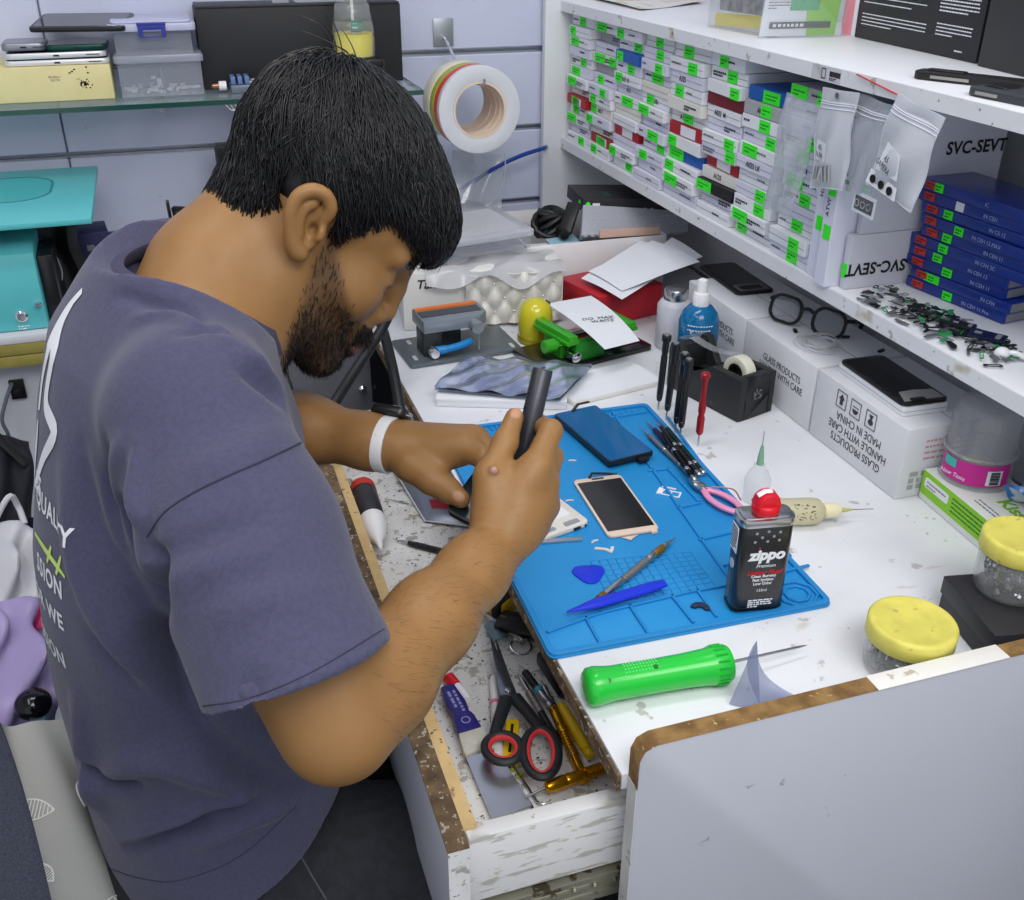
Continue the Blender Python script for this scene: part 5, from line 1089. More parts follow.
mb = MB(); mb.bar(P[0].lerp(P[1], .15)+Vector((0, .0, .010)), P[0].lerp(P[1], .7)+Vector((0, .0, .013)), .004, .014); x_ = mb.build('label', mat('peach_label', (222, 186, 168), .6), t)
# black box lying on the bubble package and the tray edges
P = [PY(569, 191, 1.80), PY(695, 206, 1.80)]
t = thing('black_gift_box', 'flat black box with green dot and white tag, on the white tray', 'box', T3((P[0].x, 1.735, DZ+.1400))@RZ(-6)@RY(3))
mb = MB(); mb.box((.10, .05, .011), (.20, .11, .024)); mb.build('carton', mat('black_card_box', (36, 36, 40), .5), t, bevel=.0012)
mb = MB(); mb.lathe([(.006, 0), (.006, .0006)], 18, 0, T3((-.0003, .004+.01, .011))@RY(-90)); mb.lathe([(.0045, 0), (.0045, .0006)], 18, 0, T3((.010, -.0053, .013))@RX(90)); mb.build('sticker', GREEN, t)
mb = MB(); mb.box((.026, -.0054, .009), (.014, .0006, .012)); mb.build('tag', WHITE, t)
mb = MB(); mb.box((.055, .03, .0233), (.014, .03, .0005)); dashes(mb, .10, .15, .03, 4, .008, .002, 3, .0005, 0, T3((0, 0, .0233)), .01); mb.build('printed_mark', mat('dark_teal_ink', (30, 70, 64), .5), t)
# black cables and headset in the tray
mb = MB(); c = PY(548, 222, 1.74); rg = random.Random(21)
for k in range(7): mb.tube([(c.x+.004*k+(.026+.004*rg.random())*math.cos(a), c.y+.02*math.sin(a)+.004*k, c.z-.004+.018*math.sin(a+k)) for a in [2*math.pi*j/24 for j in range(24)]], .0055, 8, True)
tag(mb.build('cable_bundle', mat('black_rubber', (20, 20, 22), .45)), 'bundle of thick black cable lying in the white tray box', 'cable')
t = thing('phone_holder', 'black plastic clip arm leaning between cable bundle and bubble package', 'holder', PY(572, 222, 1.70))
mb = MB(); mb.bar((-.014, 0, -.02), (.016, .03, .026), .026, .010); mb.build('arm', BLACK, t, bevel=.003); mb = MB(); mb.turn((-.016, -.008, -.02), (-.016, .02, -.02), [(0, .009), (1, .009)], 16); mb.build('joint', SATIN, t)
q = PY(563, 240, 1.70); mb = MB(); mb.sheet(lambda u, v: (q.x-.028+.06*u, 1.675+.08*v, q.z-.006+.010*v+.002*math.sin(4*u)), 6, 5, .0006); tag(mb.build('blue_sheet', mat('pale_blue_sheet', (150, 190, 206), .5)), 'pale blue sheet lying flat in the white tray box', 'paper')
# white papers over the red box
def paper(label, px, z, curl, name='paper_sheet', m=PAPER, nu=12, nv=12, th=.0003, lift=0, seed=0):
    P = [W(x, y, z+(lift if i in (2, 3) else 0)) for i, (x, y) in enumerate(px)]; o = sum(P, Vector())/4
    mb = MB(); mb.sheet(lambda u, v: (P[0]*(1-u)+P[1]*u)*(1-v)+(P[3]*(1-u)+P[2]*u)*v-o+Vector((0, 0, curl*(math.sin(math.pi*u)*.6+.4*math.sin(3*u+4*v+seed)))), nu, nv, th)
    t = mb.build(name, m, ang=80); t.location = o; return tag(t, label, 'paper')
pa = paper('white paper sheet lying lower on the red box, one corner over its edge', [(581, 279), (622, 299), (690, 256), (640, 240)], RT+.006, .003, seed=1, lift=.03)
pb = paper('white folded paper lying on top of the other sheet at the red box', [(588, 272), (622, 290), (700, 262), (652, 240)], RT+.013, .004, seed=2, lift=.03)
pa2 = paper('white paper sheet behind the folded paper, against the wall side', [(640, 262), (662, 272), (703, 256), (672, 238)], RT+.026, .003, seed=4, lift=.02)
# ================================================================== TUFTED WHITE BOX, CLEAR BOX, YELLOW DOME
a, b = W(402, 333, DZ), W(566, 322, DZ)
M = frame_m(Vector(((a.x+b.x)/2, (a.y+b.y)/2, DZ+.0005)), b-a, Vector((0, 0, 1)).cross(b-a)); L = (b-a).length-.01
t = thing('tufted_box', 'white gift box with diamond tufted front on the far left of the bench', 'box', M)
hT = .100
mb = MB(); mb.box((0, .072, hT/2), (L, .13, hT)); mb.build('carton', mat('tuft_white', (232, 231, 228), .45), t, bevel=.002)
mb = MB()
nx_, nz_ = 40, 16
def tuft(u, v):
    x = -L*.12+L*.60*u; z = .006+(hT-.012)*v; A_ = (x/.034+z/.05); B_ = (x/.034-z/.05)
    d_ = abs(math.sin(math.pi*A_/1.0))*abs(math.sin(math.pi*B_/1.0)); return (x, -.001+.006-.012*d_**.5, z)
mb.sheet(tuft, nx_, nz_, .002)
for i in range(-4, 12):
    for j in range(0, 5):
        z = j*.025; x = (i+.5*(j % 2))*.034
        if -L*.12 < x < L*.48 and .008 < z < hT-.008: mb.ball((x, .002, z), .0028, 8, 1)
mb.build('tufted_front', [mat('tuft_satin', (222, 220, 214), .3), CHROME], t, ang=60)
text('printed_mark', 'Take', .022, t, T3((-L*.34, .003-.0, hT*.80))@RX(90)@T3((0, 0, .0))@T3((0, 0, .0)), INK, shear=.25, bold=.0003)
for ch in t.children:
    if ch.name.startswith('printed_mark'): ch.location.y = .0062
TT = DZ+.0005+hT
mb = MB(); rg = random.Random(12)
O = M @ Vector((0, .055, hT+.003))
def crump(u, v):
    p = M @ Vector((-L*.36+L*.86*u, -.014+.10*v, hT+.004+.004*math.sin(9*u+3*v)+.003*math.sin(17*u-8*v)))
    if v < .25: p.z -= (.25-v)*.13*(.6+.4*math.sin(11*u)); 
    return p
mb.sheet(crump, 30, 12, .0003); tag(mb.build('plastic_wrap', film('milky_wrap', (232, 232, 236), .6, .3, .2), ang=80), 'crumpled milky plastic wrap lying on the tufted white box', 'plastic wrap')
# clear lidded box above
P = [PY(x, y, 1.63) for x, y in ((420, 268), (541, 240))]
Mx = T3(Vector((.475, 1.62, TT+.016)))@RZ(10)@RX(2)
t = thing('clear_lid_box', 'flat clear plastic box with faint printing on top of the tufted box', 'box', Mx)
mb = MB(); mb.prism(rrect(.20, .15, .008, 4, 0, .06), 0, .022); mb.build('box_body', film('clear_box_plastic', (222, 226, 238), .34, .3, .12), t, bevel=.002)
mb = MB(); mb.prism(rrect(.208, .158, .010, 4, 0, .06), .022, .032); mb.build('lid', film('clear_lid_plastic2', (226, 228, 236), .66, .3, .2), t, bevel=.002)
mb = MB(); mb.prism(rrect(.17, .12, .006, 3, 0, .06), .0322, .0334); dashes(mb, .03, .05, .03, 2, .005, .003, 6, .0012, 0, T3((0, 0, .0334)), .006); mb.build('embossed_panel', film('milky_wrap', (232, 232, 236), .6, .3, .2), t)
P = PY(465, 228, 1.86)
t = thing('clear_tub', 'clear plastic tub at the back of the bench beside the hair', 'tub', (P.x+.0, 1.86, DZ+.0005))
mb = MB(); hh = P.z-DZ+.02; mb.prism(rrect(.10, .12, .012, 4, 0, .03), 0, hh); mb.prism(rrect(.112, .132, .014, 4, 0, .03), hh-.012, hh); mb.build('tub_body', film('clear_box_plastic', (222, 226, 238), .34, .3, .12), t, bevel=.002)
mb = MB(); mb.prism(rrect(.114, .134, .014, 4, 0, .03), hh+.0005, hh+.006); mb.build('lid', film('clear_lid_plastic2', (226, 228, 236), .66, .3, .2), t, bevel=.001)
p = W(537, 344, DZ)
t = thing('yellow_dome', 'glossy yellow domed canister in front of the tufted box', 'canister', (p.x+.002, p.y+.016, DZ+.0005))
yg = mat('glossy_olive_yellow', (206, 196, 36), .18, coat=.5)
mb = MB(); mb.lathe([(0, 0), (.026, 0), (.0285, .003), (.0285, .040), (.0275, .052), (.023, .063), (.015, .070), (.006, .0735), (0, .074)], 36); mb.build('canister_body', yg, t, ang=60)
mb = MB(); mb.lathe([(.0291, .002), (.0291, .010)], 36, caps=False); mb.build('base_ring', mat('olive_base', (150, 140, 30), .4), t)
mb = MB(); mb.tube([(.018, 0, .066), (.024, .004, .062), (.028, .008, .050)], .003, 8); mb.build('clip', BLACK, t)
# ================================================================== GREY CLAMP FIXTURE
gmet = mat('grey_plate_metal', (104, 112, 118), .4, .4); gmet2 = mat('light_grey_metal', (140, 148, 156), .35, .4)
M = frame_m(Vector((.402, 1.497, DZ+.0005)), (1, .07, 0), (0, 1, 0))
t = thing('phone_clamp', 'grey metal phone clamp fixture with orange strip and blue lever', 'clamp', M)
mb = MB(); mb.prism(rrect(.19, .112, .006, 4), 0, .0065); bp = mb.build('base_plate', gmet, t, bevel=.0015)
mb = MB(); 
for (x, y) in ((-.08, -.03), (.082, -.038), (-.07, .035)): mb.prism(rrect(.006, .018, .002, 3, x, y), .0064, .0070)
mb.build('slot', mat('pale_slot', (186, 188, 190), .5), bp)
ztop = .066
mb = MB(); mb.prism([(-.065, -.035), (.030, -.035), (.045, -.020), (.045, .028), (-.065, .028)], ztop-.020, ztop); dk_ = mb.build('clamp_deck', gmet2, t, bevel=.0015)
mb = MB(); mb.box((-.012, .018, ztop+.0014), (.104, .010, .003)); mb.build('orange_strip', mat('orange_strip', (224, 120, 48), .4), dk_)
mb = MB(); mb.box((-.012, -.004, ztop+.0006), (.10, .024, .0014)); mb.build('rubber_pad', mat('dark_pad', (70, 76, 82), .6), dk_)
mb = MB(); mb.box((-.050, -.012, .026), (.030, .040, .039)); mb.box((-.016, .012, .026), (.05, .02, .039)); mb.build('post_block', mat('dark_block', (44, 48, 50), .4), t, bevel=.001)
mb = MB(); mb.tube(spline([(-.050, -.040, .018), (-.030, -.044, .020), (-.006, -.042, .022), (.012, -.036, .024)], 6), [.007]*6+[.006]*12+[.006], 12); mb.build('lever', mat('blue_lever', (30, 130, 200), .35), t)
mb = MB(); mb.turn((-.052, -.034, .016), (-.052, -.050, .016), [(0, .009), (.8, .009), (1, .007)], 18); mb.build('knob', CHROME, t)
mb = MB(); mb.turn((.020, -.034, .052), (.020, -.050, .050), [(0, .009), (.3, .011), (1, .010)], 20); mb.tube([(.022, -.046, .046), (.022, -.046, .012)], .0016, 8); mb.build('adjuster', alu, t)
# ================================================================== GREEN CLAMP WITH PAPER
gg = mat('green_anodised', (60, 176, 40), .3, .3); ggd = mat('green_anodised_dark', (30, 130, 36), .35, .3)
M = frame_m(Vector((.592, 1.418, DZ+.0005)), (1, .24, 0), (-.24, 1, 0))
t = thing('green_clamp', 'green and black circuit board clamp with a paper note on it', 'clamp', M)
mb = MB(); mb.prism(rrect(.205, .105, .005, 4), 0, .009); mb.build('base_plate', mat('black_base', (20, 18, 20), .25, coat=.3), t, bevel=.0012)
GH = .040
for x, nm in ((-.050, 'fixed_jaw'), (.064, 'sliding_jaw')):
    mb = MB(); mb.box((x, .004, GH+.006), (.016, .098, .012)); mb.box((x, .004, GH+.0005), (.024, .098, .006)); mb.box((x, .004, GH*.55), (.014, .05, GH*.75)); mb.build(nm, gg, t, bevel=.0012)
mb = MB(); mb.turn((-.055, -.018, .033), (-.088, -.018, .033), [(0, .006), (.35, .006), (.4, .011), (.95, .011), (1, .009)], 20); mb.build('clamp_knob', gg, t)
mb = MB(); mb.turn((-.05, -.022, .020), (.05, -.022, .020), [(0, .004), (1, .004)], 12); mb.turn((-.05, .03, .020), (.05, .03, .020), [(0, .004), (1, .004)], 12); mb.turn((-.046, -.030, .018), (-.046, -.052, .018), [(0, .009), (.9, .009), (1, .005)], 18); mb.build('guide_rod', CHROME, t)
mb = MB(); mb.box((-.018, -.036, .024), (.055, .022, .030)); mb.build('carriage', ggd, t, bevel=.002)
mb = MB(); dashes(mb, .045, .085, -.038, 2, .006, .002, 3, .0004, 0, T3((0, 0, .009)), .008); mb.build('printed_mark', GINK, t)
zc = DZ+GH+.0145
P = [W(x, y, zc) for x, y in ((605, 349), (640, 336), (591, 298), (547, 306))]
t = thing('note_paper', 'white paper note with handwriting lying on the green clamp', 'paper', P[0])
f_ = lambda u, v: (P[0]*(1-u)+P[1]*u)*(1-v)+(P[3]*(1-u)+P[2]*u)*v-P[0]+Vector((0, 0, .004-.012*(1-v)**3*(.4+.6*u)+.003*math.sin(math.pi*v)))
mb = MB(); mb.sheet(f_, 12, 14, .0003); mb.build('sheet', PAPER, t, ang=80)
Mt = frame_m(f_(.52, .44)+Vector((0, 0, .0014)), W(606, 320, zc)-W(576, 323, zc), W(590, 308, zc)-W(594, 328, zc))
text('handwriting', 'DO  MAX\n  WAITE', .0125, t, Mt, INK, shear=.15)
# ================================================================== FLAT BOXES + ANTISTATIC BAG
M, L = flat((437, 407), (560, 410), DZ+.0005)
t = thing('flat_box', 'flat white box under the silvery antistatic bag', 'box', M@RZ(0))
mb = MB(); mb.box((.004, .046, .0065), (L+.01, .09, .013)); mb.build('carton', WHITE, t, bevel=.001)
mb = MB(); mb.box((.004, .046, .0112), (L+.0115, .0915, .005)); mb.build('lid', WHITE, t, bevel=.0008)
P = [W(x, y, DZ+.018) for x, y in ((434, 391), (560, 402), (592, 368), (467, 358))]; o = sum(P, Vector())/4
esd = mat('antistatic_film', (150, 160, 186), .16, .75, noise=(26, .4, .65), col2=(196, 204, 222), bump=(40, .5))
def bagf(s): return lambda u, v: (P[0]*(1-u)+P[1]*u)*(1-v)+(P[3]*(1-u)+P[2]*u)*v-o+Vector((0, 0, .002+s*(.004+.006*math.sin(math.pi*u)*math.sin(math.pi*v)+.0022*math.sin(19*u+6*v)+.0018*math.sin(11*v-23*u))))
t = thing('antistatic_bag', 'crinkled silver-blue antistatic bag on the flat white box', 'bag', o)
mb = MB(); mb.sheet(bagf(1), 36, 18, .0003); mb.sheet(bagf(.15), 36, 18, .0003); mb.build('film', esd, t, ang=25)
mb = MB(); mb.sheet(lambda u, v: bagf(1)(u, .93+.05*v)+Vector((0, 0, .0005)), 36, 1, .0004); mb.build('seal_strip', mat('seal_grey', (110, 114, 122), .3, .4), t)
M, L = flat((574, 407), (664, 385), DZ+.0005)
t = thing('stained_pad', 'flat white stained cardboard sheet behind the mat', 'cardboard', M)
mb = MB(); mb.box((0, .044, .0035), (L, .085, .007)); mb.build('board', mat('stained_white', (228, 226, 220), .6, noise=(10, .5, .7), col2=(200, 200, 182)), t, bevel=.001); mb = MB(); mb.box((0, .044, .0074), (L*.985, .083, .0006)); mb.build('top_sheet', PAPER, t)
# ================================================================== RIGHT FRONT OBJECTS
# tissue-type lime box with the clear tub on top
A, B = W(918, 497, DZ), W(978, 549, DZ)
xd = (B-A).normalized(); M = frame_m(A+Vector((0, 0, .0005)), xd, Vector((0, 0, 1)).cross(xd)); L = .145
t = thing('lime_box', 'white and lime green product box with printing, under the clear tub', 'box', M)
hK = .040; dK = .085
mb = MB(); mb.box((L/2, dK/2, hK/2), (L, dK, hK)); mb.build('carton', mat('lime_white_card', (234, 238, 232), .45), t, bevel=.0012)
mb = MB(); mb.box((L/2, -.0003, hK*.60), (L*.985, .0006, hK*.76)); gpn = mb.build('printed_panel', mat('lime_green_print', (140, 205, 40), .5), t)
mb = MB(); mb.prism(rrect(.046, .013, .003, 3, .030, hK*.66), 0, .0004, 0, T3((0, -.0006, 0))@RX(90)); lab_ = mb.build('white_panel', WHITE, gpn)
mb = MB(); dashes(mb, .012, .048, hK*.70, 2, .005, .0016, 4, .0003, 0, T3((0, -.0010, 0))@RX(90), .006); mb.build('printed_mark', GINK, lab_)
mb = MB(); dashes(mb, .060, .125, hK*.82, 4, .0055, .0016, 5, .0003, 0, T3((0, -.0007, 0))@RX(90), .006); mb.build('printed_mark', mat('dark_green_ink', (16, 110, 30), .7), gpn)
text('printed_mark', 'Kiss', .024, t, T3((L*.74, dK*.50, hK+.0003))@RZ(0), mat('lime_ink', (130, 190, 40), .5), bold=.0008)
mb = MB(); dashes(mb, L*.55, L*.92, dK*.22, 2, .006, .002, 7, .0003, 0, T3((0, 0, hK)), .006); mb.build('printed_mark', GINK, t)
# clear tub upside down with magenta label
p = W(972, 486, DZ+hK+.0005)
c = M @ Vector((.030, .047, hK+.0008))
t = thing('clear_jar', 'clear upside-down tub with magenta label on the lime box', 'jar', c)
hj = .098; r0, r1 = .0415, .0365
mb = MB(); mb.lathe([(r0-.002, 0), (r0, .0005), (r0, .004), (r0-.0025, .005), (r1+.002, hj-.012), (r1, hj-.004), (r1-.004, hj), (0, hj), (0, hj-.0012), (r1-.005, hj-.0014), (r1-.0015, hj-.005), (r0-.004, .006), (r0-.002, 0)], 44, caps=False); mb.build('tub_shell', film('tub_clear', (208, 210, 216), .30, .35, .1), t, ang=50)
mb = MB(); mb.lathe([(r0+.0004, .0375), (r0+.0012, .0385), (r0+.0004, .0395)], 44, caps=False)
mb.tube([((r1+.0045)*math.cos(a), (r1+.0045)*math.sin(a), .040) for a in [2*math.pi*k/40 for k in range(40)]], .0012, 6, True); mb.build('moulded_rim', film('tub_clear', (208, 210, 216), .30, .35, .1), t)
mg = mat('magenta_label', (206, 40, 150), .4)
def band(a0, a1, z0, z1, dr, m_, nm, par):
    n = 22; vs = []; 
    for k in range(n+1):
        a = a0+(a1-a0)*k/n
        for z in (z0, z1): r = r0-.0025+(r1+.002-r0+.0025)*(z-.005)/(hj-.017)+dr; vs.append((r*math.cos(a), r*math.sin(a), z))
    mb = MB(); mb.add(vs, [(2*k, 2*k+2, 2*k+3, 2*k+1) for k in range(n)]); o = mb.build(nm, m_, par, ang=60); return o
va = math.atan2(CAM.y-c.y, CAM.x-c.x)
lb = band(va-1.15, va+1.1, .006, .034, .0012, mg, 'label', t)
band(va-1.0, va-.55, .022, .033, .0018, mat('teal_patch', (50, 190, 180), .4), 'brand_patch', lb)
bl_ = band(va+.35, va+.8, .009, .028, .0018, WHITE, 'barcode_patch', lb)
rg = random.Random(2); z_ = .011
for k in range(1):
    mb = MB(); zz = .011
    while zz < .026:
        w_ = rg.uniform(.0005, .0013); r = r0+.0003
        a = va+.58; mb.box((0, 0, 0), (.011, .0006, w_), 0, T3((( r0-.0025+(r1+.002-r0+.0025)*(zz-.005)/(hj-.017)+.0022)*math.cos(a), (r0-.0025+(r1+.002-r0+.0025)*(zz-.005)/(hj-.017)+.0022)*math.sin(a), zz))@Matrix.Rotation(a+math.pi/2, 4, 'Z')); zz += w_+.0009
    mb.build('printed_mark', INK, bl_)
rl = r0+.0022
text('printed_mark', 'New Taste', .0075, lb, T3((rl*math.cos(va-.55), rl*math.sin(va-.55), .015))@Matrix.Rotation(va-.55+math.pi/2, 4, 'Z')@RX(90), whiteink, shear=.2)
mb = MB(); mb.ball((0, 0, .016), (.022, .02, .008), 14); mb.build('contents', mat('pale_yellow_bits', (196, 186, 120), .6), t)
# blue bag scrap right of it
p = W(1010, 492, DZ+hK); q = M @ Vector((.118, .060, hK+.001))
mb = MB(); mb.sheet(lambda u, v: (q.x-.018+.05*u+.006*math.sin(5*v), q.y-.03+.06*v, q.z+.004+.022*math.sin(3*u+2*v)**2+.004*math.sin(13*u)), 14, 14, .0004)
tag(mb.build('blue_wrapper', mat('blue_wrapper', (40, 120, 206), .3, noise=(30, .5, .55), col2=(210, 220, 232))), 'crumpled blue and clear wrapper on the lime box', 'wrapper')
# black box with lidded jar
A, B = W(934, 612, DZ), W(968, 652, DZ)
M = frame_m(W(930, 606, DZ)+Vector((.004, -.004, .0005)), (W(975, 655, DZ)-W(937, 608, DZ)), Vector((1, .3, 0)))
t = thing('black_gift_box', 'black lidded cardboard box at the right end of the bench under a jar', 'box', M)
Lb, Db, Hb = .098, .098, .040
mb = MB(); mb.box((Lb/2, Db/2, Hb/2-.004), (Lb-.003, Db-.003, Hb-.008)); mb.build('box_base', mat('black_card_box', (36, 36, 40), .5), t, bevel=.001)
mb = MB(); mb.box((Lb/2, Db/2, Hb-.010), (Lb, Db, .020)); mb.build('lid', mat('black_card_lid', (42, 42, 46), .5), t, bevel=.001)
yl = mat('yellow_lid', (226, 216, 104), .5, noise=(40, .42, .68), col2=(208, 198, 92), dirt=[(60, .66, (188, 176, 92))])
def jar(label, M, r, h, fill, lid_tilt=0, name='lidded_jar'):
    t = thing(name, label, 'jar', M)
    mb = MB(); mb.lathe([(0, 0), (r-.005, 0), (r-.001, .004), (r, .012), (r, h-.010), (r-.004, h-.004), (r-.004, h), (r-.006, h), (r-.006, h-.004), (r-.002, h-.011), (r-.002, .012), (r-.006, .0025), (0, .002)], 44, caps=False); mb.build('jar_shell', film('jar_clear', (222, 226, 228), .14, .4, .06), t, ang=50)
    mb = MB(); rl = r+.0025; mb.lathe([(rl-.001, h-.006), (rl, h-.005), (rl, h+.010), (rl-.0015, h+.0125), (rl-.004, h+.0135), (rl-.006, h+.0128), (0, h+.0128)], 48); mb.build('lid', yl, t, ang=50)
    mb = MB(); rg = random.Random(int(r*1e5))
    for k in range(260):
        a, rr = rg.uniform(0, 6.28), (r-.007)*math.sqrt(rg.random()); z = .005+fill*h*rg.random()
        s = rg.uniform(.002, .007); mb.box((0, 0, 0), (s, s*rg.uniform(.3, .8), s*.25), rg.choice((0, 0, 1, 2)), T3((rr*math.cos(a), rr*math.sin(a), z))@Euler((rg.uniform(0, 3), rg.uniform(0, 3), rg.uniform(0, 3))).to_matrix().to_4x4())
    o = mb.build('small_parts', [mat('bits_dark', (60, 60, 62), .4, .5), mat('bits_mid', (110, 110, 112), .35, .7), mat('bits_bright', (180, 180, 184), .3, .8)], t); o['kind'] = 'stuff'
    return t
jc = W(896, 684, DZ); 
jar('clear jar of small metal parts with a yellow lid standing on the bench', T3((.599, .606, DZ+.0005)), .0385, .042, .55)
q = M @ Vector((.030, .052, Hb+.0005))
jar('clear jar with a yellow lid standing on the black box', T3((q.x+.0, q.y, q.z)), .0345, .052, .5)
# ================================================================== GREEN SCREWDRIVER HANDLE + PLASTIC SCRAP
gh = mat('green_handle', (34, 200, 62), .25, coat=.3)
Rz = DZ+.0185
A, B = W(584, 688, Rz), W(728, 663, Rz); d = B-A; hl = d.length
t = thing('big_screwdriver', 'chunky green handled screwdriver with thin long shank at the bench front', 'screwdriver', A)
mb = MB(); mb.turn(Vector(), d, [(0, .004), (.005, .0135), (.03, .0175), (.08, .0182), (.14, .0168), (.2, .0160), (.5, .0158), (.7, .0162), (.84, .0172), (.87, .0182), (.98, .0182), (1, .0165)], 40); hd_ = mb.build('handle', gh, t, ang=50)
n_ = d.normalized(); sd = Vector((0, 0, 1)).cross(n_); up = n_.cross(sd)*1
if up.z < 0: up = -up
mb = MB(); rg = random.Random(4)
for i in range(11):
    for j in range(4):
        a = -.35+.24*j; mb.ball(d*(.27+.022*i)+(up*math.cos(a)-sd*math.sin(a))*.0157, .0010, 6)
mb.build('grip_dots', mat('green_dots', (120, 235, 130), .3), hd_)
mb = MB()
for (s_, a) in ((.14, .65), (.47, .3)): nn = up*math.cos(a)-sd*math.sin(a); mb.turn(d*s_+nn*.0150, d*s_+nn*.0168, [(0, .0024), (1, .0022)], 12)
mb.build('moulding_hole', mat('green_dark', (14, 110, 30), .4), hd_)
mb = MB()
for k in range(18): a = 2*math.pi*k/18; mb.bar(d*.885+(up*math.cos(a)+sd*math.sin(a))*.0183, d*.965+(up*math.cos(a)+sd*math.sin(a))*.0183, .0022, .0012)
mb.build('end_ribs', mat('green_rib', (28, 176, 54), .3), hd_)
tip = W(808, 645, DZ+.012)-A
mb = MB(); mb.turn(d*.99, d*.99+(tip-d)*1.0, [(0, .0016), (.9, .0013), (1, .0004)], 12); mb.build('shank', STEEL, t)
fold = film('blueish_film', (150, 160, 200), .42, .3, .08)
P = [W(729, 704, DZ+.001), W(798, 697, DZ+.001), W(760, 706, DZ+.001)]; ap = PY(757, 640, P[2].y+.012)
mb = MB()
mb.sheet(lambda u, v: P[0].lerp(P[2], u).lerp(ap, v)+Vector((0, -.004*math.sin(math.pi*u)*(1-v), 0)), 10, 12, .0003)
mb.sheet(lambda u, v: P[2].lerp(P[1], u).lerp(ap, v)+Vector((-.006*math.sin(math.pi*v), .010*math.sin(math.pi*v), -.012*math.sin(math.pi*v)*u)), 10, 12, .0003)
tag(mb.build('film_scrap', fold, ang=80), 'folded bluish clear plastic scrap standing at the bench front', 'plastic scrap')
# ================================================================== THINGS IN THE OPEN DRAWER
D0 = DB+.0006
def D(x, y, h=0): return W(x, y, D0+h)
# glue bottle
A, B = D(362, 487, .0192), D(381, 549, .0192); d = B-A
t = thing('glue_bottle', 'dark glue bottle with white cone cap lying in the drawer', 'bottle', A)
mb = MB(); mb.turn(d*0, d*.58, [(0, .014), (.06, .0185), (.85, .0185), (1, .015)], 26); body = mb.build('bottle_body', mat('glue_dark', (52, 52, 60), .35), t, ang=50)
mb = MB(); mb.turn(d*.02, d*.12, [(0, .0187), (1, .0190)], 26); mb.build('red_band', mat('red_label', (206, 60, 48), .5), body)
mb = MB(); mb.turn(d*.56, d, [(0, .0185), (.10, .0190), (.30, .0178), (.60, .0110), (.74, .0055), (1, .0024)], 26); mb.build('cone_cap', mat('glossy_white', (240, 241, 244), .2), t, ang=50)
n_ = d.normalized(); sd = Vector((0, 0, 1)).cross(n_); up = n_.cross(sd); up = up if up.z > 0 else -up
Mx = frame_m(d*.30+(up*.75+(CAM-A).normalized()*.55).normalized()*.0143, -n_, (0, 1, 0))
nv = (up*.75+(CAM-A).normalized()*.55).normalized(); Mx = frame_m(d*.30+nv*.0192, -n_, nv.cross(-n_))
text('lettering', 'T-7000', .0135, body, Mx, whiteink, bold=.0003)
driver('felt_pen', 'thin black marker pen lying in the drawer beside the glue bottle', (449, 553), (393, 539), D0+.005, D0+.004, [(0, .62, .0042, mat('pen_black', (32, 34, 36), .35), 'grip'), (.62, .72, .0036, SATIN, 'collar'), (.72, .86, .0018, STEEL, 'bit_holder'), (.86, 1, .0010, STEEL, 'tip')], cat='pen')
driver('steel_pick', 'thin steel pick lying in the drawer between glue bottle and silver pouch', (409, 503), (386, 499), D0+.0022, D0+.002, [(0, .4, .0016, STEEL, 'shaft'), (.4, 1, .0010, STEEL, 'tip')], cat='pick')
# silver pouch
P = [D(392, 466, .012), D(425, 521, .004), D(478, 527, .004), D(478, 470, .014)]; o = sum(P, Vector())/4
t = thing('glue_pouch', 'silver squeeze pouch with black and red print in the drawer under the hands', 'pouch', o)
pf = lambda s: (lambda u, v: (P[0]*(1-u)+P[1]*u)*(1-v)+(P[3]*(1-u)+P[2]*u)*v-o+Vector((0, 0, s*.014*abs(math.sin(math.pi*u)*math.sin(math.pi*v))**.5)))
mb = MB(); mb.sheet(pf(1), 16, 16, .0004); mb.sheet(pf(-.55), 16, 16, .0004); pch = mb.build('pouch_body', mat('silver_pouch', (128, 134, 150), .3, .4), t, ang=60)
mb = MB(); mb.sheet(lambda u, v: pf(1)(.44+.26*u, .30+.6*v)+Vector((0, 0, .0006)), 8, 8, .0003); mb.build('printed_panel', INK, pch)
mb = MB(); mb.sheet(lambda u, v: pf(1)(.72+.13*u, .22+.75*v)+Vector((0, 0, .0007)), 6, 10, .0003); mb.build('printed_panel', mat('crimson_print', (150, 24, 44), .4), pch)
q0, q1 = pf(1)(.57, .42), pf(1)(.57, .8)
text('lettering', 'COYB', .014, pch, frame_m((q0+q1)/2+Vector((0, 0, .0022)), q1-q0, pf(1)(.44, .6)-pf(1)(.7, .6)), whiteink)
mb = MB(); mb.tube([P[0]-o, P[1]-o, P[2]-o], .0012, 6); mb.build('seam', mat('seam_white', (214, 216, 220), .4), t)
for (x, y, w_, h_, r, lab, c) in ((427, 527, .016, .007, -20, 'small white plastic block lying in the drawer below the silver pouch', (226, 227, 228)), (357, 479, .022, .010, 25, 'small torn white paper scrap beside the glue bottle', (232, 232, 234))):
    mb = MB(); mb.prism([(-w_/2, -h_/2), (w_*.45, -h_/2), (w_/2, h_*.4), (-w_*.42, h_/2)], 0, .004, 0, T3(D(x, y))@RZ(r)); tag(mb.build('scrap', mat('scrap_%d' % c[0], c, .6), None, bevel=.0006), lab, 'scrap')
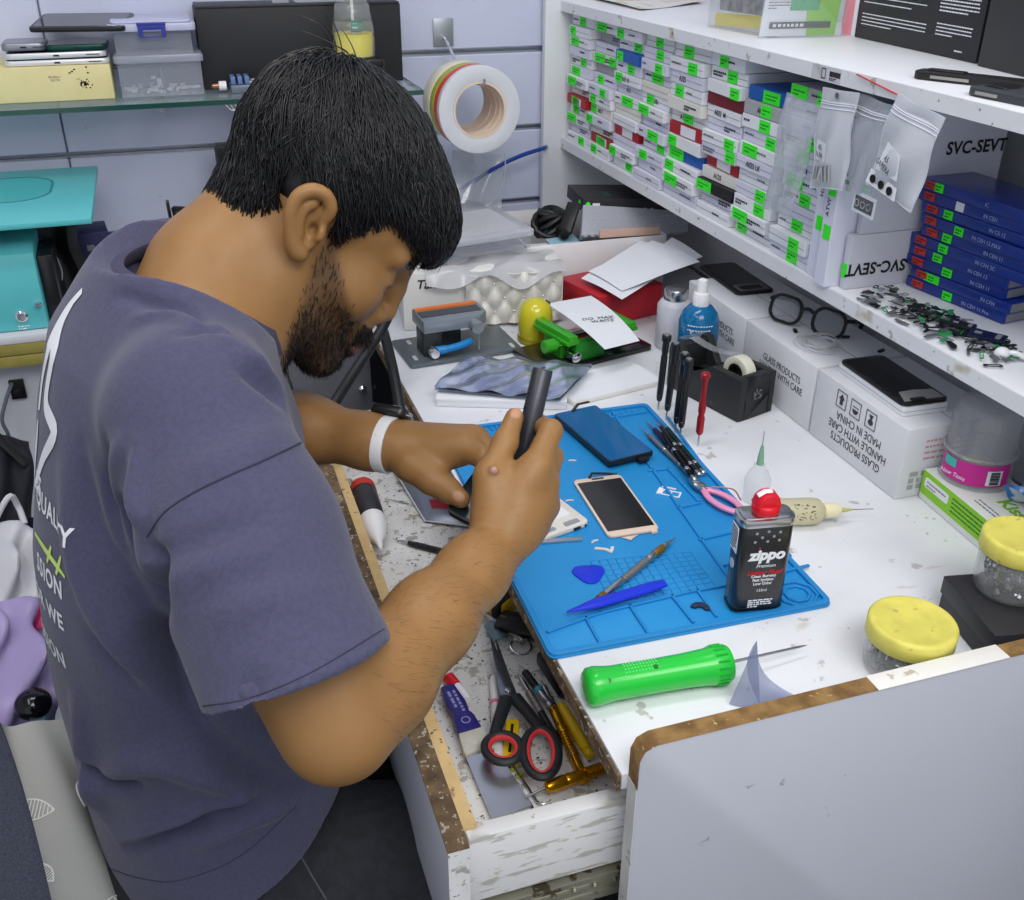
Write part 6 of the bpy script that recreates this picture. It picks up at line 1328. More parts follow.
# putty knife
A, B = D(447, 688, .012), D(512, 812, .006); d = B-A; n_ = d.normalized(); sd = Vector((0, 0, 1)).cross(n_).normalized(); L = d.length
M = frame_m(A, d, sd)
t = thing('putty_knife', 'scraper with purple handle, white collar and shiny steel blade in the drawer', 'scraper', M)
pm = mat('purple_blue_handle', (40, 32, 120), .35)
mb = MB(); mb.prism([(0, -.008), (.03, -.011), (.046, -.009), (.052, -.012), (.072, -.013), (.072, .013), (.052, .012), (.046, .009), (.03, .011), (0, .008)], -.006, .006); hd_ = mb.build('handle', pm, t, bevel=.003)
mb = MB(); dashes(mb, .012, .045, .003, 2, .006, .003, 4, .0004, 0, T3((0, 0, .006)), .01); mb.ring(circ(.005, 16, .058, 0), circ(.0038, 16, .058, 0), .006, .0064); mb.build('printed_mark', mat('pale_violet_ink', (150, 150, 210), .5), hd_)
mb = MB(); mb.prism([(.071, -.013), (.096, -.017), (.100, -.016), (.100, .016), (.096, .017), (.071, .013)], -.004, .004); mb.build('collar', mat('dirty_white', (216, 214, 204), .6, noise=(60, .4, .7), col2=(190, 186, 170)), t, bevel=.001)
mb = MB(); mb.prism([(.098, -.016), (L, -.021), (L, .021), (.098, .016)], -.0008, .0008); mb.build('blade', mat('mirror_steel', (205, 208, 212), .32, 1.), t)
# white tube with red
A, B = D(444, 672, .008), D(468, 700, .006); d = B-A
t = thing('paste_tube', 'small white tube with a red cap band in the drawer beside the elbow', 'tube', A)
mb = MB(); mb.turn(d*0, d, [(0, .005), (.1, .0068), (.8, .006), (1, .0045)], 18); mb.build('tube_body', mat('glossy_white', (240, 241, 244), .2), t); mb = MB(); mb.turn(d*.2, d*.55, [(0, .0069), (1, .0067)], 18); mb.build('red_band', redcap, t)
# scissors
zS = .026
p_tip, p_piv, r1c, r2c = D(490, 642, .020), D(508, 692, .024), D(503, 748, .024), D(541, 752, .024)
t = thing('scissors', 'scissors with black and red handles lying open in the drawer', 'scissors', p_piv)
o = p_piv
yv = (p_tip-o); yv.z = 0; yl_ = yv.length; yv.normalize(); xv = Vector((yv.y, -yv.x, 0))
M = Matrix(((xv.x, yv.x, 0, 0), (xv.y, yv.y, 0, 0), (0, 0, 1, 0), (0, 0, 0, 1))); Mi_ = M.inverted()
blade = mat('scissor_steel', (120, 124, 130), .25, 1.)
for k, (tipx, z0) in enumerate(((0.000, .0006), (.006, -.0018))):
    mb = MB(); mb.prism([(-.009+.004*k, -.018), (.008, -.018), (.008, .004), (tipx+.0015, yl_), (tipx, yl_*.995), (-.009+.005*k, .004)], z0, z0+.0018, 0, M); mb.build('blade', blade, t, bevel=.0004)
mb = MB(); mb.lathe([(.0035, .002), (.0035, .0035), (.002, .004)], 14, 0, M); mb.build('pivot', STEEL, t)
hm = mat('soft_black_grip', (30, 32, 36), .5); rm = mat('red_grip_lining', (206, 54, 58), .45)
def handle(c, rx, ry, rot, x0):
    c = Mi_ @ (c-o); ca, sa = math.cos(rot), math.sin(rot)
    def E_(a, g): return Vector((c.x+ca*(rx+g)*math.cos(a)-sa*(ry+g)*math.sin(a), c.y+sa*(rx+g)*math.cos(a)+ca*(ry+g)*math.sin(a), 0))
    mb = MB(); n = 36
    mb.tube([M @ E_(2*math.pi*k/n, .0030) for k in range(n)], .0046, 10, True, flat=.9)
    st = Vector((x0, -.010, 0)); en = E_(math.pi/2, .004)
    mb.tube([M @ v for v in (st, st.lerp(en, .5)+Vector((0, 0, .001)), en)], [.0078, .0070, .0062], 12, flat=.7); h_ = mb.build('handle', hm, t)
    mb = MB(); mb.tube([M @ E_(2*math.pi*k/n, -.0012) for k in range(n)], .0030, 8, True); x_ = mb.build('lining', rm, h_); x_['label'] = 'red inner lining'
handle(r1c, .0150, .0165, .2, -.004); handle(r2c, .0145, .0300, -.22, .005)
# pens, knives, drivers
wp = mat('pen_white', (232, 230, 232), .35)
driver('marker_pen', 'white marker pen with pink line lying under the scissors', (499, 765), (494, 678), D0+.006, D0+.006, [(0, .1, .0052, wp, 'end_cap'), (.1, .66, .0058, wp, 'shaft'), (.66, .70, .0061, mat('pink_band', (226, 120, 150), .4), 'collar'), (.70, 1, .0056, wp, 'end_cap')], cat='pen')
A, B = D(513, 722, .004), D(509, 762, .004)
t = thing('utility_blade', 'yellow snap-off knife handle seen through the left scissor ring', 'knife', A); d = B-A; M = frame_m(Vector(), d, Vector((0, 0, 1)).cross(d))
mb = MB(); mb.prism(rrect(d.length, .014, .004, 3, d.length/2, 0), -.003, .005, 0, M); mb.build('grip', mat('yellow_plastic', (238, 196, 20), .35), t, bevel=.001); mb = MB(); mb.box((d.length*.5, 0, .0052), (d.length*.7, .003, .001), 0, M); mb.build('slider_slot', BLACK, t)
goldm = mat('bright_gold', (206, 150, 16), .2, .9)
driver('gold_driver', 'gold anodised driver pen lying in the drawer right of the scissors', (585, 782), (541, 680), D0+.009, D0+.010, [(0, .06, .0058, goldm, 'end_cap'), (.06, .22, .0054, goldm, 'shaft'), (.22, .28, .0062, brassd, 'collar'), (.28, .44, .0055, goldm, 'grip'), (.44, .50, .0062, goldm, 'collar'), (.50, .72, .0054, goldm, 'shaft'), (.72, .80, .0050, STEEL, 'collar'), (.80, .93, .0032, STEEL, 'bit_holder'), (.93, 1, .0014, STEEL, 'tip')])
A, B = D(545, 788, .012), D(606, 767, .012); d = B-A
t = thing('cross_driver', 'gold cross handle lying against the drawer side at the near end', 'screwdriver', A)
mb = MB(); mb.turn(d*0, d*.62, [(0, .0035), (.05, .0060), (.12, .0066), (.5, .0068), (.55, .0060), (.62, .0068), (.9, .0058), (1, .0050)], 22); mb.build('handle', goldm, t)
mb = MB(); pr = []
for k in range(8): pr += [(k/8, .0064), ((k+.6)/8, .0064), ((k+.65)/8, .0052), ((k+.95)/8, .0052)]
mb.turn(d*.66, d, pr+[(1, .0064)], 20); mb.build('knurled_end', goldm, t)
mb = MB(); mb.turn(d*0, d*-.32+Vector((0, 0, -.004)), [(0, .0016), (1, .0010)], 8); mb.build('shaft', STEEL, t)
driver('craft_knife', 'yellow craft knife handle lying in the drawer at the bench edge side', (591, 757), (560, 704), D0+.006, D0+.007, [(0, .12, .0052, mat('yellow_plastic', (238, 196, 20), .35), 'end_cap'), (.12, .95, .0060, mat('yellow_plastic', (238, 196, 20), .35), 'shaft'), (.95, 1, .004, mat('yellow_plastic', (238, 196, 20), .35), 'collar')], cat='knife')
driver('dark_driver', 'dark metal driver pen lying left of the gold driver', (560, 745), (517, 672), D0+.005, D0+.006, [(0, .08, .0044, SATIN, 'end_cap'), (.08, .42, .0042, SATIN, 'shaft'), (.42, .7, .0046, mat('ribbed_steel', (168, 164, 158), .35, .8), 'grip'), (.7, .9, .0030, STEEL, 'shaft'), (.9, 1, .0014, STEEL, 'tip')])
driver('dark_driver', 'steel and black driver with teal ring, just above the gold driver', (552, 708), (519, 664), D0+.015, D0+.013, [(0, .1, .0048, STEEL, 'end_cap'), (.1, .35, .0044, STEEL, 'shaft'), (.35, .42, .0050, mat('teal_ring', (60, 150, 170), .3), 'collar'), (.42, .8, .0044, SATIN, 'grip'), (.8, 1, .0018, STEEL, 'tip')])
A, B = D(545, 655, .012), D(575, 700, .012); d = B-A
t = thing('power_plug', 'black charger plug lying in the drawer under the bench edge', 'plug', A)
mb = MB(); mb.bar(d*0, d*.8, .024, .018); mb.build('plug_body', BLACK, t, bevel=.004); mb = MB(); mb.bar(d*.8, d*1.05, .003, .007); mb.bar(d*.8+Vector((.008, .004, 0)), d*1.05+Vector((.008, .004, 0)), .003, .007); mb.build('prong', STEEL, t); mb = MB(); mb.tube(spline([d*0, d*-.2+Vector((0, .01, .006)), d*-.5+Vector((.01, .02, -.004))], 6), .0028, 8); mb.build('cord', BLACK, t)
A, B = D(482, 613, .010), D(524, 642, .008); d = B-A
t = thing('steel_tool', 'silver tubular tool lying in the drawer above the scissors tip', 'tool', A)
mb = MB(); mb.turn(d*0, d*.7, [(0, .0028), (.05, .0036), (1, .0034)], 14); mb.build('shaft', alu, t); mb = MB(); pr = []
for k in range(6): pr += [(k/6, .0050), ((k+.5)/6, .0050), ((k+.55)/6, .0040), ((k+.95)/6, .0040)]
mb.turn(d*.7, d, pr+[(1, .005)], 16); mb.build('knurled_nut', STEEL, t)
c = D(500, 603, .012)
t = thing('tape_measure', 'yellow and black pocket tape measure in the drawer under the mat corner', 'tape measure', T3(c)@RZ(35))
mb = MB(); mb.prism(rrect(.036, .030, .009, 5), -.0115, .0115); mb.build('case', mat('yellow_plastic', (238, 196, 20), .35), t, bevel=.002); mb = MB(); mb.prism(rrect(.038, .014, .004, 4, 0, -.006), -.0122, .0122); mb.prism(circ(.008, 16, 0, .004), .0110, .0125); mb.build('rubber_band', BLACK, t, bevel=.001); mb = MB(); mb.box((-.020, .010, -.006), (.006, .012, .003)); mb.build('end_hook', STEEL, t)
c = D(522, 628, .010)
t = thing('black_pouch', 'black soft pouch in the drawer beside the mat corner', 'pouch', T3(c)@RZ(-40)); mb = MB(); mb.sheet(lambda u, v: (-.03+.06*u, -.016+.032*v, .002+.006*math.sin(math.pi*u)*math.sin(math.pi*v)), 10, 8, .012); mb.build('pouch_body', BLACK, t, bevel=.002); mb = MB(); mb.tube([(-.028, 0, .010), (.028, 0, .010)], .0012, 6); mb.build('zip', GINK, t)
c = D(521, 648, .004)
mb = MB(); mb.tube([(c.x+.012*math.cos(a), c.y+.014*math.sin(a), c.z+.002) for a in [2*math.pi*k/30 for k in range(30)]], .0016, 8, True); tag(mb.build('key_ring', CHROME), 'loose steel ring lying in the drawer near the mat corner', 'ring')
c = D(497, 634, .006); mb = MB(); mb.sheet(lambda u, v: (c.x-.010+.020*u, c.y-.015+.034*v, c.z+.006*math.sin(math.pi*u)), 8, 6, .0016); tag(mb.build('plastic_clip', film('teal_film', (120, 160, 176), .55, .3, .1)), 'bluish clear plastic clip in the drawer above the scissors', 'clip')
A = D(490, 640, .0)
for k, (p0, p1, lab) in enumerate((((506, 768), (535, 812), 'bent steel hex key lying beside the scraper blade'), ((513, 766), (541, 806), 'second bent steel hex key right of the first beside the blade'))):
    a, b = D(*p0, .003), D(*p1, .003); q = (b-a).normalized(); mb = MB(); mb.tube(spline([a, a.lerp(b, .5), b-q*.004, b+Vector((-q.y, q.x, 0))*.012*(1 if k else -1)], 6), .0013, 6); tag(mb.build('hex_key', STEEL), lab, 'hex key')
mb = MB(); rg = random.Random(31)
for k in range(12): p = D(513+rg.uniform(-8, 8), 772+rg.uniform(-8, 6)); mb.box((0, 0, .001), (rg.uniform(.004, .01), .003, .002), 0, T3(p)@RZ(rg.uniform(0, 180)))
tag(mb.build('green_scraps', mat('lime_scrap', (170, 200, 50), .5)), 'scatter of lime green plastic scraps under the right scissor handle', 'scraps', kind='stuff')
mb = MB(); rg = random.Random(32)
for k in range(330):
    x = DRX0+.036+rg.random()*.20; y = DRY0+.02+rg.random()*.74; s = rg.uniform(.0004, .0016)
    mb.box((0, 0, .0004), (s*rg.uniform(1, 2.4), s, .0008), 0, T3((x, y, D0))@RZ(rg.uniform(0, 180)))
tag(mb.build('crumbs', mat('dark_crumbs', (50, 44, 40), .9)), 'dark crumbs and solder bits scattered over the drawer bottom', 'crumbs', kind='stuff')
p = W(452, 838, DRT)
# ================================================================== BOTTOM LEFT: bags, cover, chair
clothm = mat('grey_patterned_cloth', (172, 172, 168), .85, noise=(5, .4, .7), col2=(160, 160, 158))
P = [PD(-2, 722, 1.0), PD(84, 722, 1.06), PD(170, 930, 1.06), PD(30, 960, .86)]; o = sum(P, Vector())/4
t = thing('cloth_cover', 'grey cloth with white leaf outlines draped behind the person', 'cloth', o)
def cf(u, v):
    p = (P[0]*(1-u)+P[1]*u)*(1-v)+(P[3]*(1-u)+P[2]*u)*v-o
    nrm = (P[1]-P[0]).cross(P[3]-P[0]).normalized()
    return p+nrm*(.016*math.sin(7*u+1.3*v)+.008*math.sin(13*u-3*v))*(.4+.6*v)
mb = MB(); mb.sheet(cf, 26, 26, .003); cl_ = mb.build('cloth', clothm, t, ang=80)
lm = mat('leaf_white', (232, 232, 226), .8)
nrm = -(P[1]-P[0]).cross(P[3]-P[0]).normalized()
if nrm.dot(CAM-o) < 0: nrm = -nrm
def leaf(u0, v0, ang, ln):
    mb = MB(); ca, sa = math.cos(ang), math.sin(ang)
    def q(a, b): u, v = u0+(a*ca-b*sa)*ln, v0+(a*sa+b*ca)*ln*.55; return cf(u, v)+nrm*.0024
    for s in (1, -1): mb.tube([q(k/10, s*.26*math.sin(math.pi*k/10)) for k in range(11)], .0008, 5)
    for k in range(1, 12): mb.tube([q(k/12, -.24*math.sin(math.pi*k/12)), q(min(1, k/12+.06), .24*math.sin(math.pi*k/12))], .0006, 5)
    mb.build('leaf_print', lm, cl_)
for a in ((.72, .28, 2.0, .30), (.10, .34, .5, .30), (.74, .56, 2.3, .2), (.72, .86, 2.6, .40), (.18, .60, 1.1, .2)): leaf(*a)
# lilac bag
def blob_bag(name, label, pts, m, fold, cat='bag', th=.004):
    P = [PD(*p) for p in pts]; o = sum(P, Vector())/4; t = thing(name, label, cat, o)
    n = (P[1]-P[0]).cross(P[3]-P[0]).normalized(); n = n if n.dot(CAM-o) > 0 else -n
    def f(s):
        return lambda u, v: (P[0]*(1-u)+P[1]*u)*(1-v)+(P[3]*(1-u)+P[2]*u)*v-o+n*(s*.035*abs(math.sin(math.pi*u)*math.sin(math.pi*v))**.5+fold*math.sin(15*u+4*v)*math.sin(math.pi*v)+fold*.7*math.sin(9*v-8*u))
    mb = MB(); mb.sheet(f(1), 24, 24, .001); mb.sheet(f(-.6), 24, 24, .001); mb.build('bag_skin', m, t, ang=70); return t, f
t, f = blob_bag('lilac_bag', 'crumpled lilac shopping bag behind the person', [(-20, 600, 1.12), (48, 600, 1.2), (52, 735, 1.15), (-20, 740, 1.05)], mat('lilac_plastic', (164, 150, 196), .4), .017)
mb = MB(); mb.sheet(lambda u, v: f(1)(.62+.3*u, .1+.16*v)+Vector((0, -.003, .002)), 6, 6, .001); mb.build('pink_print', mat('magenta_print', (196, 50, 110), .5), t)
t, f = blob_bag('white_bag', 'crumpled white plastic bag above the lilac bag', [(-30, 520, 1.3), (38, 528, 1.36), (44, 640, 1.3), (-30, 640, 1.22)], mat('white_bag_plastic', (206, 206, 212), .4), .016)
mb = MB(); mb.tube(spline([f(1)(.3, .05), f(1)(.4, -.12), f(1)(.6, -.1), f(1)(.7, .05)], 6), .004, 8); mb.build('handle', mat('white_bag_plastic', (206, 206, 212), .4), t)
t, f = blob_bag('backpack', 'black backpack hanging behind the person at the left edge', [(-40, 432, 1.45), (30, 440, 1.52), (36, 556, 1.48), (-40, 548, 1.38)], mat('black_fabric', (24, 26, 36), .8), .008)
mb = MB(); mb.tube(spline([f(1)(.1, .1), f(1)(.4, .02)+Vector((0, -.02, .02)), f(1)(.8, .3)], 8), .010, 8, flat=.4); mb.build('strap', BLACK, t)
mb = MB(); mb.bar(f(1)(.1, .72), f(1)(.9, .82), .006, .04); mb.build('pocket', mat('navy_fabric', (26, 34, 66), .7), t, bevel=.003)
t = thing('knob_tool', 'glossy black round knob on a pale blue stick behind the person', 'tool', PD(33, 704, 1.08))
q = PD(24, 740, 1.06)-PD(33, 704, 1.08); q2 = PD(48, 715, 1.10)-PD(33, 704, 1.08)
mb = MB(); mb.ball((0, 0, 0), (.019, .019, .016), 20); mb.build('knob', mat('gloss_black', (10, 10, 16), .1), t); mb = MB(); mb.bar(q2*.6, q*1.4+Vector((0, 0, -.02)), .016, .010); mb.build('stick', mat('pale_blue_plastic', (130, 180, 200), .4), t, bevel=.002)
# dark felt chair back in the near left corner
felt = mat('dark_blue_felt', (42, 46, 58), .95, noise=(700, .35, .65), col2=(58, 63, 78))
P = [PD(-70, 690, .80), PD(-4, 735, .80), PD(50, 930, .74), PD(-120, 960, .66)]; o = sum(P, Vector())/4
t = thing('office_chair', 'dark blue felt chair back in the near left corner', 'chair', o)
mb = MB(); q = [p-o for p in P]; n = (q[1]-q[0]).cross(q[3]-q[0]).normalized()
mb.sheet(lambda u, v: (q[0]*(1-u)+q[1]*u)*(1-v)+(q[3]*(1-u)+q[2]*u)*v-n*.012*math.sin(math.pi*v), 12, 16, .03); mb.build('backrest', felt, t, bevel=.008)
mb = MB(); b0 = q[2].lerp(q[3], .6); mb.tube(spline([b0, b0+Vector((-.02, 0, -.12)), Vector((b0.x-.02, b0.y, .06-o.z))], 6), .018, 12); mb.build('post', SATIN, t)
mb = MB()
for k in range(5): a = 2*math.pi*k/5; mb.bar((b0.x-.02, b0.y, .05-o.z), (b0.x-.02+.16*math.cos(a), b0.y+.16*math.sin(a), .03-o.z), .03, .02)
mb.build('base', SATIN, t, bevel=.004)
# stool under the person
t = thing('stool', 'round black stool the person sits on', 'stool', (-.06, .86, 0))
mb = MB(); mb.lathe([(0, .405), (.155, .405), (.165, .412), (.165, .435), (.155, .447), (0, .452)], 40); mb.build('seat', mat('black_vinyl', (28, 28, 32), .4), t, ang=50)
for k in range(4):
    a = math.pi/4+k*math.pi/2; mb = MB(); mb.tube([(.11*math.cos(a), .11*math.sin(a), .405), (.17*math.cos(a), .17*math.sin(a), .004)], .011, 10); mb.build('leg', SATIN, t)
mb = MB(); mb.tube([(.148*math.cos(a), .148*math.sin(a), .16) for a in [2*math.pi*k/40 for k in range(40)]], .006, 8, True); mb.build('foot_ring', SATIN, t)
# ================================================================== PERSON (one continuous body grown from a distance field)
class Field:
    def __init__(s, lo, hi, h):
        s.lo = np.array(lo, np.float32); s.h = h; s.n = np.ceil((np.array(hi)-s.lo)/h).astype(int)+1
        s.D = np.full(s.n, 1., np.float32); s.ax = [s.lo[i]+h*np.arange(s.n[i], dtype=np.float32) for i in range(3)]
    def win(s, lo, hi):
        a = np.clip(((np.array(lo)-s.lo)/s.h).astype(int)-1, 0, s.n); b = np.clip(((np.array(hi)-s.lo)/s.h).astype(int)+3, 0, s.n)
        sl = tuple(slice(x, y) for x, y in zip(a, b))
        return sl, s.ax[0][sl[0]][:, None, None], s.ax[1][sl[1]][None, :, None], s.ax[2][sl[2]][None, None, :]
    def op(s, fn, lo, hi, k=.006, cut=False):
        p = k+3*s.h; sl, X, Y, Z = s.win(np.array(lo)-p, np.array(hi)+p)
        b = fn(X, Y, Z); a = s.D[sl]
        if a.size == 0: return
        if cut: a, b = -a, b
        hh = np.clip(.5+.5*(b-a)/k, 0, 1); r = b+(a-b)*hh-k*hh*(1-hh)
        s.D[sl] = -r if cut else r
    def cone(s, a, b, ra, rb, k=.006, cut=False):
        a, b = np.array(a, float), np.array(b, float); ba = b-a; L2 = ba@ba
        def f(X, Y, Z):
            t = np.clip(((X-a[0])*ba[0]+(Y-a[1])*ba[1]+(Z-a[2])*ba[2])/L2, 0, 1)
            return np.sqrt((X-a[0]-ba[0]*t)**2+(Y-a[1]-ba[1]*t)**2+(Z-a[2]-ba[2]*t)**2)-(ra+(rb-ra)*t)
        r = max(ra, rb); s.op(f, np.minimum(a, b)-r, np.maximum(a, b)+r, k, cut)
    def chain(s, pts, rs, k=.006, sm=0, cut=False):
        if sm: pts = [np.array(p) for p in spline([Vector(p) for p in pts], sm)]; rs = list(np.interp(np.linspace(0, 1, len(pts)), np.linspace(0, 1, len(rs)), rs))
        for i in range(len(pts)-1): s.cone(pts[i], pts[i+1], rs[i], rs[i+1], k, cut)
    def ell(s, c, r, R=None, k=.006, cut=False):
        c = np.array(c, float); R = np.eye(3) if R is None else np.array(R); m = max(r)
        def f(X, Y, Z):
            x, y, z = X-c[0], Y-c[1], Z-c[2]
            q = [R[0, i]*x+R[1, i]*y+R[2, i]*z for i in range(3)]
            k0 = np.sqrt(sum((q[i]/r[i])**2 for i in range(3))); k1 = np.sqrt(sum((q[i]/r[i]**2)**2 for i in range(3)))
            return k0*(k0-1)/np.maximum(k1, 1e-6)
        s.op(f, c-m, c+m, k, cut)
    def mesh(s, name, mats):
        D = s.D; S = D < 0; n = np.array(D.shape)-1
        cnt = sum(S[i:i+n[0], j:j+n[1], k:k+n[2]].astype(np.int8) for i in (0, 1) for j in (0, 1) for k in (0, 1))
        act = (cnt > 0) & (cnt < 8); I = np.argwhere(act); idx = np.full(n, -1, np.int32); idx[act] = np.arange(len(I))
        acc = np.zeros((len(I), 3)); w = np.zeros(len(I)); cs = [(i, j, k) for i in (0, 1) for j in (0, 1) for k in (0, 1)]
        for a in cs:
            for ax in range(3):
                if a[ax]: continue
                b = list(a); b[ax] = 1
                va = D[I[:, 0]+a[0], I[:, 1]+a[1], I[:, 2]+a[2]]; vb = D[I[:, 0]+b[0], I[:, 1]+b[1], I[:, 2]+b[2]]
                m = (va < 0) != (vb < 0); t = va[m]/(va[m]-vb[m]); p = np.tile(np.array(a, float), (m.sum(), 1)); p[:, ax] += t; acc[m] += p; w[m] += 1
        V = (I+acc/w[:, None])*s.h+s.lo; Q = []
        for ax in range(3):
            u, v = (ax+1) % 3, (ax+2) % 3
            s0 = [slice(None)]*3; s1 = [slice(None)]*3; s0[ax] = slice(0, -1); s1[ax] = slice(1, None)
            A, B = S[tuple(s0)], S[tuple(s1)]; E_ = np.argwhere(A != B); ok = (E_[:, u] > 0) & (E_[:, v] > 0) & (E_[:, u] < n[u]) & (E_[:, v] < n[v]); E_ = E_[ok]
            ins = A[E_[:, 0], E_[:, 1], E_[:, 2]]
            def cell(du, dv): c = E_.copy(); c[:, u] += du; c[:, v] += dv; return idx[c[:, 0], c[:, 1], c[:, 2]]
            q = np.stack([cell(-1, -1), cell(0, -1), cell(0, 0), cell(-1, 0)], 1); q[~ins] = q[~ins][:, ::-1]; Q.append(q)
        Q = np.concatenate(Q)
        nb = np.zeros_like(V); c = np.zeros(len(V))          # one gentle smoothing pass
        for i, j in ((0, 1), (1, 2), (2, 3), (3, 0)):
            np.add.at(nb, Q[:, i], V[Q[:, j]]); np.add.at(nb, Q[:, j], V[Q[:, i]]); np.add.at(c, Q[:, i], 1); np.add.at(c, Q[:, j], 1)
        V = V*.5+.5*nb/np.maximum(c, 1)[:, None]
        return np_mesh(name, V, Q, mats)
def np_mesh(name, V, Q, mats, smooth=True):
    me = bpy.data.meshes.new(name); k = Q.shape[1]
    me.vertices.add(len(V)); me.vertices.foreach_set('co', np.ascontiguousarray(V, np.float32).ravel())
    me.loops.add(Q.size); me.loops.foreach_set('vertex_index', np.ascontiguousarray(Q, np.int32).ravel())
    me.polygons.add(len(Q)); me.polygons.foreach_set('loop_start', np.arange(len(Q), dtype=np.int32)*k); me.polygons.foreach_set('loop_total', np.full(len(Q), k, np.int32))
    me.update(calc_edges=True); me.validate()
    for m in (mats if isinstance(mats, list) else [mats]): me.materials.append(m)
    if smooth: me.shade_smooth()
    o = bpy.data.objects.new(name, me); COL.objects.link(o); return o
def strands(name, P, rad, m, parent):
    """P: (n strands, k points, 3) -> one mesh of thin tapering three-sided hairs"""
    n, k = P.shape[:2]; T = np.gradient(P, axis=1); T /= np.linalg.norm(T, axis=2, keepdims=True)+1e-9
    a = np.cross(T, np.array([.3, .2, .93])); a /= np.linalg.norm(a, axis=2, keepdims=True)+1e-9; b = np.cross(T, a)
    rr = rad*np.sin(np.pi*np.clip(np.linspace(.25, 1, k), 0, 1))[None, :, None]**.6+rad*.06
    V = np.stack([P+rr*(a*math.cos(x)+b*math.sin(x)) for x in (0, 2.094, 4.189)], 2).reshape(-1, 3)
    base = (np.arange(n)[:, None, None]*k+np.arange(k-1)[None, :, None])*3; j = np.arange(3)[None, None, :]; j2 = (j+1) % 3
    Q = np.stack([base+j, base+j2, base+3+j2, base+3+j], -1).reshape(-1, 4)
    o = np_mesh(name, V, Q, m); o.parent = parent; return o
nr = np.random.default_rng(5)
person = thing('person', 'man with black hair and beard in a slate T-shirt bending over an electric screwdriver', 'person', (-.06, .86, .45))
def adopt(o): o.parent = person; o.matrix_parent_inverse = person.matrix_basis.inverted() if False else Matrix.Translation(-person.location); return o
# ---- head frame (bowed, turned and leaning a little towards the camera)
PIT, HYAW, HROLL = .7526, -.2137, -.1278
hf = np.array([math.cos(PIT)*math.cos(HYAW), math.cos(PIT)*math.sin(HYAW), -math.sin(PIT)]); l0_ = np.array([-math.sin(HYAW), math.cos(HYAW), 0.]); u0_ = np.cross(hf, l0_)
hl = l0_*math.cos(HROLL)+u0_*math.sin(HROLL); hu = -l0_*math.sin(HROLL)+u0_*math.cos(HROLL)
HE = np.array([.1120, .914, 1.150]); HR = np.stack([hf, hl, hu], 1)
H = lambda f, l, u: HE+hf*f+hl*l+hu*u
skin = mat('skin', (148, 109, 66), .45, sss=.06, spec=.4)
nt = skin.node_tree; bs = nt.nodes['Principled BSDF']; at_ = nt.nodes.new('ShaderNodeAttribute'); at_.attribute_name = 'tone'
nz = nt.nodes.new('ShaderNodeTexNoise'); nz.inputs['Scale'].default_value = 38; nz.inputs['Detail'].default_value = 6
tcn = nt.nodes.new('ShaderNodeTexCoord'); nt.links.new(tcn.outputs['Object'], nz.inputs['Vector'])
mr = nt.nodes.new('ShaderNodeMapRange'); mr.inputs['To Min'].default_value = .84; mr.inputs['To Max'].default_value = 1.14; nt.links.new(nz.outputs['Fac'], mr.inputs['Value'])
mxn = nt.nodes.new('ShaderNodeMix'); mxn.data_type = 'RGBA'; mxn.blend_type = 'MULTIPLY'; mxn.inputs['Factor'].default_value = 1
nt.links.new(at_.outputs['Color'], mxn.inputs['A']); nt.links.new(mr.outputs[0], mxn.inputs['B']); nt.links.new(mxn.outputs['Result'], bs.inputs['Base Color'])
nz2 = nt.nodes.new('ShaderNodeTexNoise'); nz2.inputs['Scale'].default_value = 900; nt.links.new(tcn.outputs['Object'], nz2.inputs['Vector'])
bpn = nt.nodes.new('ShaderNodeBump'); bpn.inputs['Strength'].default_value = .12; bpn.inputs['Distance'].default_value = .001; nt.links.new(nz2.outputs['Fac'], bpn.inputs['Height']); nt.links.new(bpn.outputs[0], bs.inputs['Normal'])
B = Field((-.17, .44, .80), (.36, 1.13, 1.34), .0022)
# cranium, face, jaw
B.ell(H(.000, 0, .040), (.088, .0715, .080), HR, .01)
B.ell(H(.043, 0, .044), (.056, .061, .054), HR, .02)
B.ell(H(.044, 0, -.026), (.054, .056, .070), HR, .02)
for s in (-1, 1):
    B.cone(H(.004, s*.052, -.018), H(.012, s*.049, -.058), .016, .017, .02)
    B.cone(H(.012, s*.049, -.058), H(.084, s*.014, -.094), .018, .017, .02)
    B.ell(H(.064, s*.039, -.022), (.024, .022, .024), HR, .024)
    B.cone(H(.087, s*.010, .029), H(.078, s*.046, .027), .010, .008, .014)
B.cone(H(.085, -.010, -.092), H(.085, .010, -.092), .018, .018, .016)
B.ell(H(.050, 0, -.070), (.045, .044, .030), HR, .02)
for s in (-1, 1):
    B.ell(H(.100, s*.033, .006), (.016, .018, .012), HR, .010, True)
    B.ell(H(.0775, s*.032, .003), (.0130, .0145, .0120), HR, .006)
    B.cone(H(.092, s*.024, .0005), H(.086, s*.044, .001), .0028, .0026, .003)
B.chain([H(.096, 0, .022), H(.103, 0, -.003), H(.110, 0, -.025)], [.0085, .0085, .0098], .008)
for s in (-1, 1):
    B.ell(H(.100, s*.0120, -.031), (.012, .0078, .0085), HR, .006)
    B.ell(H(.104, s*.0065, -.039), (.0045, .003, .004), HR, .003, True)
B.ell(H(.092, 0, -.052), (.018, .026, .018), HR, .014)
B.chain([H(.096, -.022, -.064), H(.1085, -.007, -.0595), H(.1085, .007, -.0595), H(.096, .022, -.064)], [.0035, .0062, .0062, .0035], .005)
B.chain([H(.095, -.020, -.067), H(.1055, -.006, -.0715), H(.1055, .006, -.0715), H(.095, .020, -.067)], [.0035, .0066, .0066, .0035], .005)
B.chain([H(.100, -.022, -.0655), H(.112, 0, -.0655), H(.100, .022, -.0655)], [.0012, .0014, .0012], .003, 0, True)
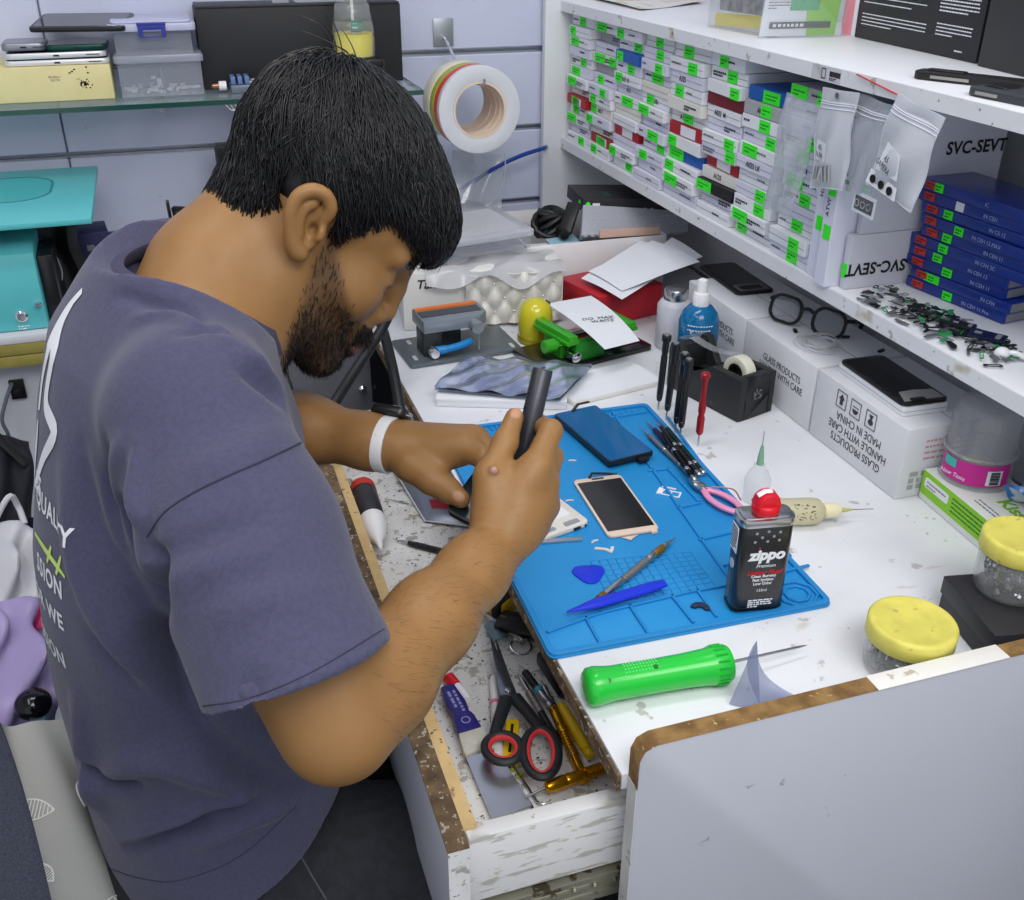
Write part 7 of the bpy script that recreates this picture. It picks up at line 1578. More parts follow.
# ears
for s in (-1, 1):
    def e(f, u, o=0): f, u = f*.86, u*.88; return H(-.002+f*.927-u*.375, s*(.0695+o*.9), u*.927+f*.375+.003)
    er = np.stack([hf*.927+hu*.375, hl, hu*.927-hf*.375], 1)
    B.ell(e(-.004, .002, .004), (.0172, .0065, .026), er, .006)
    B.ell(e(-.001, .000, .0125), (.0125, .0065, .019), er, .005, True)
    B.chain([e(.010, .008, .006), e(.014, .021, .009), e(.006, .032, .012), e(-.008, .033, .014), e(-.019, .024, .0155), e(-.0215, .008, .0155), e(-.017, -.010, .013), e(-.010, -.022, .010), e(-.002, -.029, .0075)], [.0036, .0042, .0044, .0046, .0046, .0044, .0044, .0056, .0066], .0035, 5)
    B.chain([e(-.002, .022, .0085), e(-.011, .014, .0105), e(-.0125, .002, .011), e(-.008, -.012, .0095)], [.0032, .0036, .0038, .0034], .0035, 5)
    B.ell(e(.010, -.005, .008), (.0048, .005, .007), er, .004)
    B.ell(e(.003, -.003, .011), (.0042, .012, .0058), er, .003, True)
# neck and upper trunk inside the shirt
NB = np.array([.004, .860, 1.085])
B.chain([H(-.026, 0, -.020), H(-.032, 0, -.060)*.5+NB*.5+np.array([-.004, 0, 0]), NB+np.array([0, 0, -.010])], [.053, .053, .060], .025)
B.cone(H(.015, 0, -.055), NB+np.array([.025, .01, -.02]), .042, .046, .03)
B.chain([(-.01, .855, 1.04), (-.030, .855, .97), (-.04, .85, .90)], [.065, .075, .08], .04)
# arms
SR = np.array(PD(203, 426, .715)); SL = np.array([-.012, 1.03, 1.055])
ER, WR = np.array(PD(337, 724, .670)), np.array(PD(493, 550, .825)); EL, WL = np.array(PD(180, 404, 1.05)), np.array(PD(393, 446, .985))
B.cone(NB+np.array([-.01, 0, -.035]), SR, .045, .044, .03); B.cone(NB+np.array([-.01, 0, -.035]), SL, .045, .044, .03)
def lerp(a, b, t): return a+(b-a)*t
B.chain([SR, np.array(PD(270, 595, .695)), np.array(PD(316, 672, .674)), ER], [.045, .0425, .0395, .0345], .02)
B.chain([ER, lerp(ER, WR, .22)+np.array([0, 0, -.001]), lerp(ER, WR, .55), lerp(ER, WR, .85), WR], [.0345, .0365, .0310, .0255, .0240], .02)
B.chain([SL, lerp(SL, EL, .5), EL], [.050, .046, .040], .02)
B.chain([EL, lerp(EL, WL, .25), lerp(EL, WL, .6), lerp(EL, WL, .9), WL], [.040, .0395, .032, .0245, .0235], .02)
# right hand (closed round the screwdriver, thumb up along it)
o_ = .035
hp = lambda x, y, d: np.array(PD(495+(x-495)*.93-(5 if y > 470 else 1), y, d+o_))
fr_ = {'idx': [(541, 466, .800), (556, 431, .818), (544, 425, .850), (530, 432, .862)], 'mid': [(552, 483, .814), (557, 457, .848), (542, 456, .872), (526, 461, .868)],
       'ring': [(552, 505, .826), (555, 482, .864), (538, 480, .884), (524, 484, .876)], 'pin': [(543, 525, .836), (549, 505, .868), (535, 502, .886), (524, 506, .880)]}
fr_r = {'idx': (.0122, .0100, .0088, .0078), 'mid': (.0124, .0100, .0090, .0080), 'ring': (.0130, .0100, .0088, .0078), 'pin': (.0120, .0090, .0080, .0070)}
wr_ = WR
for nm in fr_:
    J = [hp(*q) for q in fr_[nm]]; R_ = fr_r[nm]
    st = wr_+(J[0]-wr_)*.22
    B.cone(st, J[0], .0160, R_[0]*1.12, .012)
    B.chain(J, R_, .0035)
B.ell(lerp(wr_, (hp(*fr_['mid'][0])+hp(*fr_['ring'][0]))/2, .5), (.023, .023, .023), None, .015)
TH = [hp(496, 520, .795), hp(494, 476, .798), hp(507, 443, .812), hp(517, 417, .824)]
B.chain([wr_+(TH[0]-wr_)*.4]+TH, [.018, .0155, .0122, .0102, .0080], .006)
B.cone(hp(500, 492, .797), hp(532, 478, .800), .0125, .0125, .012)
B.cone(hp(502, 510, .800), hp(540, 505, .812), .0150, .0150, .014)
B.ell(hp(495, 470, .783), (.0035, .0035, .0035), None, .003)
# left hand (holding the phone, thumb towards the camera)
lf = {'idx': [(462, 447, .965), (484, 458, .948), (494, 478, .940), (493, 494, .938)], 'mid': [(471, 441, .978), (494, 456, .966), (503, 476, .958), (500, 492, .954)],
      'ring': [(475, 440, .995), (497, 456, .988), (506, 478, .980), (503, 494, .974)], 'pin': [(470, 442, 1.010), (490, 458, 1.005), (500, 476, .998), (498, 490, .992)]}
lr = {'idx': (.0135, .0105, .0092, .0080), 'mid': (.0135, .0105, .0092, .008), 'ring': (.0128, .010, .0088, .0078), 'pin': (.0118, .009, .008, .007)}
for nm in lf:
    J = [np.array(PD(*q)) for q in lf[nm]]; st = WL+(J[0]-WL)*.2
    B.cone(st, J[0], .0165, lr[nm][0]*1.1, .014); B.chain(J, lr[nm], .0035)
TL = [np.array(PD(*q)) for q in ((411, 464, .968), (432, 480, .958), (448, 490, .952), (461, 499, .944))]
B.chain([WL+(TL[0]-WL)*.4]+TL, [.018, .0165, .0135, .0115, .0088], .006)
B.cone(PD(425, 466, .968), PD(455, 452, .968), .013, .013, .012)
body = adopt(B.mesh('body', skin))
# ---- true colour differences of the skin: beard shadow, lips, nails, mole
me = body.data; n = len(me.vertices); co = np.empty(n*3, np.float32); me.vertices.foreach_get('co', co); co = co.reshape(-1, 3).astype(float)
no = np.empty(n*3, np.float32); me.vertices.foreach_get('normal', no); no = no.reshape(-1, 3)
q = (co-HE)@HR; F_, L_2, U_ = q[:, 0], q[:, 1], q[:, 2]
sk = np.array(lin((148, 109, 66))[:3]); tone = np.tile(sk, (n, 1))
def sm(x, a, b): t = np.clip((x-a)/(b-a), 0, 1); return t*t*(3-2*t)
def blend(mask, col): tone[:] = tone*(1-mask[:, None])+np.array(lin(col)[:3])*mask[:, None]
nearhead = (np.abs(F_-.02) < .105) & (np.abs(L_2) < .085) & (U_ > -.13) & (U_ < .09)
top = np.interp(F_, [.0, .012, .018, .028, .058, .083, .092, .125], [-.06, -.02, .006, .002, -.022, -.038, -.041, -.042])
beard = sm(top-U_, -.003, .009)*sm(U_+.128, 0, .008)*sm(F_-(.010-U_*.37), -.004, .012)*nearhead
lip = sm(.010-np.sqrt(((U_+.0655)/1.0)**2+((np.abs(L_2))*.42)**2), 0, .003)*(F_ > .094)*nearhead
beard *= 1-lip
blend(beard*(.62+.2*sm(-U_, .04, .08)), (52, 40, 33)); blend(lip*.7, (150, 92, 80))
brow = sm(.006-np.abs(U_-(.026+.004*np.sin((np.abs(L_2)-.012)*60))), -.002, .002)*sm(np.abs(L_2), .010, .014)*sm(.052-np.abs(L_2), 0, .006)*(F_ > .06)*nearhead; blend(brow*.85, (34, 26, 22))
lash = sm(.0022-np.abs(U_-.0005), -.001, .001)*sm(np.abs(L_2), .018, .024)*sm(.048-np.abs(L_2), 0, .004)*(F_ > .07)*nearhead; blend(lash*.8, (40, 28, 24))
def nail(tip, prev, facing, w=.0052):
    ax = tip-prev; ax = ax/np.linalg.norm(ax); fn = np.array(facing); fn = fn-ax*(fn@ax); fn /= np.linalg.norm(fn); c = tip+ax*.0005+fn*.007
    d = co-c; sd_ = np.cross(ax, fn); m = sm(1-np.sqrt((d@ax/.0068)**2+(d@sd_/w)**2+(d@fn/.006)**2), 0, .25); blend(m*.85, (190, 142, 114))
tocam = lambda p: np.array(CAM)-p
nail(TH[3], TH[2], tocam(TH[3])); nail(TL[3], TL[2], tocam(TL[3])+np.array([0, 0, .1]))
ml_ = sm(.0055-np.linalg.norm(co-hp(495, 470, .780), axis=1), 0, .002); blend(ml_, (176, 140, 128))
at = me.attributes.new('tone', 'FLOAT_COLOR', 'POINT'); at.data.foreach_set('color', np.concatenate([tone, np.ones((n, 1))], 1).astype(np.float32).ravel())
# ---- hair
hairm = mat('black_hair', (18, 18, 22), .36, spec=.6)
def hsdf(p):
    q = (p-HE)@HR
    def el(c, r): d = q-np.array(c); k0 = np.sqrt(((d/r)**2).sum(1)); k1 = np.sqrt(((d/np.array(r)**2)**2).sum(1)); return k0*(k0-1)/np.maximum(k1, 1e-6)
    def smin(a, b, k): h = np.clip(.5+.5*(b-a)/k, 0, 1); return b+(a-b)*h-k*h*(1-h)
    d = smin(el((-.004, 0, .046), (.093, .0785, .088)), el((.056, 0, .060), (.056, .064, .046)), .02)
    d = smin(smin(smin(d, el((-.045, 0, .068), (.050, .060, .055)), .02), el((.092, 0, .050), (.019, .048, .019)), .02), el((-.045, 0, -.024), (.035, .054, .050)), .02)
    return d, q
HLF, HLU = [-.12, -.070, -.062, -.051, -.037, -.030, -.022, -.002, .008, .012, .025, .0285, .0475, .070, .095, .120, .15], [-.074, -.074, -.062, -.036, -.016, .0, .020, .036, .030, .006, .004, .023, .052, .050, .042, .036, .036]
hw = Field(HE-.19, HE+.20, .0026)
def hcap(X, Y, Z):
    sh = np.broadcast_shapes(X.shape, Y.shape, Z.shape); p = np.stack([np.broadcast_to(a, sh).ravel() for a in (X, Y, Z)], 1)
    d, q = hsdf(p); line = np.interp(q[:, 0], HLF, HLU)-q[:, 2]; inner = np.maximum(d, -(d+.02))
    return np.maximum(d+.0035+.0012*np.sin(q[:, 1]*260+q[:, 0]*80), line*.9).reshape(sh).astype(np.float32)
hw.op(hcap, HE-.185, HE+.195, .001)
hair = adopt(hw.mesh('hair', hairm))
def grad(p):
    e = 1e-3; g = np.stack([hsdf(p+np.eye(3)[i]*e)[0]-hsdf(p-np.eye(3)[i]*e)[0] for i in range(3)], 1)/(2*e); return g/np.linalg.norm(g, axis=1, keepdims=True)
N = 9000
dirs = nr.normal(size=(N*3, 3)); dirs /= np.linalg.norm(dirs, axis=1, keepdims=True); p = HE+HR@np.array([.02, 0, .06])+dirs*.13
for _ in range(6): p -= hsdf(p)[0][:, None]*grad(p)
qq = (p-HE)@HR; keep = (qq[:, 2] > np.interp(qq[:, 0], HLF, HLU)+.004); p = p[keep][:N]; n_s = len(p)
K = 10; ln = nr.uniform(.040, .075, n_s); PTS = np.empty((n_s, K, 3)); whorl = H(-.060, .01, .130)
edge = nr.uniform(-.002, .009, n_s)**1; cl = nr.integers(0, 420, n_s); cph = nr.uniform(0, 6.28, 420); coff = nr.normal(0, 1, (420, 3)); lift = nr.uniform(-.001, .0028, n_s)+.0012*np.sin(cph[cl])
for k in range(K):
    PTS[:, k] = p; d = p-whorl; d /= np.linalg.norm(d, axis=1, keepdims=True)
    d += coff[cl]*.25+nr.normal(0, .02, (n_s, 3))+np.array([.0, 0, -.16])+hf*.12; g = grad(p); d -= g*(d*g).sum(1)[:, None]; d /= np.linalg.norm(d, axis=1, keepdims=True)
    q_ = (p-HE)@HR; mv = (q_[:, 2] > np.interp(q_[:, 0], HLF, HLU)-edge).astype(float); p = p+d*(ln*mv/(K-1)+1e-6)[:, None]; dd, q_ = hsdf(p); g = grad(p); under = q_[:, 2] < np.interp(q_[:, 0], HLF, HLU)
    p = p-(dd-(lift+.0008*np.sin(cph[cl]+k*.7)))[:, None]*g*np.where(under & (q_[:, 0] < .06), .0, 1.)[:, None]
qe = (PTS-HE)@HR; bad = ((qe[..., 0] > -.034) & (qe[..., 0] < .012) & (qe[..., 2] > -.04) & (qe[..., 2] < .020) & (np.abs(qe[..., 1]) > .064)).any(1); PTS = PTS[~bad]
strands('hair_strands', PTS, .00060, hairm, hair)
# fringe locks falling over the forehead and stray hairs on the crown
FP = []
for k in range(420):
    l0 = nr.uniform(-.034, .05); a = H(.076+nr.uniform(-.02, .02), l0, .092+nr.uniform(-.012, .006)); b = H(.111+nr.uniform(-.010, .006), l0*.95+nr.normal(0, .006), .074+nr.uniform(-.012, .010)); c = H(.107+nr.uniform(-.012, .008), l0*.9+nr.normal(0, .008), .042+nr.uniform(-.012, .012))
    t = np.linspace(0, 1, K)[:, None]; FP.append((1-t)**2*a+2*t*(1-t)*b+t*t*c)
for k in range(6):
    a = H(-.055+nr.uniform(-.02, .02), nr.uniform(-.03, .02), .122); b = a+hu*.014-hf*.012; c = a+hu*.006-hf*nr.uniform(.025, .05)+nr.normal(0, .006, 3)
    t = np.linspace(0, 1, K)[:, None]; FP.append((1-t)**2*a+2*t*(1-t)*b+t*t*c)
strands('fringe', np.array(FP), .00055, hairm, hair)
# ---- beard, moustache, eyebrows, arm hair grown from the skin
def grow(mask, count, length, rad, comb, name, m, lay=.35, parent=None):
    pr = mask/mask.sum(); ii = nr.choice(n, count, p=pr); a = co[ii]+nr.normal(0, .0006, (count, 3)); nn = no[ii]
    d = np.tile(np.array(comb, float), (count, 1)) if np.ndim(comb) == 1 else comb[ii]; d = d-nn*(d*nn).sum(1)[:, None]; d /= np.linalg.norm(d, axis=1, keepdims=True)+1e-9
    d = d+nr.normal(0, .28, (count, 3)); L = length*nr.uniform(.5, 1.2, count)[:, None, None]; t = np.linspace(0, 1, 5)[None, :, None]
    P = a[:, None]-nn[:, None]*.0006+(nn[:, None]*lay*t+d[:, None]*t*(.7+.3*t))*L; return strands(name, P, rad, m, parent)
beardm = mat('beard_hair', (22, 18, 17), .5)
dens = np.clip(beard, 0, 1)*(.35+.65*sm(-U_, .03, .075))
bdr = grow(dens**1.2, 5200, .0068, .00030, HR@np.array([.35, 0, -.95]), 'beard', beardm, .30); adopt(bdr)
mus = sm(.0075-np.abs(U_+.0505), -.002, .003)*sm(.030-np.abs(L_2), 0, .006)*(F_ > .09)*nearhead
if mus.sum() > 0: adopt(grow(mus, 420, .009, .00045, HR@np.array([.1, 0, -1.]), 'moustache', beardm, .35))
if brow.sum() > 0: adopt(grow(brow, 320, .008, .0004, HR@np.array([-.1, -.6, .1]), 'eyebrow', beardm, .2))
axr = (WR-ER)/np.linalg.norm(WR-ER); tr = (co-ER)@axr/np.linalg.norm(WR-ER); axl = (WL-EL)/np.linalg.norm(WL-EL); tl = (co-EL)@axl/np.linalg.norm(WL-EL)
dr_ = np.linalg.norm(co-ER-np.outer((co-ER)@axr, axr), axis=1); dl_ = np.linalg.norm(co-EL-np.outer((co-EL)@axl, axl), axis=1)
ahm = mat('arm_hair', (46, 32, 26), .6)
mk = ((tr > .02) & (tr < 1.1) & (dr_ < .05)).astype(float)*sm(1.25-tr, 0, .4); adopt(grow(mk, 1500, .009, .00007, axr*.8+np.array([.2, -.5, -.5]), 'arm_hair', ahm, .12))
mk = ((tl > .2) & (tl < 1.0) & (dl_ < .05)).astype(float); adopt(grow(mk, 700, .009, .00007, axl*.8+np.array([.1, -.4, -.6]), 'arm_hair', ahm, .12))
# ---- T-shirt
shirtm = mat('slate_cotton', (70, 70, 97), .92, noise=(260, .4, .62), col2=(64, 64, 89), sheen=.15, bump=(700, .25))
S = Field((-.26, .44, .45), (.20, 1.17, 1.19), .003)
zz = [.44, .52, .60, .70, .80, .90, .98, 1.04, 1.09, 1.13, 1.17]
cx_ = [-.034, -.036, -.040, -.044, -.044, -.040, -.032, -.032, -.028, -.018, -.006]; aa_ = [.134, .134, .131, .127, .126, .121, .111, .098, .086, .066, .045]; bb_ = [.196, .196, .186, .178, .180, .186, .186, .172, .140, .100, .08]
def torso(X, Y, Z):
    c, a, b = np.interp(Z, zz, cx_), np.interp(Z, zz, aa_), np.interp(Z, zz, bb_)
    r = (np.abs((X-c)/a)**2.05+np.abs((Y-.853)/b)**2.05)**(1/2.05); return ((r-1)*np.minimum(a, b)).astype(np.float32)
S.op(torso, (-.25, .60, .45), (.16, 1.10, 1.17), .01)
SHR, SHL = SR+np.array([-.004, .012, .004]), SL+np.array([0, -.012, .004])
S.cone(NB+np.array([-.012, -.03, -.012]), SHR, .052, .056, .04); S.cone(NB+np.array([-.012, .03, -.012]), SHL, .058, .060, .04)
HC = np.array(PD(298, 676, .652)); ax_s = (HC-SHR)/np.linalg.norm(HC-SHR)
S.chain([SHR, lerp(SHR, HC, .5), HC+ax_s*.03], [.056, .0605, .0640], .028)
HCL = lerp(SL, EL, .78); ax_l = (HCL-SHL)/np.linalg.norm(HCL-SHL)
S.chain([SHL, HCL+ax_l*.03], [.060, .063], .03)
def plane_cut(P, N_, r):
    N_ = N_/np.linalg.norm(N_)
    def f(X, Y, Z):
        d = (X-P[0])*N_[0]+(Y-P[1])*N_[1]+(Z-P[2])*N_[2]; dist = np.sqrt((X-P[0])**2+(Y-P[1])**2+(Z-P[2])**2); return np.maximum(-d, dist-r)
    S.op(f, P-r, P+r, .002, True)
# hem plane of the near sleeve follows the photo's hem line
h0, h1 = np.array(PD(388, 636, .675)), np.array(PD(205, 714, .640)); hn = np.cross(h1-h0, np.cross(ax_s, h1-h0)); hn = hn if hn@ax_s > 0 else -hn
vr_ = HC-np.array(CAM); hn = np.cross(h1-h0, vr_); hn = hn if hn@ax_s > 0 else -hn
hn = hn/np.linalg.norm(hn)*.95+vr_/np.linalg.norm(vr_)*.12
plane_cut(HC, hn, .10); plane_cut(HCL, ax_l, .10)
S.cone(HC-ax_s*.035, HC+ax_s*.05, .050, .0565, .003, True); S.cone(HCL-ax_l*.05, HCL+ax_l*.05, .052, .057, .003, True)
# neck opening
N0 = np.array([.006, .858, 1.100]); SADDLE = .020; nn_ = np.array([.50, 0, .865]); na = np.cross(np.array([0, 1., 0]), nn_); na /= np.linalg.norm(na)
RA, RB = .067, .073
def neckhole(X, Y, Z):
    x, y, z = X-N0[0], Y-N0[1], Z-N0[2]; a = x*na[0]+z*na[2]; u = x*nn_[0]+z*nn_[2]
    uu = u-SADDLE*(y/RB)**2; inside = np.maximum((np.sqrt((a/RA)**2+(y/RB)**2)-1)*RA, -(uu+.014)); over = np.maximum(-uu, np.sqrt(x*x+y*y+z*z)-.14)
    return np.minimum(inside, over)
S.op(neckhole, N0-.13, N0+.14, .003, True)
def hem(X, Y, Z): return np.maximum(Z-(.548+.10*(X+.15)), -1)+0*X+0*Y
S.op(lambda X, Y, Z: np.broadcast_to(Z-(.545+.42*np.maximum(X+.12, 0)), np.broadcast_shapes(X.shape, Y.shape, Z.shape)), (-.25, .5, .44), (.2, 1.16, .60), .002, True)
shirt = S.mesh('t_shirt', shirtm)
# folds: ridges and valleys along lines of the cloth
sm_ = shirt.data; ns = len(sm_.vertices); sc = np.empty(ns*3, np.float32); sm_.vertices.foreach_get('co', sc); sc = sc.reshape(-1, 3).astype(float)
sn = np.empty(ns*3, np.float32); sm_.vertices.foreach_get('normal', sn); sn = sn.reshape(-1, 3).astype(float)
dg = bpy.context.evaluated_depsgraph_get(); bv = BVHTree.FromObject(shirt, dg)
def hit(x, y):
    h = bv.ray_cast(CAM, ray(x, y).normalized()); return h[0]
folds = [([(147, 540), (152, 590), (164, 640)], -.011, .012), ([(158, 600), (168, 660), (188, 720)], -.010, .014), ([(104, 440), (113, 500), (128, 560)], -.005, .009), ([(139, 448), (139, 495), (144, 530)], .005, .009), ([(122, 445), (125, 500), (134, 548)], .0045, .008),
 ([(80, 450), (95, 530), (140, 600), (185, 690)], -.005, .011), ([(66, 480), (78, 560), (118, 640), (168, 715), (225, 770)], .006, .015), ([(150, 640), (205, 735), (270, 785), (310, 790)], -.009, .013), ([(86, 752), (105, 775), (136, 783)], -.011, .008), ([(80, 700), (92, 760), (104, 810)], .006, .012), ([(98, 790), (140, 760), (210, 776), (300, 800)], .007, .013),
 ([(120, 838), (165, 822), (215, 806), (250, 790)], .006, .008), ([(126, 846), (170, 834), (222, 818)], -.006, .007), ([(186, 826), (214, 812), (256, 800)], -.007, .008), ([(100, 640), (150, 700), (190, 760)], -.006, .013), ([(190, 846), (235, 826), (286, 806)], .005, .008),
 ([(118, 296), (150, 302), (186, 310), (212, 328)], -.0035, .006), ([(135, 318), (175, 318), (205, 330)], .003, .006), ([(180, 334), (212, 330), (240, 345)], -.0032, .006), ([(205, 322), (236, 346), (266, 384)], .0032, .007), ([(240, 370), (262, 384), (280, 402)], -.004, .007), ([(238, 356), (258, 368), (282, 392)], .003, .006),
 ([(212, 620), (260, 600), (320, 590)], .003, .012), ([(160, 560), (210, 540), (262, 520)], -.0025, .010), ([(168, 580), (230, 560), (280, 545)], .0025, .012), ([(190, 470), (240, 455), (290, 430)], .003, .014), ([(250, 690), (270, 720), (300, 750)], -.006, .010)]
disp = np.zeros(ns); proj_ok = 0
for pts, amp, wd in folds:
    P_ = [hit(*p_) for p_ in pts]; P_ = [np.array(p_) for p_ in P_ if p_ is not None]
    if len(P_) < 2: continue
    proj_ok += 1; C_ = [np.array(p_) for p_ in spline([Vector(p_) for p_ in P_], 8)]; best = np.full(ns, 9.); tt = np.zeros(ns)
    lo_, hi_ = np.min(C_, 0)-.06, np.max(C_, 0)+.06; sel = np.where(((sc > lo_) & (sc < hi_)).all(1))[0]
    for i in range(len(C_)-1):
        a, b = C_[i], C_[i+1]; ab = b-a; t = np.clip(((sc[sel]-a)@ab)/(ab@ab+1e-12), 0, 1); d = np.linalg.norm(sc[sel]-a-t[:, None]*ab, axis=1)
        up_ = d < best[sel]; best[sel[up_]] = d[up_]; tt[sel[up_]] = (i+t[up_])/(len(C_)-1)
    env = np.sin(np.pi*np.clip(tt*.9+.05, 0, 1))**.6; disp += 1.9*amp*env*np.exp(-(best/wd)**2)
# soft overall unevenness of hanging cloth
nzv = np.array([noise.noise(Vector((v[0]*9, v[1]*9, v[2]*5)))*.0035+noise.noise(Vector((v[0]*22, v[1]*22, v[2]*14)))*.0012 for v in sc])
disp += nzv*sm(1.09-sc[:, 2], 0, .1)
sm_.vertices.foreach_set('co', (sc+sn*disp[:, None]).astype(np.float32).ravel()); sm_.update()
bv = BVHTree.FromObject(shirt, bpy.context.evaluated_depsgraph_get())
def on_shirt(pts, lift=.0006, n=8):
    out = []
    for p_ in pts:
        h = bv.ray_cast(CAM, ray(*p_).normalized())
        if h[0] is not None: out.append(h[0]+h[1]*lift)
    return out
seam = mat('seam_dark', (50, 49, 68), .95)
def seamline(pts, r=.0009, name='seam'):
    P_ = on_shirt([tuple(v[:2]) for v in spline([Vector((x, y, 0)) for x, y in pts], 10)], .0002)
    run = [P_[0]]
    runs = []
    for a in P_[1:]:
        if (a-run[-1]).length > .03: runs.append(run); run = [a]
        else: run.append(a)
    runs.append(run); mb = MB()
    for r_ in runs:
        if len(r_) > 2: mb.tube(r_, r, 6)
    if mb.v: o = mb.build(name, seam); o.parent = shirt
seamline([(147, 537), (165, 512), (195, 492), (228, 476), (258, 463), (286, 450), (306, 440)], .0007)
seamline([(203, 706), (250, 698), (312, 672), (384, 629)], .0004)
seamline([(104, 866), (140, 878), (180, 880), (240, 856), (296, 806)], .0004)
# collar rib
rib = mat('rib_cotton', (68, 66, 90), .95, noise=(260, .4, .62), col2=(62, 60, 82), bump=(500, .3))
mb = MB(); nseg = 64; vs = []; fs = []
for k in range(nseg):
    t = 2*math.pi*k/nseg; d0 = na*RA*math.cos(t)+np.array([0, RB*math.sin(t), 0]); rad = d0/np.linalg.norm(d0); c = N0+d0+nn_*SADDLE*math.sin(t)**2
    for (r_, u_) in ((.0150, -.011), (.0095, -.0035), (.0015, .0060), (-.0018, .0064), (-.0036, .003), (-.0024, -.008)): vs.append(c+rad*r_+nn_*u_)
for k in range(nseg):
    for j in range(6): fs.append((k*6+j, k*6+(j+1) % 6, ((k+1) % nseg)*6+(j+1) % 6, ((k+1) % nseg)*6+j))
mb.add([Vector(v) for v in vs], fs); col_ = mb.build('collar', rib, ang=60); col_.parent = shirt
# print on the back of the shirt, pressed onto the cloth from behind
whitep = mat('shirt_print_white', (226, 228, 232), .8); neon = mat('shirt_print_neon', (200, 226, 120), .8)
PDIR = Vector((.84, .54, 0)).normalized()
def press(o):
    keep = []
    for v in o.data.vertices:
        w_ = o.matrix_basis @ v.co; h = bv.ray_cast(w_, PDIR)
        if h[0] is not None: v.co = h[0]+h[1]*.0008
        else: v.co = w_+PDIR*.4
    o.matrix_basis = Matrix(); o.parent = shirt
def back_text(body_, x, y, size, m, nm='shirt_lettering'):
    h = hit(x, y)
    if h is None: return
    M = frame_m(h-PDIR*.4, (PDIR.y, -PDIR.x, 0), (0, 0, 1))
    o = text(nm, body_, size, None, M, m, th=0, bold=.0006, align='RIGHT', sx=.9, spacing=1.1)
    bm = bmesh.new(); bm.from_mesh(o.data); bmesh.ops.triangulate(bm, faces=bm.faces); bmesh.ops.subdivide_edges(bm, edges=[e for e in bm.edges if e.calc_length() > .006], cuts=2, use_grid_fill=True); bm.to_mesh(o.data); bm.free(); press(o)
for bt, x, y, m_ in (('ES', 42, 490, whitep), ('QUALITY', 72, 540, whitep), ('SSION', 63, 592, whitep), ('OR WE', 64, 624, whitep), ('USION', 66, 662, whitep)): back_text(bt, x, y, .0215, m_)
def stroke(px, rad, m, nm='brush_stroke'):
    P_ = [];
    for v in spline([Vector((x, y, 0)) for x, y in px], 6):
        h = hit(v.x, v.y)
        if h is not None: P_.append((h.y, h.z))
    if len(P_) < 3: return
    vs = []; k = len(P_)
    for i, (y, z) in enumerate(P_):
        a, b = P_[max(i-1, 0)], P_[min(i+1, k-1)]; d = Vector((b[0]-a[0], b[1]-a[1])); d.normalize(); nx = Vector((-d.y, d.x)); r = rad*(.55+.45*math.sin(math.pi*(i+.5)/k))
        for s in (-1, -.33, .33, 1):
            yy, z_ = y+nx.x*r*s, z+nx.y*r*s; h = bv.ray_cast(Vector((-.6, yy, z_)), Vector((1, 0, 0))); vs.append((h[0]+h[1]*.0009) if h[0] is not None else Vector((-.1, yy, z_)))
    mb = MB(); mb.add(vs, [(4*i+j, 4*i+j+1, 4*i+j+5, 4*i+j+4) for i in range(k-1) for j in range(3)]); o = mb.build(nm, m, ang=80); o.parent = shirt
stroke([(83, 291), (66, 312), (52, 340), (44, 375), (40, 410)], .006, whitep); stroke([(76, 298), (60, 330), (51, 370), (47, 405), (55, 432), (44, 458), (36, 485)], .006, whitep); stroke([(39, 420), (37, 450), (35, 480)], .005, whitep)
stroke([(36, 533), (48, 552), (66, 577)], .0028, neon); stroke([(52, 546), (48, 562)], .002, neon); stroke([(62, 556), (57, 574)], .002, neon)
adopt(shirt)
# ---- jeans
J = Field((-.24, .62, .0), (.50, 1.09, .66), .005)
J.ell((-.05, .853, .535), (.140, .178, .105), None, .03)
for s in (-1, 1):
    hip, kn, an = np.array([-.02, .853+s*.092, .515]), np.array([.36, .853+s*.125, .470]), np.array([.30, .853+s*.11, .10])
    J.cone(hip, kn, .088, .066, .03); J.chain([kn, lerp(kn, an, .4), an], [.064, .062, .052], .02)
jm = mat('black_denim', (38, 39, 46), .85, noise=(90, .4, .62), col2=(30, 31, 37), bump=(600, .3))
jeans = adopt(J.mesh('jeans', jm))
for s in (-1, 1):
    o = np.array([.30, .853+s*.11, 0]); mb = MB(); mb.sheet(lambda u, v: (o[0]-.06+.24*u, o[1]+(.045-.010*abs(u-.6))*math.cos(math.pi*v)*(1 if u < .9 else .8), .006+.07*math.sin(math.pi*v)*(1-.55*u)), 12, 10, .004); mb.box((o[0]+.05, o[1], .008), (.22, .08, .014)); adopt(mb.build('shoe', mat('dark_shoe', (34, 34, 38), .6), ang=60))
st_ = mat('denim_stitch', (84, 84, 90), .9)
bj = BVHTree.FromObject(jeans, bpy.context.evaluated_depsgraph_get())
P_ = []
for v in spline([Vector((282, 828, 0)), Vector((298, 852, 0)), Vector((312, 876, 0)), Vector((326, 899, 0))], 8):
    h = bj.ray_cast(CAM-Vector(person.location)*0, ray(v.x, v.y).normalized())
    if h[0] is not None: P_.append(h[0]+h[1]*.0005)
if len(P_) > 3: mb = MB(); mb.tube(P_, .0009, 6); o = mb.build('seam_stitch', st_); o.parent = jeans
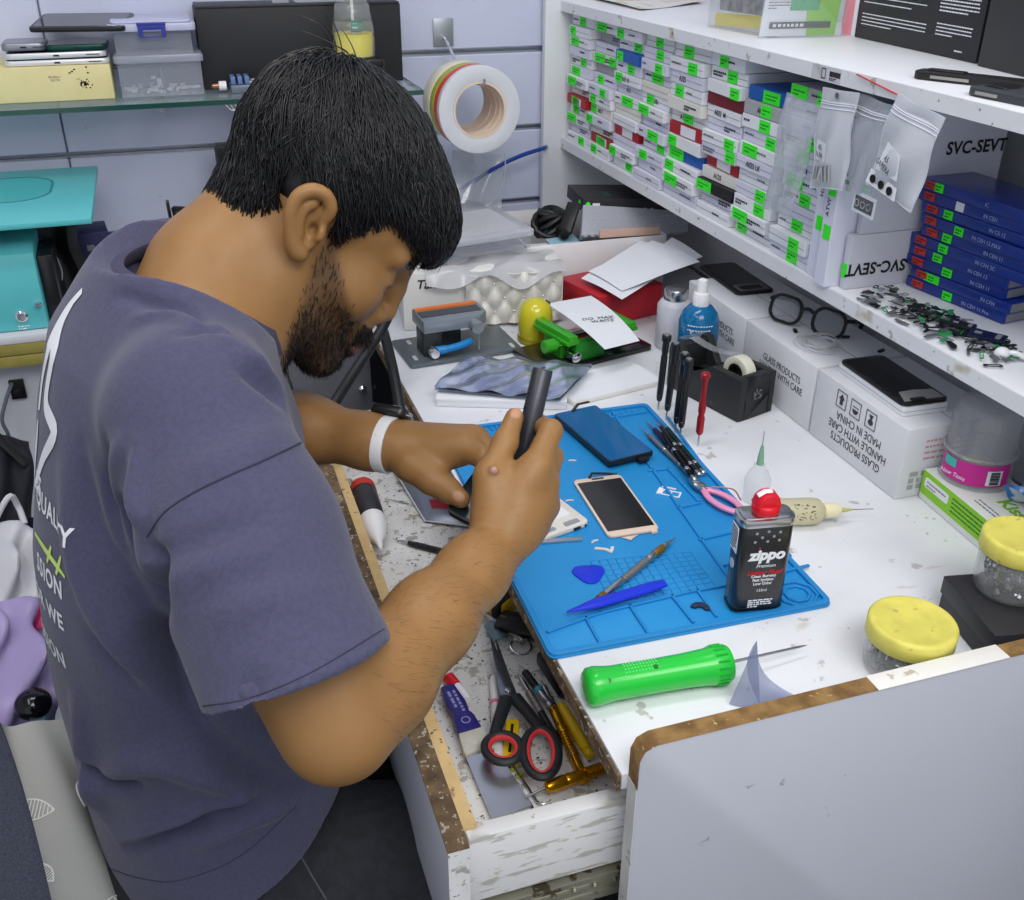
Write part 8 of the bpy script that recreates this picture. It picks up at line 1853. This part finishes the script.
# ---- watch on the left wrist
wt = bpy.data.objects.new('wrist_watch', None); COL.objects.link(wt); wc = lerp(EL, WL, .955); wt.location = Vector(wc); adopt(wt)
za = Vector(axl); upv = (Vector((0, 0, 1))-za*za.z).normalized(); sdv = za.cross(upv)
mb = MB(); ro, ri_ = .0280, .0255; nk = 48
Mw = Matrix(((upv.x, sdv.x, za.x, 0), (upv.y, sdv.y, za.y, 0), (upv.z, sdv.z, za.z, 0), (0, 0, 0, 1)))
mb.ring(circ(ro, nk), circ(ri_, nk), -.0105, .0105, 0, Mw); mb.build('strap', mat('white_silicone', (222, 222, 224), .5), wt, bevel=.0006)
tv = (upv*.72+sdv*(.7 if sdv.y > 0 else -.7)).normalized(); Mc = frame_m(tv*(ro-.001), za, tv.cross(za))
mb = MB(); mb.prism(rrect(.036, .032, .007, 5), 0, .009, 0, Mc); mb.build('watch_case', SATIN, wt, bevel=.0015)
mb = MB(); mb.prism(rrect(.032, .028, .006, 5), .0088, .0096, 0, Mc); mb.build('watch_glass', GLASSY, wt)
mb = MB(); mb.lathe([(.0032, 0), (.0032, .003), (.002, .0036)], 14, 0, axis_m(Mc @ Vector((.018, 0, .005)), za)); mb.build('crown', CHROME, wt)
# ---- what the hands hold
A, B_ = PD(543, 369, .870), PD(510, 512, .885); d = B_-A
t = thing('electric_screwdriver', 'dark grey cylindrical electric screwdriver held upright in the right hand', 'screwdriver', A)
dg_ = mat('gunmetal', (64, 66, 72), .35, .5)
mb = MB(); mb.turn(Vector(), d*.90, [(0, .0080), (.008, .0088), (.98, .0088), (1, .0075)], 36); mb.build('body', dg_, t, ang=50)
mb = MB(); mb.turn(d*-.002, d*.004, [(0, .0072), (1, .0076)], 30); mb.build('end_cap', mat('gunmetal_light', (110, 112, 118), .35, .5), t); mb = MB(); mb.bar(d*-.003+Vector((-.002, 0, .0003)), d*-.003+Vector((.002, .001, .0003)), .0016, .0006); mb.build('slot', INK, t)
mb = MB(); mb.turn(d*.9, d*.96, [(0, .0065), (1, .004)], 24); mb.build('chuck', STEEL, t); mb = MB(); mb.turn(d*.96, d*1.06, [(0, .0018), (1, .0010)], 10); mb.build('bit', STEEL, t)
mb = MB(); n_ = d.normalized(); cv = (CAM-A); cv = (cv-n_*cv.dot(n_)).normalized(); sv = n_.cross(cv); lv = (cv*.55-sv*.85 if (sv.dot(_r) > 0) else cv*.55+sv*.85).normalized()
for k in range(3): mb.ball(d*(.17+.10*k)+lv*.0088, .0017, 8)
mb.build('button', SATIN, t)
c = PD(486, 500, .952); x_ = PD(512, 512, .94)-PD(455, 482, .955)
t = thing('held_phone', 'dark phone held between left thumb and fingers under the screwdriver', 'phone', frame_m(c+Vector((0, .004, -.006)), x_, Vector((-.2, 1, .45))))
mb = MB(); mb.prism(rrect(.066, .10, .008, 4, .006, .022), -.004, .003); mb.build('phone_body', SATIN, t, bevel=.0012); mb = MB(); mb.prism(rrect(.060, .094, .006, 4, .006, .022), .0028, .0034); mb.build('phone_back', mat('dark_teal_back', (24, 44, 52), .25), t)
# ================================================================== LIGHT
w = bpy.data.worlds.new('world'); SC.world = w; w.use_nodes = True
w.node_tree.nodes['Background'].inputs[0].default_value = (.88, .93, 1, 1); w.node_tree.nodes['Background'].inputs[1].default_value = .80
def lamp(name, loc, sx, sy, power, col=(1, .985, .96), rot=(0, 0, 0)):
    l = bpy.data.lights.new(name, 'AREA'); l.shape = 'RECTANGLE'; l.size = sx; l.size_y = sy; l.energy = power; l.color = col
    o = bpy.data.objects.new(name, l); o.location = loc; o.rotation_euler = rot; COL.objects.link(o); return o
lamp('ceiling_or_fill_lamp', (.15, 1.05, 2.58), 1.1, .30, 9)
lamp('ceiling_or_fill_lamp', (-.75, .4, 2.58), .35, 1.5, 7)
lamp('ceiling_or_fill_lamp', (.45, -.2, 2.58), 1.3, .35, 8)
lamp('ceiling_or_fill_lamp', (.35, -.62, 2.45), 1.4, .5, 17, rot=(math.radians(38), 0, 0))  # added fill behind the camera, not a room fixture; brightens front-facing surfaces
vs = SC.view_settings; vs.view_transform = 'Standard'; vs.look = 'None'; vs.exposure = 0.0; vs.gamma = 1.0; vs.use_curve_mapping = False
SC.cycles.max_bounces = 8; SC.cycles.transparent_max_bounces = 24; SC.cycles.transmission_bounces = 8
SC.cycles.use_denoising = True
SC.cycles.sample_clamp_indirect = 6
